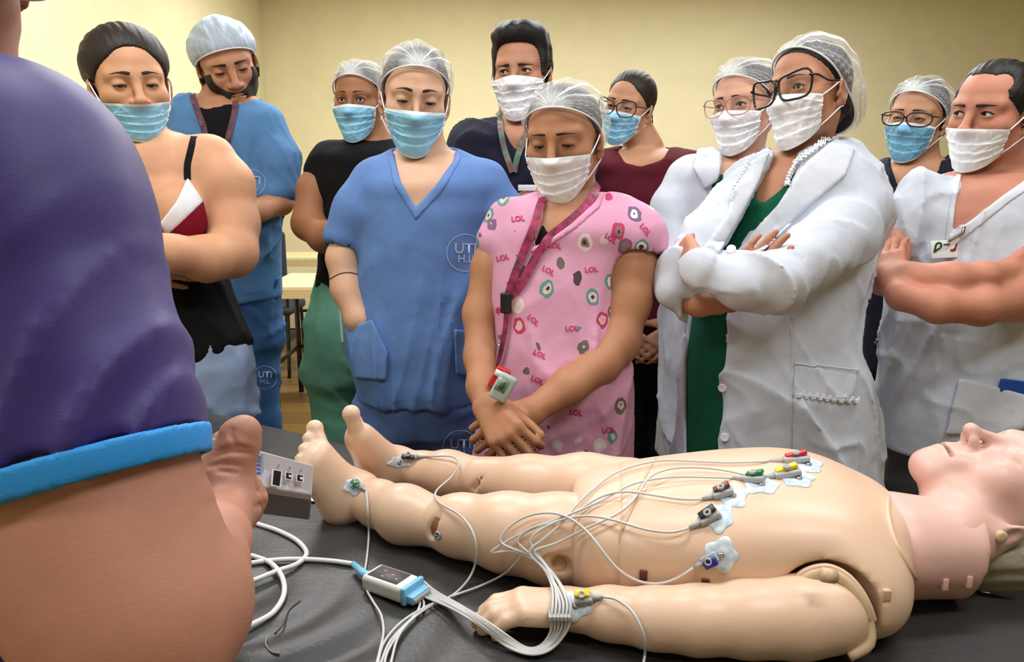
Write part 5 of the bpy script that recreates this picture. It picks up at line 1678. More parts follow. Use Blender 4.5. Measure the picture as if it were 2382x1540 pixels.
lanyard(S, 'lanyard', U, [(1250, 265), (1225, 310), (1206, 360), (1196, 400)], M_LAN3, w=0.016)
v, f = boxv(S.p(1226, 437, .22), (0.024, 0.003, 0.008), bev=0.001); mobj('wristband', v, f, mat('white_plastic', (236, 236, 236), rough=0.4), S.e)
S.legs(M_NAVY, [(720, 1078, 1335, .22), (800, 1076, 1336, .24), (860, 1080, 1335, .22)], [(1140, 870, 0, 62), (1140, 1100, .02, 54)], [(1270, 870, 0, 62), (1270, 1100, .02, 54)])

# --- woman in maroon at the back
S = Fig(1468, 240, 2.40, 'woman in a maroon blouse and cat-eye glasses, hair tied back')
S.head(1464, 246, -26, 4, -11, 0.84, lid_top=0.4, lid_bot=0.35)
S.neck(1500, 345, 0.052, -0.02)
R_ = [(338, 1440, 1560, .12, -.03), (350, 1405, 1600, .15, -.02), (368, 1385, 1625, .18), (420, 1380, 1640, .21), (520, 1390, 1630, .22), (640, 1395, 1625, .22), (760, 1395, 1625, .23)]
SH = Fd(); SH.u(loft(S.rows(R_)), 0)
SH.chain(S.ch([(1412, 390, 0, 32), (1385, 480, .02, 36), (1380, 580, .04, 32)]), 0.03); SH.chain(S.ch([(1608, 390, 0, 32), (1636, 480, .02, 36), (1640, 580, .04, 32)]), 0.03)
SH.s(rcf(S.p(1500, 270, -.02), 0.085, S.p(1500, 345, -.02), 0.066, S.view, 0.9), 0.01)
SH.s(S.poly([(1435, 300), (1438, 350), (1455, 378), (1490, 386), (1540, 372), (1562, 340), (1565, 300)], 0.12, 0.14), 0.006)
SH.f(folds(0.006, 71, 26, (1, 1, 0.5)))
S.body.u(loft(S.rows(R_[:5]), grow=-0.012), 0.02)
S.body.chain(S.ch([(1380, 560, .04, 24), (1385, 680, .08, 22), (1430, 760, .14, 18)]), 0.018)
S.body.chain(S.ch([(1640, 560, .04, 24), (1635, 680, .08, 22), (1580, 760, .14, 18)]), 0.018)
w1 = S.p(1430, 760, .14); hand(S.body, w1, S.p(1480, 800, .16) - w1, S.view, -1, 0.95, (15, 20, 15))
w2 = S.p(1580, 760, .14); hand(S.body, w2, S.p(1530, 800, .16) - w2, S.view, 1, 0.95, (15, 20, 15))
S.make_body(skin('tan4', (190, 140, 108)))
S.garment('blouse', SH, M_MAROON, 0.008)
S.dress_head(gaze=(8, 12), brow=M_LASH, brow_kw=dict(th=0.0040, arch=0.005))
S.hair('girl', M_HAIRD)
add_mask(S.e, S.hd, M_MBLUE, M_MEDGE, seed=11, crump=1.3)
add_glasses(S.e, S.hd, mat('glasses_brown', (54, 30, 40), rough=0.25), lens_mat(), w=0.0330, h=0.0260, cat=0.010, r=0.0022, n=2.5, sep=0.0385, y=0.108)
PT = Fd(); PT.u(ell((0, -0.11, -0.01), (0.024, 0.02, 0.024)), 0)
PT.chain([((0, -0.118, -0.012), 0.022), ((0.0, -0.130, -0.06), 0.026), ((0.0, -0.118, -0.11), 0.020), ((0, -0.105, -0.15), 0.008)], 0.015)
job('ponytail', (lambda PT=PT: mesh_field(PT, 0.0035)), M_HAIRD, S.e, mw=S.hd.mw)
rr_ = random.Random(7)
for k in range(10):
    a0 = (-0.02 + 0.004 * k, -0.105, 0.0); dy = rr_.uniform(-.02, .02)
    pts = [a0, (-0.03 + 0.006 * k, -0.135 + dy, -0.03), (-0.02 + 0.004 * k + dy, -0.145 + dy, -0.075), (0.004 * k - 0.02 - dy, -0.125, -0.12 + dy)]
    v, f = tube(spline(pts, 20), np.linspace(0.0022, 0.0008, 20), 6); mobj('hair_strand', v, f, M_HAIRD, S.e, mw=S.hd.mw)
S.legs(M_BLACK, [(700, 1400, 1620, .2), (790, 1392, 1628, .22), (850, 1395, 1625, .2)], [(1452, 860, 0, 54), (1455, 1050, .02, 46)], [(1565, 860, 0, 54), (1565, 1050, .02, 46)])

# --- woman in the white coat behind, pink-rimmed glasses
S = Fig(1735, 240, 2.12, 'woman in a plain white coat and thin pink glasses, behind the lace collar')
S.head(1733, 246, -30, 2, 4, 0.945, lid_top=0.5, lid_bot=0.4, wide=1.03)
S.neck(1720, 370, 0.055, -0.02)
R_ = [(345, 1650, 1790, .13, -.03), (362, 1610, 1830, .16, -.02), (388, 1578, 1860, .2), (440, 1560, 1880, .23), (540, 1562, 1875, .25), (640, 1560, 1870, .26), (760, 1545, 1880, .28, .01), (900, 1535, 1890, .29, .01), (1060, 1522, 1900, .30, .01)]
COAT = Fd(); COAT.u(loft(S.rows(R_)), 0)
COAT.chain(S.ch([(1592, 410, 0, 40), (1560, 480, .03, 46), (1552, 570, .07, 46), (1600, 620, .15, 40), (1690, 590, .2, 32)]), 0.025, 0.04)
COAT.chain(S.ch([(1850, 410, 0, 40), (1880, 500, .03, 46), (1880, 590, .07, 46), (1800, 630, .15, 40), (1720, 610, .2, 32)]), 0.025, 0.04)
COAT.s(rcf(S.p(1720, 270, -.02), 0.085, S.p(1720, 350, -.03), 0.068, S.view, 0.9), 0.01)
COAT.s(S.poly([(1660, 310), (1668, 380), (1645, 520), (1640, 640), (1700, 640), (1720, 500), (1770, 380), (1780, 310)], 0.14, 0.15), 0.006)
COAT.s(S.poly([(1600, 720), (1660, 720), (1660, 1300), (1590, 1300)], 0.16, 0.12), 0.006)
COAT.f(folds(0.010, 81, 36, (0.8, 1, 0.5)))
S.body.u(loft(S.rows(R_[:5]), grow=-0.02), 0.02)
S.body.chain(S.ch([(1680, 592, .2, 24), (1720, 585, .2, 22)]), 0.01)
w1 = S.p(1715, 586, .2); hand(S.body, w1, S.p(1770, 560, .15) - w1, S.view, 1, .95, (15, 20, 15))
w2 = S.p(1722, 610, .2); hand(S.body, w2, S.p(1660, 590, .15) - w2, S.view, -1, .95, (15, 20, 15))
S.make_body(skin('fair', (206, 156, 130)))
GT = Fd(); GT.u(loft(S.rows(R_[2:]), grow=-0.012), 0); GT.s(rcf(S.p(1722, 300, -.01), 0.09, S.p(1720, 390, -.01), 0.075, S.view, 0.95), 0.01)
S.garment('scrub_top', GT, M_GREEN, 0.009)
ct = S.garment('lab_coat', COAT, M_WHITE, 0.007)
CL = Fd(); CL.u(rcf(S.p(1638, 372, .03), 0.05, S.p(1652, 352, .0), 0.05, (0.3, 1, 0.2), 0.3), 0)
S.patch('lapel', COAT, [(1622, 345), (1660, 340), (1690, 372), (1668, 420), (1640, 440), (1612, 390)], M_WHITE2, 0.014, 0.0045, o=0.05, hl=0.2)
S.dress_head(gaze=(4, 4), brow_kw=dict(th=0.0040, arch=0.003))
S.hair('cap', M_HAIRB)
add_cap(S.e, S.hd, M_CAP, M_CAPE, seed=21, puff=1.0)
add_mask(S.e, S.hd, M_MWHITE, M_MWHITE, seed=12, crump=1.3)
add_glasses(S.e, S.hd, mat('glasses_pink', (196, 140, 136), rough=0.3, metal=0.4), lens_mat(), w=0.0315, h=0.0235, cat=0.003, r=0.0016, n=2.8, sep=0.0365, y=0.107)
S.legs(M_BLACK, [(950, 1560, 1860, .23), (1050, 1556, 1864, .24), (1110, 1560, 1860, .22)], [(1630, 1110, 0, 70), (1635, 1250, .02, 58)], [(1790, 1110, 0, 70), (1785, 1250, .02, 58)])

# --- woman in navy between the lab coat and the white scrubs
S = Fig(2135, 262, 2.28, 'woman in a navy top and brown oval glasses, peeping between two people in white')
S.head(2134, 276, -18, 0, -5, 0.91, lid_top=0.45, lid_bot=0.35)
S.neck(2135, 375, 0.055, -0.02)
R_ = [(360, 2075, 2195, .12, -.03), (376, 2045, 2228, .15, -.02), (398, 2022, 2252, .18), (450, 2012, 2262, .22), (550, 2012, 2258, .24), (700, 2005, 2262, .26), (860, 2000, 2266, .26)]
SH = Fd(); SH.u(loft(S.rows(R_)), 0)
SH.chain(S.ch([(2045, 420, 0, 34), (2020, 500, .02, 38)]), 0.03); SH.chain(S.ch([(2228, 420, 0, 34), (2252, 500, .02, 38)]), 0.03)
SH.s(rcf(S.p(2135, 300, -.02), 0.085, S.p(2135, 372, -.03), 0.070, S.view, 0.9), 0.01)
SH.f(folds(0.007, 91, 36, (1, 1, 0.5)))
SH.s(S.poly([(2068, 330), (2070, 385), (2090, 440), (2115, 470), (2150, 440), (2185, 395), (2198, 330)], 0.12, 0.14), 0.006)
S.body.u(loft(S.rows(R_[:5]), grow=-0.012), 0.02)
S.body.chain(S.ch([(2020, 480, .02, 28), (2012, 580, .05, 28), (2070, 620, .14, 24), (2150, 600, .18, 20)]), 0.018)
S.body.chain(S.ch([(2252, 480, .02, 28), (2258, 580, .05, 28), (2200, 620, .14, 24), (2120, 610, .18, 20)]), 0.018)
w1 = S.p(2148, 600, .18); hand(S.body, w1, S.p(2200, 580, .14) - w1, S.view, 1, .95, (15, 20, 15))
w2 = S.p(2122, 610, .18); hand(S.body, w2, S.p(2070, 590, .14) - w2, S.view, -1, .95, (15, 20, 15))
S.make_body(skin('tan5', (184, 136, 104)))
S.garment('scrub_top', SH, M_NAVY, 0.008)
S.dress_head(gaze=(4, 2), brow_kw=dict(th=0.0034, arch=0.004))
S.hair('cap', M_HAIRB)
add_cap(S.e, S.hd, M_CAP, M_CAPE, seed=25, puff=0.9)
add_mask(S.e, S.hd, M_MDEEP, M_MEDGE, seed=13, crump=1.3)
add_glasses(S.e, S.hd, mat('glasses_dark', (44, 28, 26), rough=0.25), lens_mat(), w=0.0340, h=0.0205, r=0.0024, n=2.5, sep=0.0385, y=0.107)
S.legs(M_BLACK, [(800, 2010, 2258, .24), (880, 2008, 2258, .25), (940, 2012, 2256, .23)], [(2070, 940, 0, 60), (2072, 1100, .02, 50)], [(2200, 940, 0, 60), (2198, 1100, .02, 50)])
# ------------------------------------------------------------------ training manikin lying on the stretcher
M_MSKIN = mat('manikin_skin', (228, 193, 165), rough=0.38, var=0.05, vscale=6, spec=0.5, bump=0.05, bscale=90)
M_MPINK = mat('manikin_face', (226, 182, 170), rough=0.42, var=0.05, vscale=10, spec=0.45)
M_MWIG = mat('manikin_wig', (168, 160, 140), rough=0.55, var=0.10, vscale=30, spec=0.3, stretch=(1, 6, 6))
M_MJOINT = mat('manikin_joint', (206, 178, 142), rough=0.4)
M_MDARK = mat('manikin_gap', (92, 50, 30), rough=0.6)
M_CHROME = mat('chrome', (190, 190, 192), rough=0.2, metal=1.0)
man = empty('training_manikin', tuple(PZ(1700, 1250, BZ)))
tag(man, 'peach plastic training manikin lying on its back with leads on its chest', 'manikin')
pelv, neckb = PZ(1440, 1222, 0.925), PZ(2085, 1245, 0.930)
MM = neckb - pelv; MM[2] = 0; MM /= np.linalg.norm(MM)            # towards the head
MC = np.array([-MM[1], MM[0], 0.0])                              # across, away from the camera
if MC[1] < 0: MC = -MC
UPZ = np.array([0, 0, 1.0])
def mp(px, py, z, r=0.0): return PZ(px, py, z)
def mrow(px, py, a, b, z): return (PZ(px, py, z), a, b)
# torso
TOR = Fd()
TOR.u(loft([mrow(1432, 1226, .128, .070, .922), mrow(1500, 1222, .134, .073, .925), mrow(1600, 1220, .140, .078, .930), mrow(1720, 1220, .146, .083, .935), mrow(1840, 1222, .150, .084, .936), mrow(1930, 1230, .146, .080, .932), mrow(2000, 1242, .128, .072, .925), mrow(2050, 1252, .100, .066, .920), mrow(2085, 1258, .074, .056, .916)], n=2.7, xd=MC, yd=UPZ, zd=MM), 0)
SHC = PZ(1925, 1425, 0.905)
TOR.u(ell(PZ(1995, 1378, .905), (0.052, 0.052, 0.048)), 0.04)
TORF = TOR.prim(0)
TOR2 = Fd(); TOR2.u(TORF, 0)
TOR2.s(ell(SHC, (0.058, 0.058, 0.058)), 0.004)
# a shallow groove for the plate seam on the belly
sp_ = PZ(1470, 1180, .98)
def chest_form(p, d):
    q = (p - A(PZ(1800, 1215, .99))) @ A(MM)
    w = (p - A(PZ(1800, 1215, .99))) @ A(MC)
    up = np.clip((p[:, 2] - 0.96) / 0.04, 0, 1)
    return d + (0.004 * np.exp(-((q + 0.12) / 0.05) ** 2 - (w / 0.10) ** 2) * up).astype(f32)
TOR2.f(chest_form)
job('torso', (lambda: mesh_field(TOR2, 0.005)), M_MSKIN, man)
# pelvis
PEL = Fd()
PEL.u(loft([mrow(1330, 1226, .098, .058, .912), mrow(1375, 1226, .116, .066, .918), mrow(1440, 1224, .124, .068, .922), mrow(1480, 1222, .124, .068, .923)], n=2.7, xd=MC, yd=UPZ, zd=MM), 0)
job('pelvis', (lambda: mesh_field(PEL, 0.005)), M_MSKIN, man)
def w_(px, py, z, r): return (PZ(px, py, z), r)
# near leg
TH1 = Fd().chain([w_(1400, 1262, .912, .060), w_(1300, 1255, .910, .059), w_(1180, 1238, .905, .052), w_(1070, 1222, .898, .042), w_(1022, 1216, .893, .036)], 0.02)
TH1.s(ell(PZ(1305, 1318, .905), (0.014, 0.02, 0.014)), 0.003)
LO1 = Fd().chain([w_(1012, 1214, .892, .037), w_(940, 1196, .892, .041), w_(880, 1172, .886, .034), w_(830, 1148, .884, .0275), w_(792, 1168, .876, .026)], 0.02)
def foot(F_, ank, heel, ball, toe, lat, r=1.0):
    """lat: towards the little toe"""
    ank, heel, ball, toe, lat = (np.asarray(x, float) for x in (ank, heel, ball, toe, lat))
    lat = lat / np.linalg.norm(lat)
    F_.u(rc(ank, 0.028 * r, heel, 0.025 * r), 0.02)
    ax = toe - ball; ax /= np.linalg.norm(ax)
    sole = np.cross(ax, lat)
    for k, l in ((-0.016, 0.0165), (0.008, 0.0155), (0.030, 0.0125)):
        F_.u(rc(heel * 0.75 + ank * 0.25 + lat * k * 0.4, 0.024 * r, ball + lat * k, l * r), 0.02)
    F_.u(rc(ank, 0.026 * r, ball + lat * 0.0, 0.018 * r), 0.025)
    for k, (l, ln, rr) in enumerate(((-0.020, 0.043, 0.0125), (-0.001, 0.041, 0.0094), (0.015, 0.036, 0.0088), (0.029, 0.031, 0.0082), (0.041, 0.025, 0.0076))):
        a = ball + lat * l - ax * 0.004
        F_.u(rc(a, rr * 1.0 * r, a + ax * ln * r, rr * 0.92 * r), 0.002)
        F_.u(ell(a + ax * ln * 0.97 * r, (rr * 1.12 * r,) * 3), 0.002)
AX1 = PZ(835, 1148, .885)
foot(LO1, AX1, PZ(790, 1172, .876), PZ(735, 1070, .955), PZ(716, 1018, .985), -MC * 0.8 - UPZ * 0.55 - MM * 0.30, 1.0)

def gash(F1, F2, pts, core, cr):
    U_ = Fd(); U_.u(F1.prim(0), 0); U_.u(F2.prim(0), 0)
    F1o, F2o = Fd(), Fd(); F1o.u(F1.prim(0), 0); F2o.u(F2.prim(0), 0)
    g = [(seen(U_, x, y, -0.001)[0], r) for x, y, r in pts]
    for Fo in (F1o, F2o):
        for (a, ra), (b, rb) in zip(g[:-1], g[1:]): Fo.s(rc(a, ra, b, rb), 0.0015)
    qm, nm = seen(U_, pts[-2][0], pts[-2][1], 0.0)
    cr = 0.028; core = qm - nm * (cr + 0.0028)
    job('knee_gap_shade', (lambda: mesh_field(Fd().u(ell(core, (cr, cr, cr)), 0), 0.005)), mat('knee_shade_brown', (150, 92, 62), rough=0.5), man)  # brown ball behind the knee gap, its colour standing in for the shade inside
    return F1o, F2o
def seen(fd, px, py, lift=0.0):
    q, h = march(fd, ORG[None] + ray(px, py)[None] * 0.4, ray(px, py)[None], tmax=1.6, steps=70)
    n = grad(fd, q)
    return q[0].astype(float) + n[0] * lift, n[0].astype(float)
LO1, TH1 = gash(LO1, TH1, [(1034, 1178, .0015), (1020, 1200, .004), (1006, 1222, .0075), (1001, 1240, .0085)], PZ(1016, 1216, .892), 0.0345)
job('lower_leg', (lambda: mesh_field(LO1, 0.0036)), M_MSKIN, man)
t1 = job('thigh', (lambda: mesh_field(TH1, 0.005)), M_MSKIN, man)
def seen(fd, px, py, lift=0.0):
    q, h = march(fd, ORG[None] + ray(px, py)[None] * 0.4, ray(px, py)[None], tmax=1.6, steps=70)
    n = grad(fd, q)
    return q[0].astype(float) + n[0] * lift, n[0].astype(float)
q, n = seen(TH1, 1018, 1246)
v, f = lathe([(0.001, -0.004), (0.0062, -0.004), (0.0066, 0.001), (0.0055, 0.002), (0.0035, 0.0012), (0.001, 0.0)], q, n, 16); mobj('knee_bolt', v, f, M_CHROME, t1)
q, n = seen(TH1, 1304, 1312)
v, f = lathe([(0.0165, -0.012), (0.0165, 0.0012), (0.013, 0.0016), (0.0125, -0.010)], q, n, 24); mobj('hip_socket', v, f, M_MDARK, t1)
v, f = lathe([(0.001, -0.01), (0.0115, -0.01), (0.0115, 0.004), (0.010, 0.006), (0.001, 0.006)], q - MM * 0.004, n, 20); mobj('hip_peg', v, f, M_MJOINT, t1)
# far leg
TH2 = Fd().chain([w_(1465, 1150, .912, .056), w_(1360, 1140, .910, .054), w_(1230, 1130, .905, .046), w_(1120, 1116, .898, .038)], 0.02)
LO2 = Fd().chain([w_(1108, 1114, .896, .037), w_(1040, 1104, .893, .038), w_(980, 1096, .888, .031), w_(925, 1088, .886, .026), w_(868, 1110, .878, .026)], 0.02)
foot(LO2, PZ(925, 1088, .886), PZ(862, 1112, .878), PZ(838, 1018, .965), PZ(824, 972, 1.0), MC * 0.9 - UPZ * 0.45 - MM * 0.1, 1.05)
LO2, TH2 = gash(LO2, TH2, [(1142, 1092, .0012), (1120, 1112, .003), (1102, 1138, .005)], PZ(1114, 1115, .897), 0.035)

job('lower_leg', (lambda: mesh_field(LO2, 0.0036)), M_MSKIN, man)
job('thigh', (lambda: mesh_field(TH2, 0.005)), M_MSKIN, man)
# near arm with its hand flat on the vinyl
ARM = Fd().chain([w_(1926, 1430, .897, .0440), w_(1850, 1435, .896, .0435), w_(1740, 1440, .893, .040), w_(1620, 1442, .890, .036), w_(1520, 1438, .888, .032), w_(1420, 1427, .884, .028), w_(1335, 1418, .880, .0245)], 0.02)
w0 = PZ(1338, 1418, .882)
hd_ = PZ(1205, 1412, .884) - w0
hand(ARM, w0, hd_, (0, 0, -1.0), 1, 0.72, (28, 38, 28), thumb=(20, 22), spread=-1.0, r=1.62, curls=[(14, 30, 30), (15, 32, 30), (17, 32, 30), (20, 32, 28)])
ARM.i(half((0, 0, BZ + 0.0015), (0, 0, -1)), 0.003)
job('arm', (lambda: mesh_field(ARM, 0.0036)), M_MSKIN, man)
ARM2 = Fd()
_m = lambda px, py, z, r: (PZ(px, py, z), r)
s2 = PZ(1925, 1232, .93) + MC * 0.165; 
ARM2.chain([(s2 - UPZ * 0.03, .044), (s2 - MM * 0.16 - UPZ * 0.035, .038), (s2 - MM * 0.30 - UPZ * 0.045, .026)], 0.02)
hand(ARM2, s2 - MM * 0.30 - UPZ * 0.047, -MM, (0, 0, -1.0), -1, 0.86, (18, 22, 18), thumb=(28, 18), spread=2.0, r=1.2)
ARM2.i(half((0, 0, BZ + 0.0015), (0, 0, -1)), 0.003)
job('arm', (lambda: mesh_field(ARM2, 0.005)), M_MSKIN, man)
# shoulder rings
U_T = Fd(); U_T.u(TORF, 0)
arc = [(1848, 1362), (1856, 1342), (1885, 1324), (1926, 1318), (1968, 1336), (2000, 1370), (2022, 1410), (2034, 1446)]
def on(fd, pts, lift=0.0, n=40):
    q = spline(np.asarray(pts, float), n)
    d = np.array([ray(x, y) for x, y in q])
    p, h = march(fd, ORG + d * 0.4, d, tmax=1.8, steps=70)
    g = grad(fd, p)
    return p.astype(float) + g * lift, g
p_, g_ = on(U_T, arc, -0.001)
v, f = tube(p_, 0.0036, 8); mobj('shoulder_rim', v, f, M_MSKIN, man)
ctr = SHC + UPZ * 0.004
p2 = ctr + (p_ - ctr) * 0.86
p2 = np.concatenate([p2, [ctr + (p_[-1] - ctr) * 0.92 + np.array([-0.004, -0.01, -0.022]), ctr + (p_[-1] - ctr) * 0.8 + np.array([-0.022, -0.016, -0.036])]])
v, f = tube(spline(p2, 60), 0.0070, 10); mobj('shoulder_ring', v, f, M_MJOINT, man)
v, f = tube([PZ(1915, 1337, .972), PZ(1940, 1341, .968)], 0.008, 12); mobj('shoulder_pin', v, f, M_MJOINT, man)
CAV = Fd().u(ell(SHC, (0.080, 0.080, 0.078)), 0); CAV.i(half(SHC, -MM * 0.2 + MC * -0.9 - UPZ * 0.1), 0.004)
CAV.s(half(SHC - MC * 0.028, MC), 0.004) if False else None
job('shoulder_socket', (lambda: mesh_field(Fd().u(ell(SHC + MC * 0.030 + UPZ * -0.006, (0.046, 0.046, 0.046)), 0), 0.006)), M_MJOINT, man)
# neck and head
NK = Fd()
NK.u(rcf(PZ(2085, 1262, .925), 0.074, PZ(2215, 1262, .925), 0.062, UPZ, 0.86), 0)
NK.u(rc(PZ(2090, 1300, .90), 0.045, PZ(2240, 1300, .90), 0.05), 0.03)
NK.i(half(PZ(2268, 1290, .92), MM + UPZ * -0.15), 0.003)
NK.i(half((0, 0, BZ + 0.004), (0, 0, -1)), 0.004)
nk = job('neck', (lambda: mesh_field(NK, 0.0045)), M_MPINK, man)
col_ = [(2066, 1156), (2064, 1180), (2070, 1225), (2085, 1268), (2106, 1305), (2128, 1345)]
UN = Fd(); UN.u(TORF, 0); UN.u(NK.prim(0), 0)
p_, g_ = on(UN, col_, 0.0005)
v, f = tube(p_, 0.0030, 8); mobj('collar_rim', v, f, M_MSKIN, man)
for (x, y) in ((2196, 1357), (2252, 1351)):
    q, n = seen(NK, x, y, 0.001)
    v, f = boxv(q, (0.0035, 0.0035, 0.0075), bev=0.001); mobj('neck_clip', v, f, M_MPINK, nk)
for (x, y) in ((1496, 1338), (1640, 1358), (2062, 1383)):
    q, n = seen(TOR, x, y, -0.001)
    v, f = boxv(q, (0.0045, 0.004, 0.0065), bev=0.001); mobj('body_clip', v, f, M_MDARK if x < 2000 else M_MJOINT, man)
th_ = math.radians(14)
hf_ = -MM * math.sin(th_) + UPZ * math.cos(th_)
hu_ = MM * math.cos(th_) + UPZ * math.sin(th_)
hx_l = np.cross(hf_, hu_)
MHC = PZ(2346, 1156, .965)
class MH:
    pass
mh = Head(MHC, 0, 0, 0, 0.96)
mh.R = np.stack([hx_l, hf_, hu_], 1)
M4 = np.eye(4); M4[:3, :3] = mh.R * mh.s; M4[:3, 3] = mh.c; mh.mw = Matrix(M4.tolist())
MHF = head_field(0.0, 0.0, nose=0.85, lips=True, cheek=1.1, ears=True, nose_len=0.92, ear_off=(-0.004, -0.028))
MHD = Fd(); MHD.u(mh.prim(MHF), 0)
MHD.u(rc(mh.w((0, -0.01, -0.05)), 0.055, PZ(2205, 1245, .935), 0.052), 0.02)
MHD.i(half(PZ(2235, 1215, .95), -MM + UPZ * 0.35), 0.003) if False else None
hdo = job('head', (lambda: mesh_field(MHD, 0.003)), M_MPINK, man)
WIG = Fd()
def wigf():
    S_ = Fd(); S_.u(HEADM.prim(0), 0); S_.u(ell((0, -0.030, 0.01), (0.084, 0.092, 0.098)), 0.01); S_.u(ell((0, -0.060, -0.050), (0.072, 0.056, 0.062)), 0.03)
    face = ell((0, 0.085, -0.03), (0.080, 0.090, 0.118))[0]
    ears = [ell((s * 0.082, -0.012, -0.040), (0.026, 0.027, 0.042))[0] for s in (-1, 1)]
    def fn(p):
        hl = face(p)
        for e in ears: hl = np.minimum(hl, e(p))
        hl = np.minimum(hl, np.maximum(p[:, 2] - f32(0.03), f32(-0.028) - p[:, 1]))
        t = np.clip(hl / f32(0.008), -0.3, 1)
        off = np.where(t > 0, f32(0.006) * np.sqrt(np.maximum(t, 0)), f32(0.03) * t)
        off = off + 0.0012 * np.sin(p[:, 1] * 260 + 3 * np.sin(p[:, 2] * 30)) * np.clip(t, 0, 1)
        return (S_(p) - off).astype(f32)
    return fn
WIG.u((wigf(), A((0, -0.01, 0.01)), 0.16), 0)
job('wig', (lambda: mesh_field(WIG, 0.0032)), M_MWIG, man, mw=mh.mw)
q, n = seen(MHD, 2326, 1247, 0.0)
v, f = lathe([(0.001, -0.006), (0.0078, -0.006), (0.0078, 0.004), (0.006, 0.006), (0.001, 0.006)], q, n * 0.5 - MC * 0.8, 18); mobj('ear_plug', v, f, M_MJOINT, hdo)
# seams of the belly plate, worked as thin cords of plastic
for pts in ([(1526, 1066), (1500, 1110), (1470, 1180), (1442, 1250), (1437, 1320)],):
    p_, g_ = on(TOR, pts, -0.0012); v, f = tube(p_, 0.0022, 6); mobj('plate_seam', v, f, M_MJOINT, man)
UALL = Fd()
for q in (TOR2, PEL, TH1, LO1, TH2, LO2, ARM, NK, MHD): UALL.u(q.prim(0), 0)
UALL.u(half((0, 0, BZ), (0, 0, 1)), 0)
U_ALL = UALL

# crumpled white sheet under the heels
pp = [PZ(x, y, BZ + 0.001) for x, y in ((704, 1168), (806, 1090), (905, 1098), (830, 1190))]
nn_ = 14; vv, ff = [], []
for i in range(nn_):
    for j in range(nn_):
        a, b = i / (nn_ - 1), j / (nn_ - 1)
        q = pp[0] * (1 - a) * (1 - b) + pp[1] * a * (1 - b) + pp[2] * a * b + pp[3] * (1 - a) * b
        q = q + np.array([0, 0, 0.003 + 0.003 * math.sin(9 * a + 5 * b) * math.sin(11 * b - 4 * a)]) + BU * 0.004 * math.sin(17 * b) * (1 if i in (0, nn_ - 1) else 0)
        vv.append(q)
for i in range(nn_ - 1):
    for j in range(nn_ - 1):
        ff.append((i * nn_ + j, i * nn_ + j + 1, (i + 1) * nn_ + j + 1, (i + 1) * nn_ + j))
o = mobj('paper_sheet', np.array(vv), ff, mat('paper_white', (240, 240, 240), rough=0.8))
tag(o, 'crumpled scrap of white paper under the heels of the manikin', 'paper')

# ------------------------------------------------------------------ ECG leads
M_WIRE = mat('wire_grey', (206, 206, 204), rough=0.45)
M_CABLE = mat('cable_white', (226, 226, 224), rough=0.45)
M_CLIPB = mat('clip_grey', (176, 178, 180), rough=0.4)
M_PAD = mat('pad_white', (232, 236, 240), rough=0.5, var=0.12, vscale=120, col2=(170, 196, 214))
def padmat():
    m = M_PAD
    return m
def wire_path(pts, lift=0.003, n=120, field=None, it=60, z3=None):
    q = spline(np.asarray(pts, float), n)
    d = np.array([ray(x, y) for x, y in q])
    o = ORG + d * 0.35
    p, h = march(field or U_ALL, o, d, tmax=2.0, steps=80)
    L = np.linalg.norm(d, axis=1)
    ts = np.linalg.norm(p - ORG, axis=1) / L
    # stay above the surface by about lift
    ts = ts - lift / 0.5
    t = ts.copy()
    for _ in range(it):
        s = t.copy(); s[1:-1] = (t[:-2] + 2 * t[1:-1] + t[2:]) / 4
        t = np.minimum(ts, s)
    return ORG + d * t[:, None]
def pad(px, py, r, label, seed=0, squash=1.0):
    c = np.array([px, py], float)
    rs = np.random.RandomState(seed); ph = rs.uniform(0, 6.28, 3)
    v, f = [], []
    k = 40; rings = (0.0, 0.35, 0.7, 0.92, 1.0)
    pts = []
    for j, rr in enumerate(rings):
        for i in range(k if j else 1):
            a = 2 * math.pi * i / k
            w = 1 + 0.12 * math.sin(5 * a + ph[0]) + 0.07 * math.sin(3 * a + ph[1])
            pts.append((px + r * rr * w * math.cos(a), py + r * rr * w * math.sin(a) * squash))
    d = np.array([ray(x, y) for x, y in pts]); p, h = march(U_ALL, ORG + d * 0.35, d, tmax=2.0, steps=80)
    g = grad(U_ALL, p)
    p = p.astype(float)
    cc = np.median(p, axis=0); far = np.linalg.norm(p - cc, axis=1) > 0.06
    top = p + g * 0.0016
    edge = np.arange(len(pts)) >= 1 + k * 3
    top[edge] = p[edge] + g[edge] * 0.0004
    ok = ~far
    for i in range(k):
        f.append((0, 1 + i, 1 + (i + 1) % k))
    for j in range(3):
        for i in range(k):
            a = 1 + j * k + i; b = 1 + j * k + (i + 1) % k
            f.append((a, a + k, b + k, b))
    f = [x for x in f if all(ok[i] for i in x)]
    o = mobj('electrode_pad', top, f, M_PAD)
    tag(o, label, 'electrode', 'electrode pads on the manikin')
    q, n = seen(U_ALL, px, py, 0.0015)
    v, f = lathe([(0.001, 0), (0.0042, 0), (0.0036, 0.0022), (0.0024, 0.003), (0.001, 0.003)], q, n, 14)
    mobj('snap_stud', v, f, M_CHROME, o)
    return o
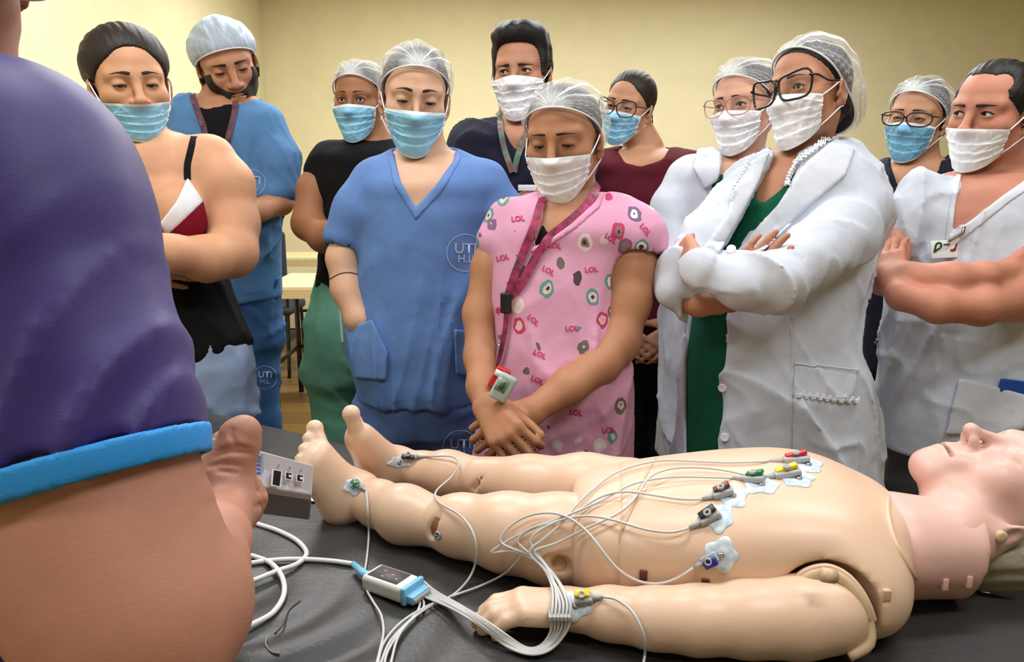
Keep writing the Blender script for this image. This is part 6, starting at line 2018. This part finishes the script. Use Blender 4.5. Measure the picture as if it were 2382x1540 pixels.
def lead(pin, tail, colr, label, path, seed=0, big=1.0, lift=0.005, wr=0.0016, n=130, flip=False, front=()):
    root_p, n0 = seen(U_ALL, pin[0], pin[1], 0.0075 * big)
    # the tail of the clip stands a little above what lies under it
    dr = ray(*tail)
    qt, nt = seen(U_ALL, tail[0], tail[1], lift)
    tt = min(np.linalg.norm(qt - ORG), np.linalg.norm(root_p - ORG) + 0.03)
    qt = ORG + dr / np.linalg.norm(dr) * tt
    if qt[2] < BZ + 0.005: qt[2] = BZ + 0.005
    ax = qt - root_p; Lc = np.linalg.norm(ax); ax /= Lc
    up = n0 - ax * (n0 @ ax); up /= np.linalg.norm(up); lt = np.cross(up, ax)
    R = np.stack([ax, lt, up], 1)
    e = empty('lead_wire', tuple(root_p)); tag(e, label, 'lead wire', 'monitor lead wires')
    L = Lc * 0.62
    v, f = boxv(root_p + ax * (L * 0.42), (L * 0.58, 0.0062 * big, 0.0040 * big), R, bev=0.0024)
    cb = mobj('clip_body', v, f, M_CLIPB, e)
    R2 = R @ np.array(Matrix.Rotation(math.radians(10), 3, 'Y'))
    v, f = boxv(root_p + ax * (L * 0.40) + up * 0.0058 * big + lt * (0.0035 if flip else -0.0035), (L * 0.48, 0.0048 * big, 0.0026 * big), R2, bev=0.0016)
    mobj('clip_lever', v, f, mat('lever_%d_%d_%d' % colr, colr, rough=0.35), cb)
    v, f = lathe([(0.0028, 0), (0.0028, 0.0032), (0.0046, 0.0032), (0.0046, 0), (0.0028, 0)], root_p + ax * L * 0.42 + up * 0.0075 * big, up, 16); mobj('clip_pivot', v, f, M_CLIPB, cb)
    v, f = tube([root_p + ax * L * 0.92, root_p + ax * Lc], np.array([0.0042, 0.0022]) * big, 10); mobj('strain_relief', v, f, M_CLIPB, cb)
    if path is not None:
        w = wire_path([tail] + list(path), lift, n)
        w[0] = qt
        for _ in range(4): w[1:-1] = (w[:-2] + 2 * w[1:-1] + w[2:]) / 4
        v, f = tube(w, wr, 8); mobj('wire', v, f, M_WIRE, e)
    return e
pads = [((1880, 1084), 36, .45, 'white electrode under the red clip high on the far chest'), ((1858, 1116), 38, .45, 'white electrode under the yellow chest clip'),
        ((1772, 1130), 40, .5, 'white electrode under the green chest clip'), ((1706, 1156), 34, .75, 'white electrode under the brown clip'),
        ((1672, 1204), 34, 1.0, 'white electrode under the black clip on the flank'), ((1676, 1292), 40, 1.0, 'lowest white electrode on the flank under the blue clip'),
        ((1340, 1410), 34, 1.0, 'white electrode on the wrist under the yellow clip'), ((822, 1132), 22, .9, 'white electrode on the nearer ankle'),
        ((928, 1076), 26, .5, 'white electrode on the farther ankle under a black plug')]
for i, (c_, r_, sq, lb) in enumerate(pads): pad(c_[0], c_[1], r_, lb, i, sq)
HOLD = [(1282 + 9 * k, 1421) for k in range(6)]
def down(k, to):
    """from the comb on the wrist round the loop and back to the junction box"""
    o = 9 * k
    return [(1286 + o * .95, 1405), (1282 + o * .95, 1432), (1284 + o * .9, 1455), (1276 + o * .75, 1482), (1252 + o * .55, 1506 + o * .2), (1226 + o * .2, 1508 + o * .35), (1190 - o * .2, 1486 + o * .45), (1130 - o * .1, 1444 + o * .4), (1064 - o * .3, 1404 + o * .25), (1010 - o * .6, 1374 + o * .28), to]
CON = [(986, 1353), (981, 1357), (976, 1361), (971, 1365), (966, 1369), (961, 1373)]
lead((1872, 1079), (1790, 1073), (206, 32, 44), 'grey lead with a red clip high on the far side of the chest', [(1690, 1076), (1600, 1072), (1526, 1072), (1426, 1102), (1380, 1138), (1345, 1170), (1310, 1212), (1268, 1252), (1228, 1284), (1262, 1318), (1284, 1362)] + down(0, CON[0]))
lead((1852, 1110), (1768, 1112), (236, 206, 10), 'grey lead with a yellow clip on the upper chest', [(1660, 1090), (1560, 1090), (1510, 1110), (1480, 1155), (1445, 1190), (1380, 1222), (1330, 1246), (1290, 1266), (1240, 1282), (1262, 1306), (1288, 1350)] + down(1, CON[1]))
lead((1772, 1126), (1706, 1112), (30, 130, 66), 'grey lead with a green clip on the middle of the chest', [(1640, 1110), (1556, 1110), (1468, 1127), (1398, 1165), (1324, 1197), (1268, 1217), (1216, 1239), (1202, 1260), (1223, 1280), (1258, 1309), (1284, 1350)] + down(2, CON[2]))
lead((1700, 1152), (1634, 1161), (112, 56, 44), 'grey lead with a brown clip beside the chest electrodes', [(1591, 1162), (1521, 1152), (1451, 1143), (1398, 1155), (1345, 1187), (1296, 1211), (1240, 1229), (1188, 1254), (1137, 1288), (1172, 1282), (1216, 1289), (1256, 1312), (1290, 1356)] + down(3, CON[3]))
lead((1668, 1202), (1603, 1228), (34, 36, 38), 'grey lead with a black clip on the flank', [(1566, 1238), (1503, 1232), (1433, 1211), (1380, 1201), (1324, 1204), (1268, 1226), (1232, 1256), (1256, 1296), (1296, 1350)] + down(4, CON[4]))
lead((1664, 1292), (1614, 1320), (40, 42, 150), 'grey lead with a dark blue clip low on the flank', [(1584, 1341), (1538, 1358), (1486, 1353), (1437, 1324), (1402, 1282), (1366, 1236), (1324, 1204), (1275, 1192), (1216, 1204), (1174, 1236), (1161, 1260), (1188, 1275), (1244, 1296), (1284, 1330), (1312, 1372)] + down(5, CON[5]), flip=True)
lead((1344, 1402), (1402, 1388), (236, 206, 10), 'grey lead with a yellow clip on the wrist', [(1432, 1394), (1468, 1420), (1492, 1462), (1501, 1505), (1494, 1560)], flip=True)
lead((832, 1128), (852, 1142), (22, 120, 70), 'grey lead with a green clip on the nearer ankle', [(855, 1180), (858, 1240), (853, 1300), (848, 1335), (850, 1365), (868, 1400), (886, 1430), (892, 1470), (884, 1510), (872, 1560)], big=0.8)
lead((940, 1066), (990, 1062), (24, 24, 26), 'grey lead with a black plug on the farther ankle', [(1056, 1063), (1068, 1078), (1052, 1108), (1012, 1146), (1018, 1166), (1070, 1198), (1100, 1238), (1109, 1288), (1096, 1338), (1064, 1376), (1044, 1390), (990, 1412), (930, 1450), (890, 1500), (876, 1560)], big=0.8)
# two spare wires that loop over the near edge of the stretcher
for pts, lb in (([(962, 1376), (984, 1396), (984, 1416), (950, 1446), (905, 1496), (880, 1560)], 'spare grey wire looping over the near edge from the junction box'),
                ([(958, 1379), (976, 1398), (972, 1420), (930, 1470), (900, 1520), (892, 1560)], 'second spare grey wire looping beside the first one'),
                ([(1216, 1290), (1180, 1330), (1120, 1362), (1050, 1388), (985, 1420), (930, 1475), (905, 1560)], 'grey wire running from under the forearm towards the junction box')):
    w = wire_path(pts, 0.004, 90)
    v, f = tube(w, 0.0016, 8); tag(mobj('spare_wire', v, f, M_WIRE), lb, 'lead wire', 'monitor lead wires')
# comb holding six wires over the wrist
ca, na = seen(U_ALL, 1300, 1432, 0.006)
cu = PZ(1326, 1430, ca[2]) - PZ(1274, 1430, ca[2]); cL = np.linalg.norm(cu); cu /= cL
cd_ = np.cross(np.array([0, 0, 1.0]), cu)
R = np.stack([cu, cd_, (0, 0, 1)], 1)
cmb = empty('wire_comb', tuple(ca)); tag(cmb, 'grey plastic comb holding six lead wires over the wrist', 'wire comb')
for k in range(6):
    v, f = boxv(ca + cu * (cL * (k - 2.5) / 6) + np.array([0, 0, 0.001]), (cL / 12.5, 0.009, 0.0030), R, bev=0.001)
    mobj('comb_tooth', v, f, M_CLIPB, cmb)
v, f = boxv(ca + cd_ * 0.008, (cL / 2, 0.0018, 0.0036), R, bev=0.0008); mobj('comb_bar', v, f, M_CLIPB, cmb)
# junction box
jz = BZ + 0.024
ja, jb = PZ(862, 1324, jz), PZ(956, 1356, jz)
ju = jb - ja; ju[2] = 0; jL = np.linalg.norm(ju); ju /= jL
jv = np.cross(np.array([0, 0, 1.0]), ju)
jc = (ja + jb) / 2; jc[2] = BZ + 0.0135
R = np.stack([ju, jv, (0, 0, 1)], 1)
jb_ = empty('junction_box', (jc[0], jc[1], BZ)); tag(jb_, 'white and light blue lead junction box lying on the vinyl', 'junction box')
JW = 0.0205
JB = Fd().u(box(jc, (jL / 2, JW, 0.0115), R, rd=0.006), 0)
job('housing', (lambda: mesh_field(JB, 0.002)), M_CABLE, jb_)
v, f = boxv(jc + np.array([0, 0, 0.0117]) - ju * 0.002, (jL * 0.36, JW * 0.72, 0.0004), R); pl = mobj('label_plate', v, f, mat('label_grey', (92, 84, 86), rough=0.5), jb_)
for (a, b) in ((-.18, .3), (-.1, -.5), (.2, -.3), (.05, .1)):
    v, f = boxv(jc + np.array([0, 0, 0.0122]) + ju * jL * a + jv * JW * b * 0.8, (0.0018, 0.0007, 0.0002), R); mobj('label_print', v, f, mat('label_mark', (222, 212, 206), rough=0.5), pl)
M_LBLUE = mat('light_blue_plastic', (130, 196, 232), rough=0.4)
v, f = boxv(jc + ju * (jL / 2 + 0.002), (0.0035, JW * 1.0, 0.0118), R, bev=0.002); mobj('blue_collar', v, f, M_LBLUE, jb_)
v, f = boxv(jc + ju * (jL / 2 + 0.010) - np.array([0, 0, 0.003]), (0.007, JW * 0.86, 0.0055), R, bev=0.0015); mobj('blue_connector', v, f, M_LBLUE, jb_)
for k in range(10):
    v, f = boxv(jc + ju * (jL / 2 + 0.0175) + jv * JW * 0.8 * (k - 4.5) / 5 - np.array([0, 0, 0.003]), (0.002, JW * 0.06, 0.0035), R); mobj('pin_slot', v, f, M_CLIPB, jb_)
st = jc - ju * (jL / 2); v, f = tube([st + ju * 0.002, st - ju * 0.012, PZ(822, 1312, BZ + 0.010)], [0.0062, 0.0058, 0.0042], 12); mobj('strain_relief', v, f, M_LBLUE, jb_)
# the main cable and its loops
for pts, lb in (([(822, 1312), (770, 1305), (700, 1301), (640, 1303), (575, 1312), (520, 1330)], 'white main cable running from the junction box behind the arm'),
                ([(560, 1205), (600, 1219), (650, 1236), (696, 1262), (713, 1288), (694, 1310), (640, 1330), (585, 1352), (520, 1370)], 'white cable loop behind the elbow, the one reaching farthest right'),
                ([(540, 1286), (590, 1294), (632, 1312), (657, 1345), (660, 1384), (636, 1424), (592, 1450), (550, 1468), (500, 1490)], 'white cable loop curling down to the near edge beside the elbow')):
    w = wire_path(pts, 0.004, 80)
    v, f = tube(w, 0.0036, 10); tag(mobj('white_cable', v, f, M_CABLE), lb, 'cable', 'white cables on the stretcher')
# torn spot in the vinyl near the edge
BEDF = Fd(); BEDF.u(box(bedpt(BLEN / 2, BWID / 2, BZ - BTH / 2), (BLEN / 2, BWID / 2, BTH / 2), np.stack([BU, BV, (0, 0, 1)], 1), rd=0.038), 0)
p_, g_ = on(BEDF, [(622, 1478), (618, 1500), (632, 1518), (650, 1522)], 0.001, 20)
v, f = tube(p_, np.linspace(0.0008, 0.0014, 20), 6); mobj('vinyl_tear', v, f, mat('tear_foam', (150, 146, 140), rough=0.9), bed)
p_, g_ = on(BEDF, [(640, 1474), (660, 1450), (672, 1420), (700, 1396)], 0.0, 24)
v, f = tube(p_, np.linspace(0.0014, 0.0006, 24), 6); mobj('vinyl_crease', v, f, M_VINYL, bed)
# ------------------------------------------------------------------ man in the purple shirt, close by on the left
q = P(60, 700, .64)
fr = empty('person', (q[0], q[1], 0))
tag(fr, 'person in a purple sports shirt with a blue cuff, bare arm stretched out', 'person')
def fc(*pts): return [(P(x, y, d), r * d / FPX) for x, y, d, r in pts]
FB = Fd()
FB.chain(fc((60, 480, .64, 225), (150, 900, .63, 225), (212, 1150, .62, 226), (262, 1330, .615, 236), (318, 1440, .61, 238)), 0.03)
FB.chain(fc((330, 1470, .61, 215), (400, 1400, .63, 178), (450, 1330, .68, 122), (490, 1260, .74, 88), (512, 1215, .80, 64), (530, 1175, .83, 60)), 0.012)
# palm and fingers closed round the device
FB.u(rcf(P(534, 1178, .83), 66 * .83 / FPX, P(522, 1098, .85), 62 * .85 / FPX, ray(530, 1120), 0.7), 0.02)
FB.chain(fc((528, 1104, .84, 56), (548, 1052, .845, 43), (562, 1014, .85, 39), (568, 1002, .85, 32)), 0.014)
FB.u(rc(*[x for y in fc((534, 1000, .842, 14), (552, 1024, .848, 30)) for x in y]), 0.010)
for k, (x0, y0, r0) in enumerate(((586, 1160, 34), (578, 1128, 26), (580, 1192, 27))):
    FB.u(rc(*[x for y in fc((540, y0 - 4, .85, r0 + 4), (x0, y0, .875, r0)) for x in y]), 0.008)
    FB.u(rc(*[x for y in fc((x0, y0, .875, r0), (x0 + 2, y0 - 6, .93, r0 * .72)) for x in y]), 0.005)
for k in range(2):
    FB.u(rc(*[x for y in fc((520, 1060 - 30 * k, .87, 30), (480, 1075 - 22 * k, .90, 24)) for x in y]), 0.010)
# head and neck, almost out of the frame
fh = Head(P(-195, -140, .72), 0, 5, 0, 1.05)
fh.R = np.array(Matrix.Rotation(math.radians(-150), 3, 'Z')) @ fh.R
M4 = np.eye(4); M4[:3, :3] = fh.R * fh.s; M4[:3, 3] = fh.c; fh.mw = Matrix(M4.tolist())
FHF = head_field(0.5, 0.4)
FB.u(fh.prim(FHF), 0)
FB.chain([(fh.w((0, -0.02, -0.05)), 0.058), (P(-170, 200, .74), 0.066), (P(-150, 420, .72), 0.085)], 0.03)
FBc = Fd(); FBc.u(FB.prim(0), 0)
for pts, r_ in (([(500, 1062), (540, 1050), (588, 1056)], .0014), ([(506, 1050), (545, 1038), (586, 1044)], .0011), ([(484, 1086), (520, 1078), (560, 1082)], .0012), ([(476, 1106), (510, 1096), (548, 1100)], .0010), ([(598, 1128), (600, 1142), (618, 1144)], .0016), ([(594, 1178), (604, 1176), (618, 1172)], .0016), ([(540, 1000), (536, 1012), (545, 1026)], .0011), ([(470, 1180), (500, 1172), (530, 1176)], .0010)):
    g_ = [seen(FB, x, y, 0.0004)[0] for x, y in pts]
    for a, b in zip(g_[:-1], g_[1:]): FBc.s(rc(a, r_, b, r_), 0.004)
def arm_mesh():
    c = A(P(540, 1110, .85)); R = 0.085
    v1, q1 = mesh_field(FBc, 0.0022, np.array(c) - R - 0.01, np.array(c) + R + 0.01, region=lambda x: ((x - c) ** 2).sum(1) < (R + 0.002) ** 2)
    v2, q2 = mesh_field(FBc, 0.005, region=lambda x: ((x - c) ** 2).sum(1) > (R - 0.003) ** 2)
    return np.concatenate([v1, v2]), np.concatenate([q1, q2 + len(v1)])
job('body', arm_mesh, mat('skin_front', (184, 130, 108), rough=0.5, bump=0.15, bscale=420, var=0.12, vscale=9, spec=0.35, sss=0.08), fr)
FS = Fd()
FS.chain(fc((-10, 480, .645, 285), (60, 640, .64, 288), (126, 830, .63, 275), (165, 960, .625, 265), (190, 1060, .62, 257), (212, 1180, .62, 250)), 0.02)
FS.chain(fc((-20, 480, .645, 275), (-200, 480, .70, 330), (-330, 900, .74, 420), (-340, 1500, .80, 420)), 0.05)
FS.u(rc(P(-10, 450, .645), 0.095, P(-170, 300, .73), 0.075), 0.05)
# hem: the plane through the sleeve end
h0, h1 = P(-20, 1196, .62), P(486, 1044, .62)
arm_d = P(262, 1330, .615) - P(196, 960, .625); arm_d /= np.linalg.norm(arm_d)
hz = (h1 - h0) / np.linalg.norm(h1 - h0); hn = arm_d - hz * (arm_d @ hz); hn /= np.linalg.norm(hn)
FSB = FS.prim(0)
FS1 = Fd(); FS1.u(FSB, 0)
ch_ = rc(P(-340, 900, .80), 0.20, P(-340, 1600, .85), 0.20)
FS1.s((lambda p: np.maximum(-((p - A(h0 - hn * 0.022)) @ A(hn)), -((p - A(P(-90, 1190, .66))) @ A((1.0, 0, 0)))), A(h0), 1e6), 0.002)
def drape(p, d):
    ax = A(arm_d)
    q = p - A(P(190, 600, .63))
    u = q @ ax
    w = q @ A(np.cross(arm_d, (0, 1, 0)))
    s = 1.2 * (1 - np.abs(np.sin(w * 26 + u * 14 + 0.8 * np.sin(u * 13)))) ** 3 + (1 - np.abs(np.sin(w * 41 + u * 24 + 1.2 * np.sin(u * 9 + 1)))) ** 3
    m = np.clip((u + 0.06) * 5, 0, 1)
    return d + (-0.0085 * m * (s - 0.5)).astype(f32)
FS1.f(drape)
M_PURP = mat('sport_purple', (54, 38, 110), rough=0.5, bump=0.15, bscale=900, var=0.05, vscale=8, spec=0.4, sheen=0.08, fold=0.2, fscale=8)
M_PCUFF = mat('sport_cuff', (36, 146, 226), rough=0.6, bump=0.2, bscale=900)
job('sports_shirt', (lambda: mesh_field(FS1, 0.006)), M_PURP, fr)
FC = Fd(); FC.u((lambda p: np.abs(FSB[0](p) - f32(0.0005)) - f32(0.0035), FSB[1], FSB[2]), 0)
FC.i((lambda p: np.abs((p - A(h0)) @ A(hn) + f32(0.011)) - f32(0.0115), A(h0), 1e6), 0.002)
FC.i((lambda p: -((p - A(P(-160, 1190, .66))) @ A((1.0, 0, 0))), A(h0), 1e6), 0.002)
cl, ch2 = P(-60, 1190, .62) - 0.12, P(500, 1000, .62) + 0.14
job('sleeve_cuff', (lambda: mesh_field(FC, 0.003, cl, ch2)), M_PCUFF, fr)
add_cap(fr, fh, M_CAPT, M_CAPE, seed=30)
FT = Fd()
ft0 = P(-190, 1480, .86)
FT.chain([(ft0, 0.17), (np.array([ft0[0] - 0.06, ft0[1] - 0.05, 0.5]), 0.10), (np.array([ft0[0] - 0.06, ft0[1] - 0.05, 0.09]), 0.065)], 0.05)
FT.chain([(ft0, 0.16), (np.array([ft0[0] + 0.02, ft0[1] + 0.16, 0.5]), 0.10), (np.array([ft0[0] + 0.02, ft0[1] + 0.16, 0.09]), 0.065)], 0.05)
job('trousers', (lambda: mesh_field(FT, 0.012)), cloth('petrol', (24, 66, 92)), fr)
for dx, dy in ((-0.06, -0.05), (0.02, 0.16)):
    S_ = Fd().u(rcf((ft0[0] + dx, ft0[1] + dy - 0.04, 0.04), 0.045, (ft0[0] + dx + 0.06, ft0[1] + dy + 0.18, 0.034), 0.038, (0, 0, 1), 0.8), 0)
    S_.i(half((0, 0, 0.004), (0, 0, -1)), 0.004)
    job('shoe', (lambda S_=S_: mesh_field(S_, 0.01)), mat('shoe_40_40_44', (40, 40, 44), rough=0.5), fr)
# ------------------------------------------------------------------ the device in his hand
dv = empty('monitor_unit', tuple(P(640, 1110, .9)))
tag(dv, 'white handheld monitor unit with two small sockets, gripped in the bare hand', 'monitor unit')
C_ = [P(474, 1012, .845), P(729, 1082, .945), P(725, 1152, .945), P(480, 1112, .835)]
ex = P(688, 1180, .975) - P(712, 1151, .94)
fw = ray(640, 1110); fw = fw / np.linalg.norm(fw)
ex = fw * 0.035 + np.array([0, 0, -0.012]) + (C_[2] - C_[1]) / np.linalg.norm(C_[2] - C_[1]) * 0.012
import bmesh
def hexa(c4, ext, bev):
    bm = bmesh.new()
    vs = [bm.verts.new(tuple(q)) for q in c4] + [bm.verts.new(tuple(q + ext)) for q in c4]
    for f in ((0, 1, 2, 3), (7, 6, 5, 4), (0, 4, 5, 1), (1, 5, 6, 2), (2, 6, 7, 3), (3, 7, 4, 0)): bm.faces.new([vs[i] for i in f])
    bmesh.ops.recalc_face_normals(bm, faces=list(bm.faces))
    bmesh.ops.bevel(bm, geom=list(bm.edges), offset=bev, segments=3, affect='EDGES', profile=0.6)
    bm.verts.index_update()
    v = np.array([q.co[:] for q in bm.verts]); f = [tuple(q.index for q in x.verts) for x in bm.faces]
    bm.free(); return v, f
M_DEV = mat('device_white', (216, 214, 224), rough=0.4)
v, f = hexa(C_, ex * 0.3, 0.002); dc = mobj('case', v, f, M_DEV, dv, smooth=False)
v, f = hexa([q_ + ex * 0.31 for q_ in C_], ex * 1.1, 0.003); mobj('back_shell', v, f, mat('device_grey', (122, 120, 132), rough=0.45), dv, smooth=False)
# sockets on the face: bilinear place on the quad
def fq(px, py, lift=0.0):
    n = np.cross(C_[1] - C_[0], C_[3] - C_[0]); n /= np.linalg.norm(n)
    if n @ fw > 0: n = -n
    r = ray(px, py); t = ((C_[0] - ORG) @ n) / (r @ n)
    return ORG + r * t + n * lift, n
def plate(name, pts, m, lift, th, par):
    c4 = [fq(x, y, lift)[0] for x, y in pts]; n = fq(*pts[0])[1]
    v, f = hexa(c4, n * th, min(0.0004, th * 0.3)); return mobj(name, v, f, m, par, smooth=False)
M_PORT = mat('port_black', (12, 12, 14), rough=0.4)
M_PORTW = mat('port_rim', (236, 234, 238), rough=0.35)
rim = plate('socket_rim', [(632, 1091), (656, 1096), (652, 1134), (629, 1130)], M_PORTW, 0.0, 0.0008, dc); plate('socket_hole', [(636, 1094), (653, 1097), (649, 1131), (633, 1127)], M_PORT, 0.0008, 0.0004, dc)
for dx, dy in ((0, 0), (26, 5)):
    r_ = plate('socket_rim', [(663 + dx, 1097 + dy), (681 + dx, 1101 + dy), (679 + dx, 1118 + dy), (662 + dx, 1115 + dy)], M_PORTW, 0.0, 0.0008, dc)
    plate('socket_hole', [(665 + dx, 1099 + dy), (678 + dx, 1102 + dy), (676 + dx, 1115 + dy), (664 + dx, 1113 + dy)], M_PORT, 0.0008, 0.0004, dc)
    plate('socket_tongue', [(670 + dx, 1104 + dy), (677 + dx, 1106 + dy), (676 + dx, 1111 + dy), (670 + dx, 1110 + dy)], M_PORTW, 0.0012, 0.0003, dc)
for x, y in ((648, 1084), (674, 1089), (700, 1095)):
    plate('socket_mark', [(x - 1.5, y - 4), (x + 1.5, y - 3), (x + 1.5, y + 3), (x - 1.5, y + 2)], mat('print_grey', (120, 116, 126), rough=0.5), 0.0, 0.0002, dc)
M_BLUEP = mat('print_blue', (58, 96, 186), rough=0.5)
for k in range(5):
    y = 1060 + k * 9.5
    plate('label_print', [(598, y), (606 - (k % 2) * 2, y + 1.5), (606 - (k % 3), y + 7), (597, y + 5.5)], M_BLUEP, 0.0, 0.0002, dc)
plate('label_bar', [(609, 1054), (615, 1055.5), (613, 1100), (607, 1098)], mat('print_teal', (150, 168, 176), rough=0.5), 0.0, 0.0002, dc)
run_jobs()
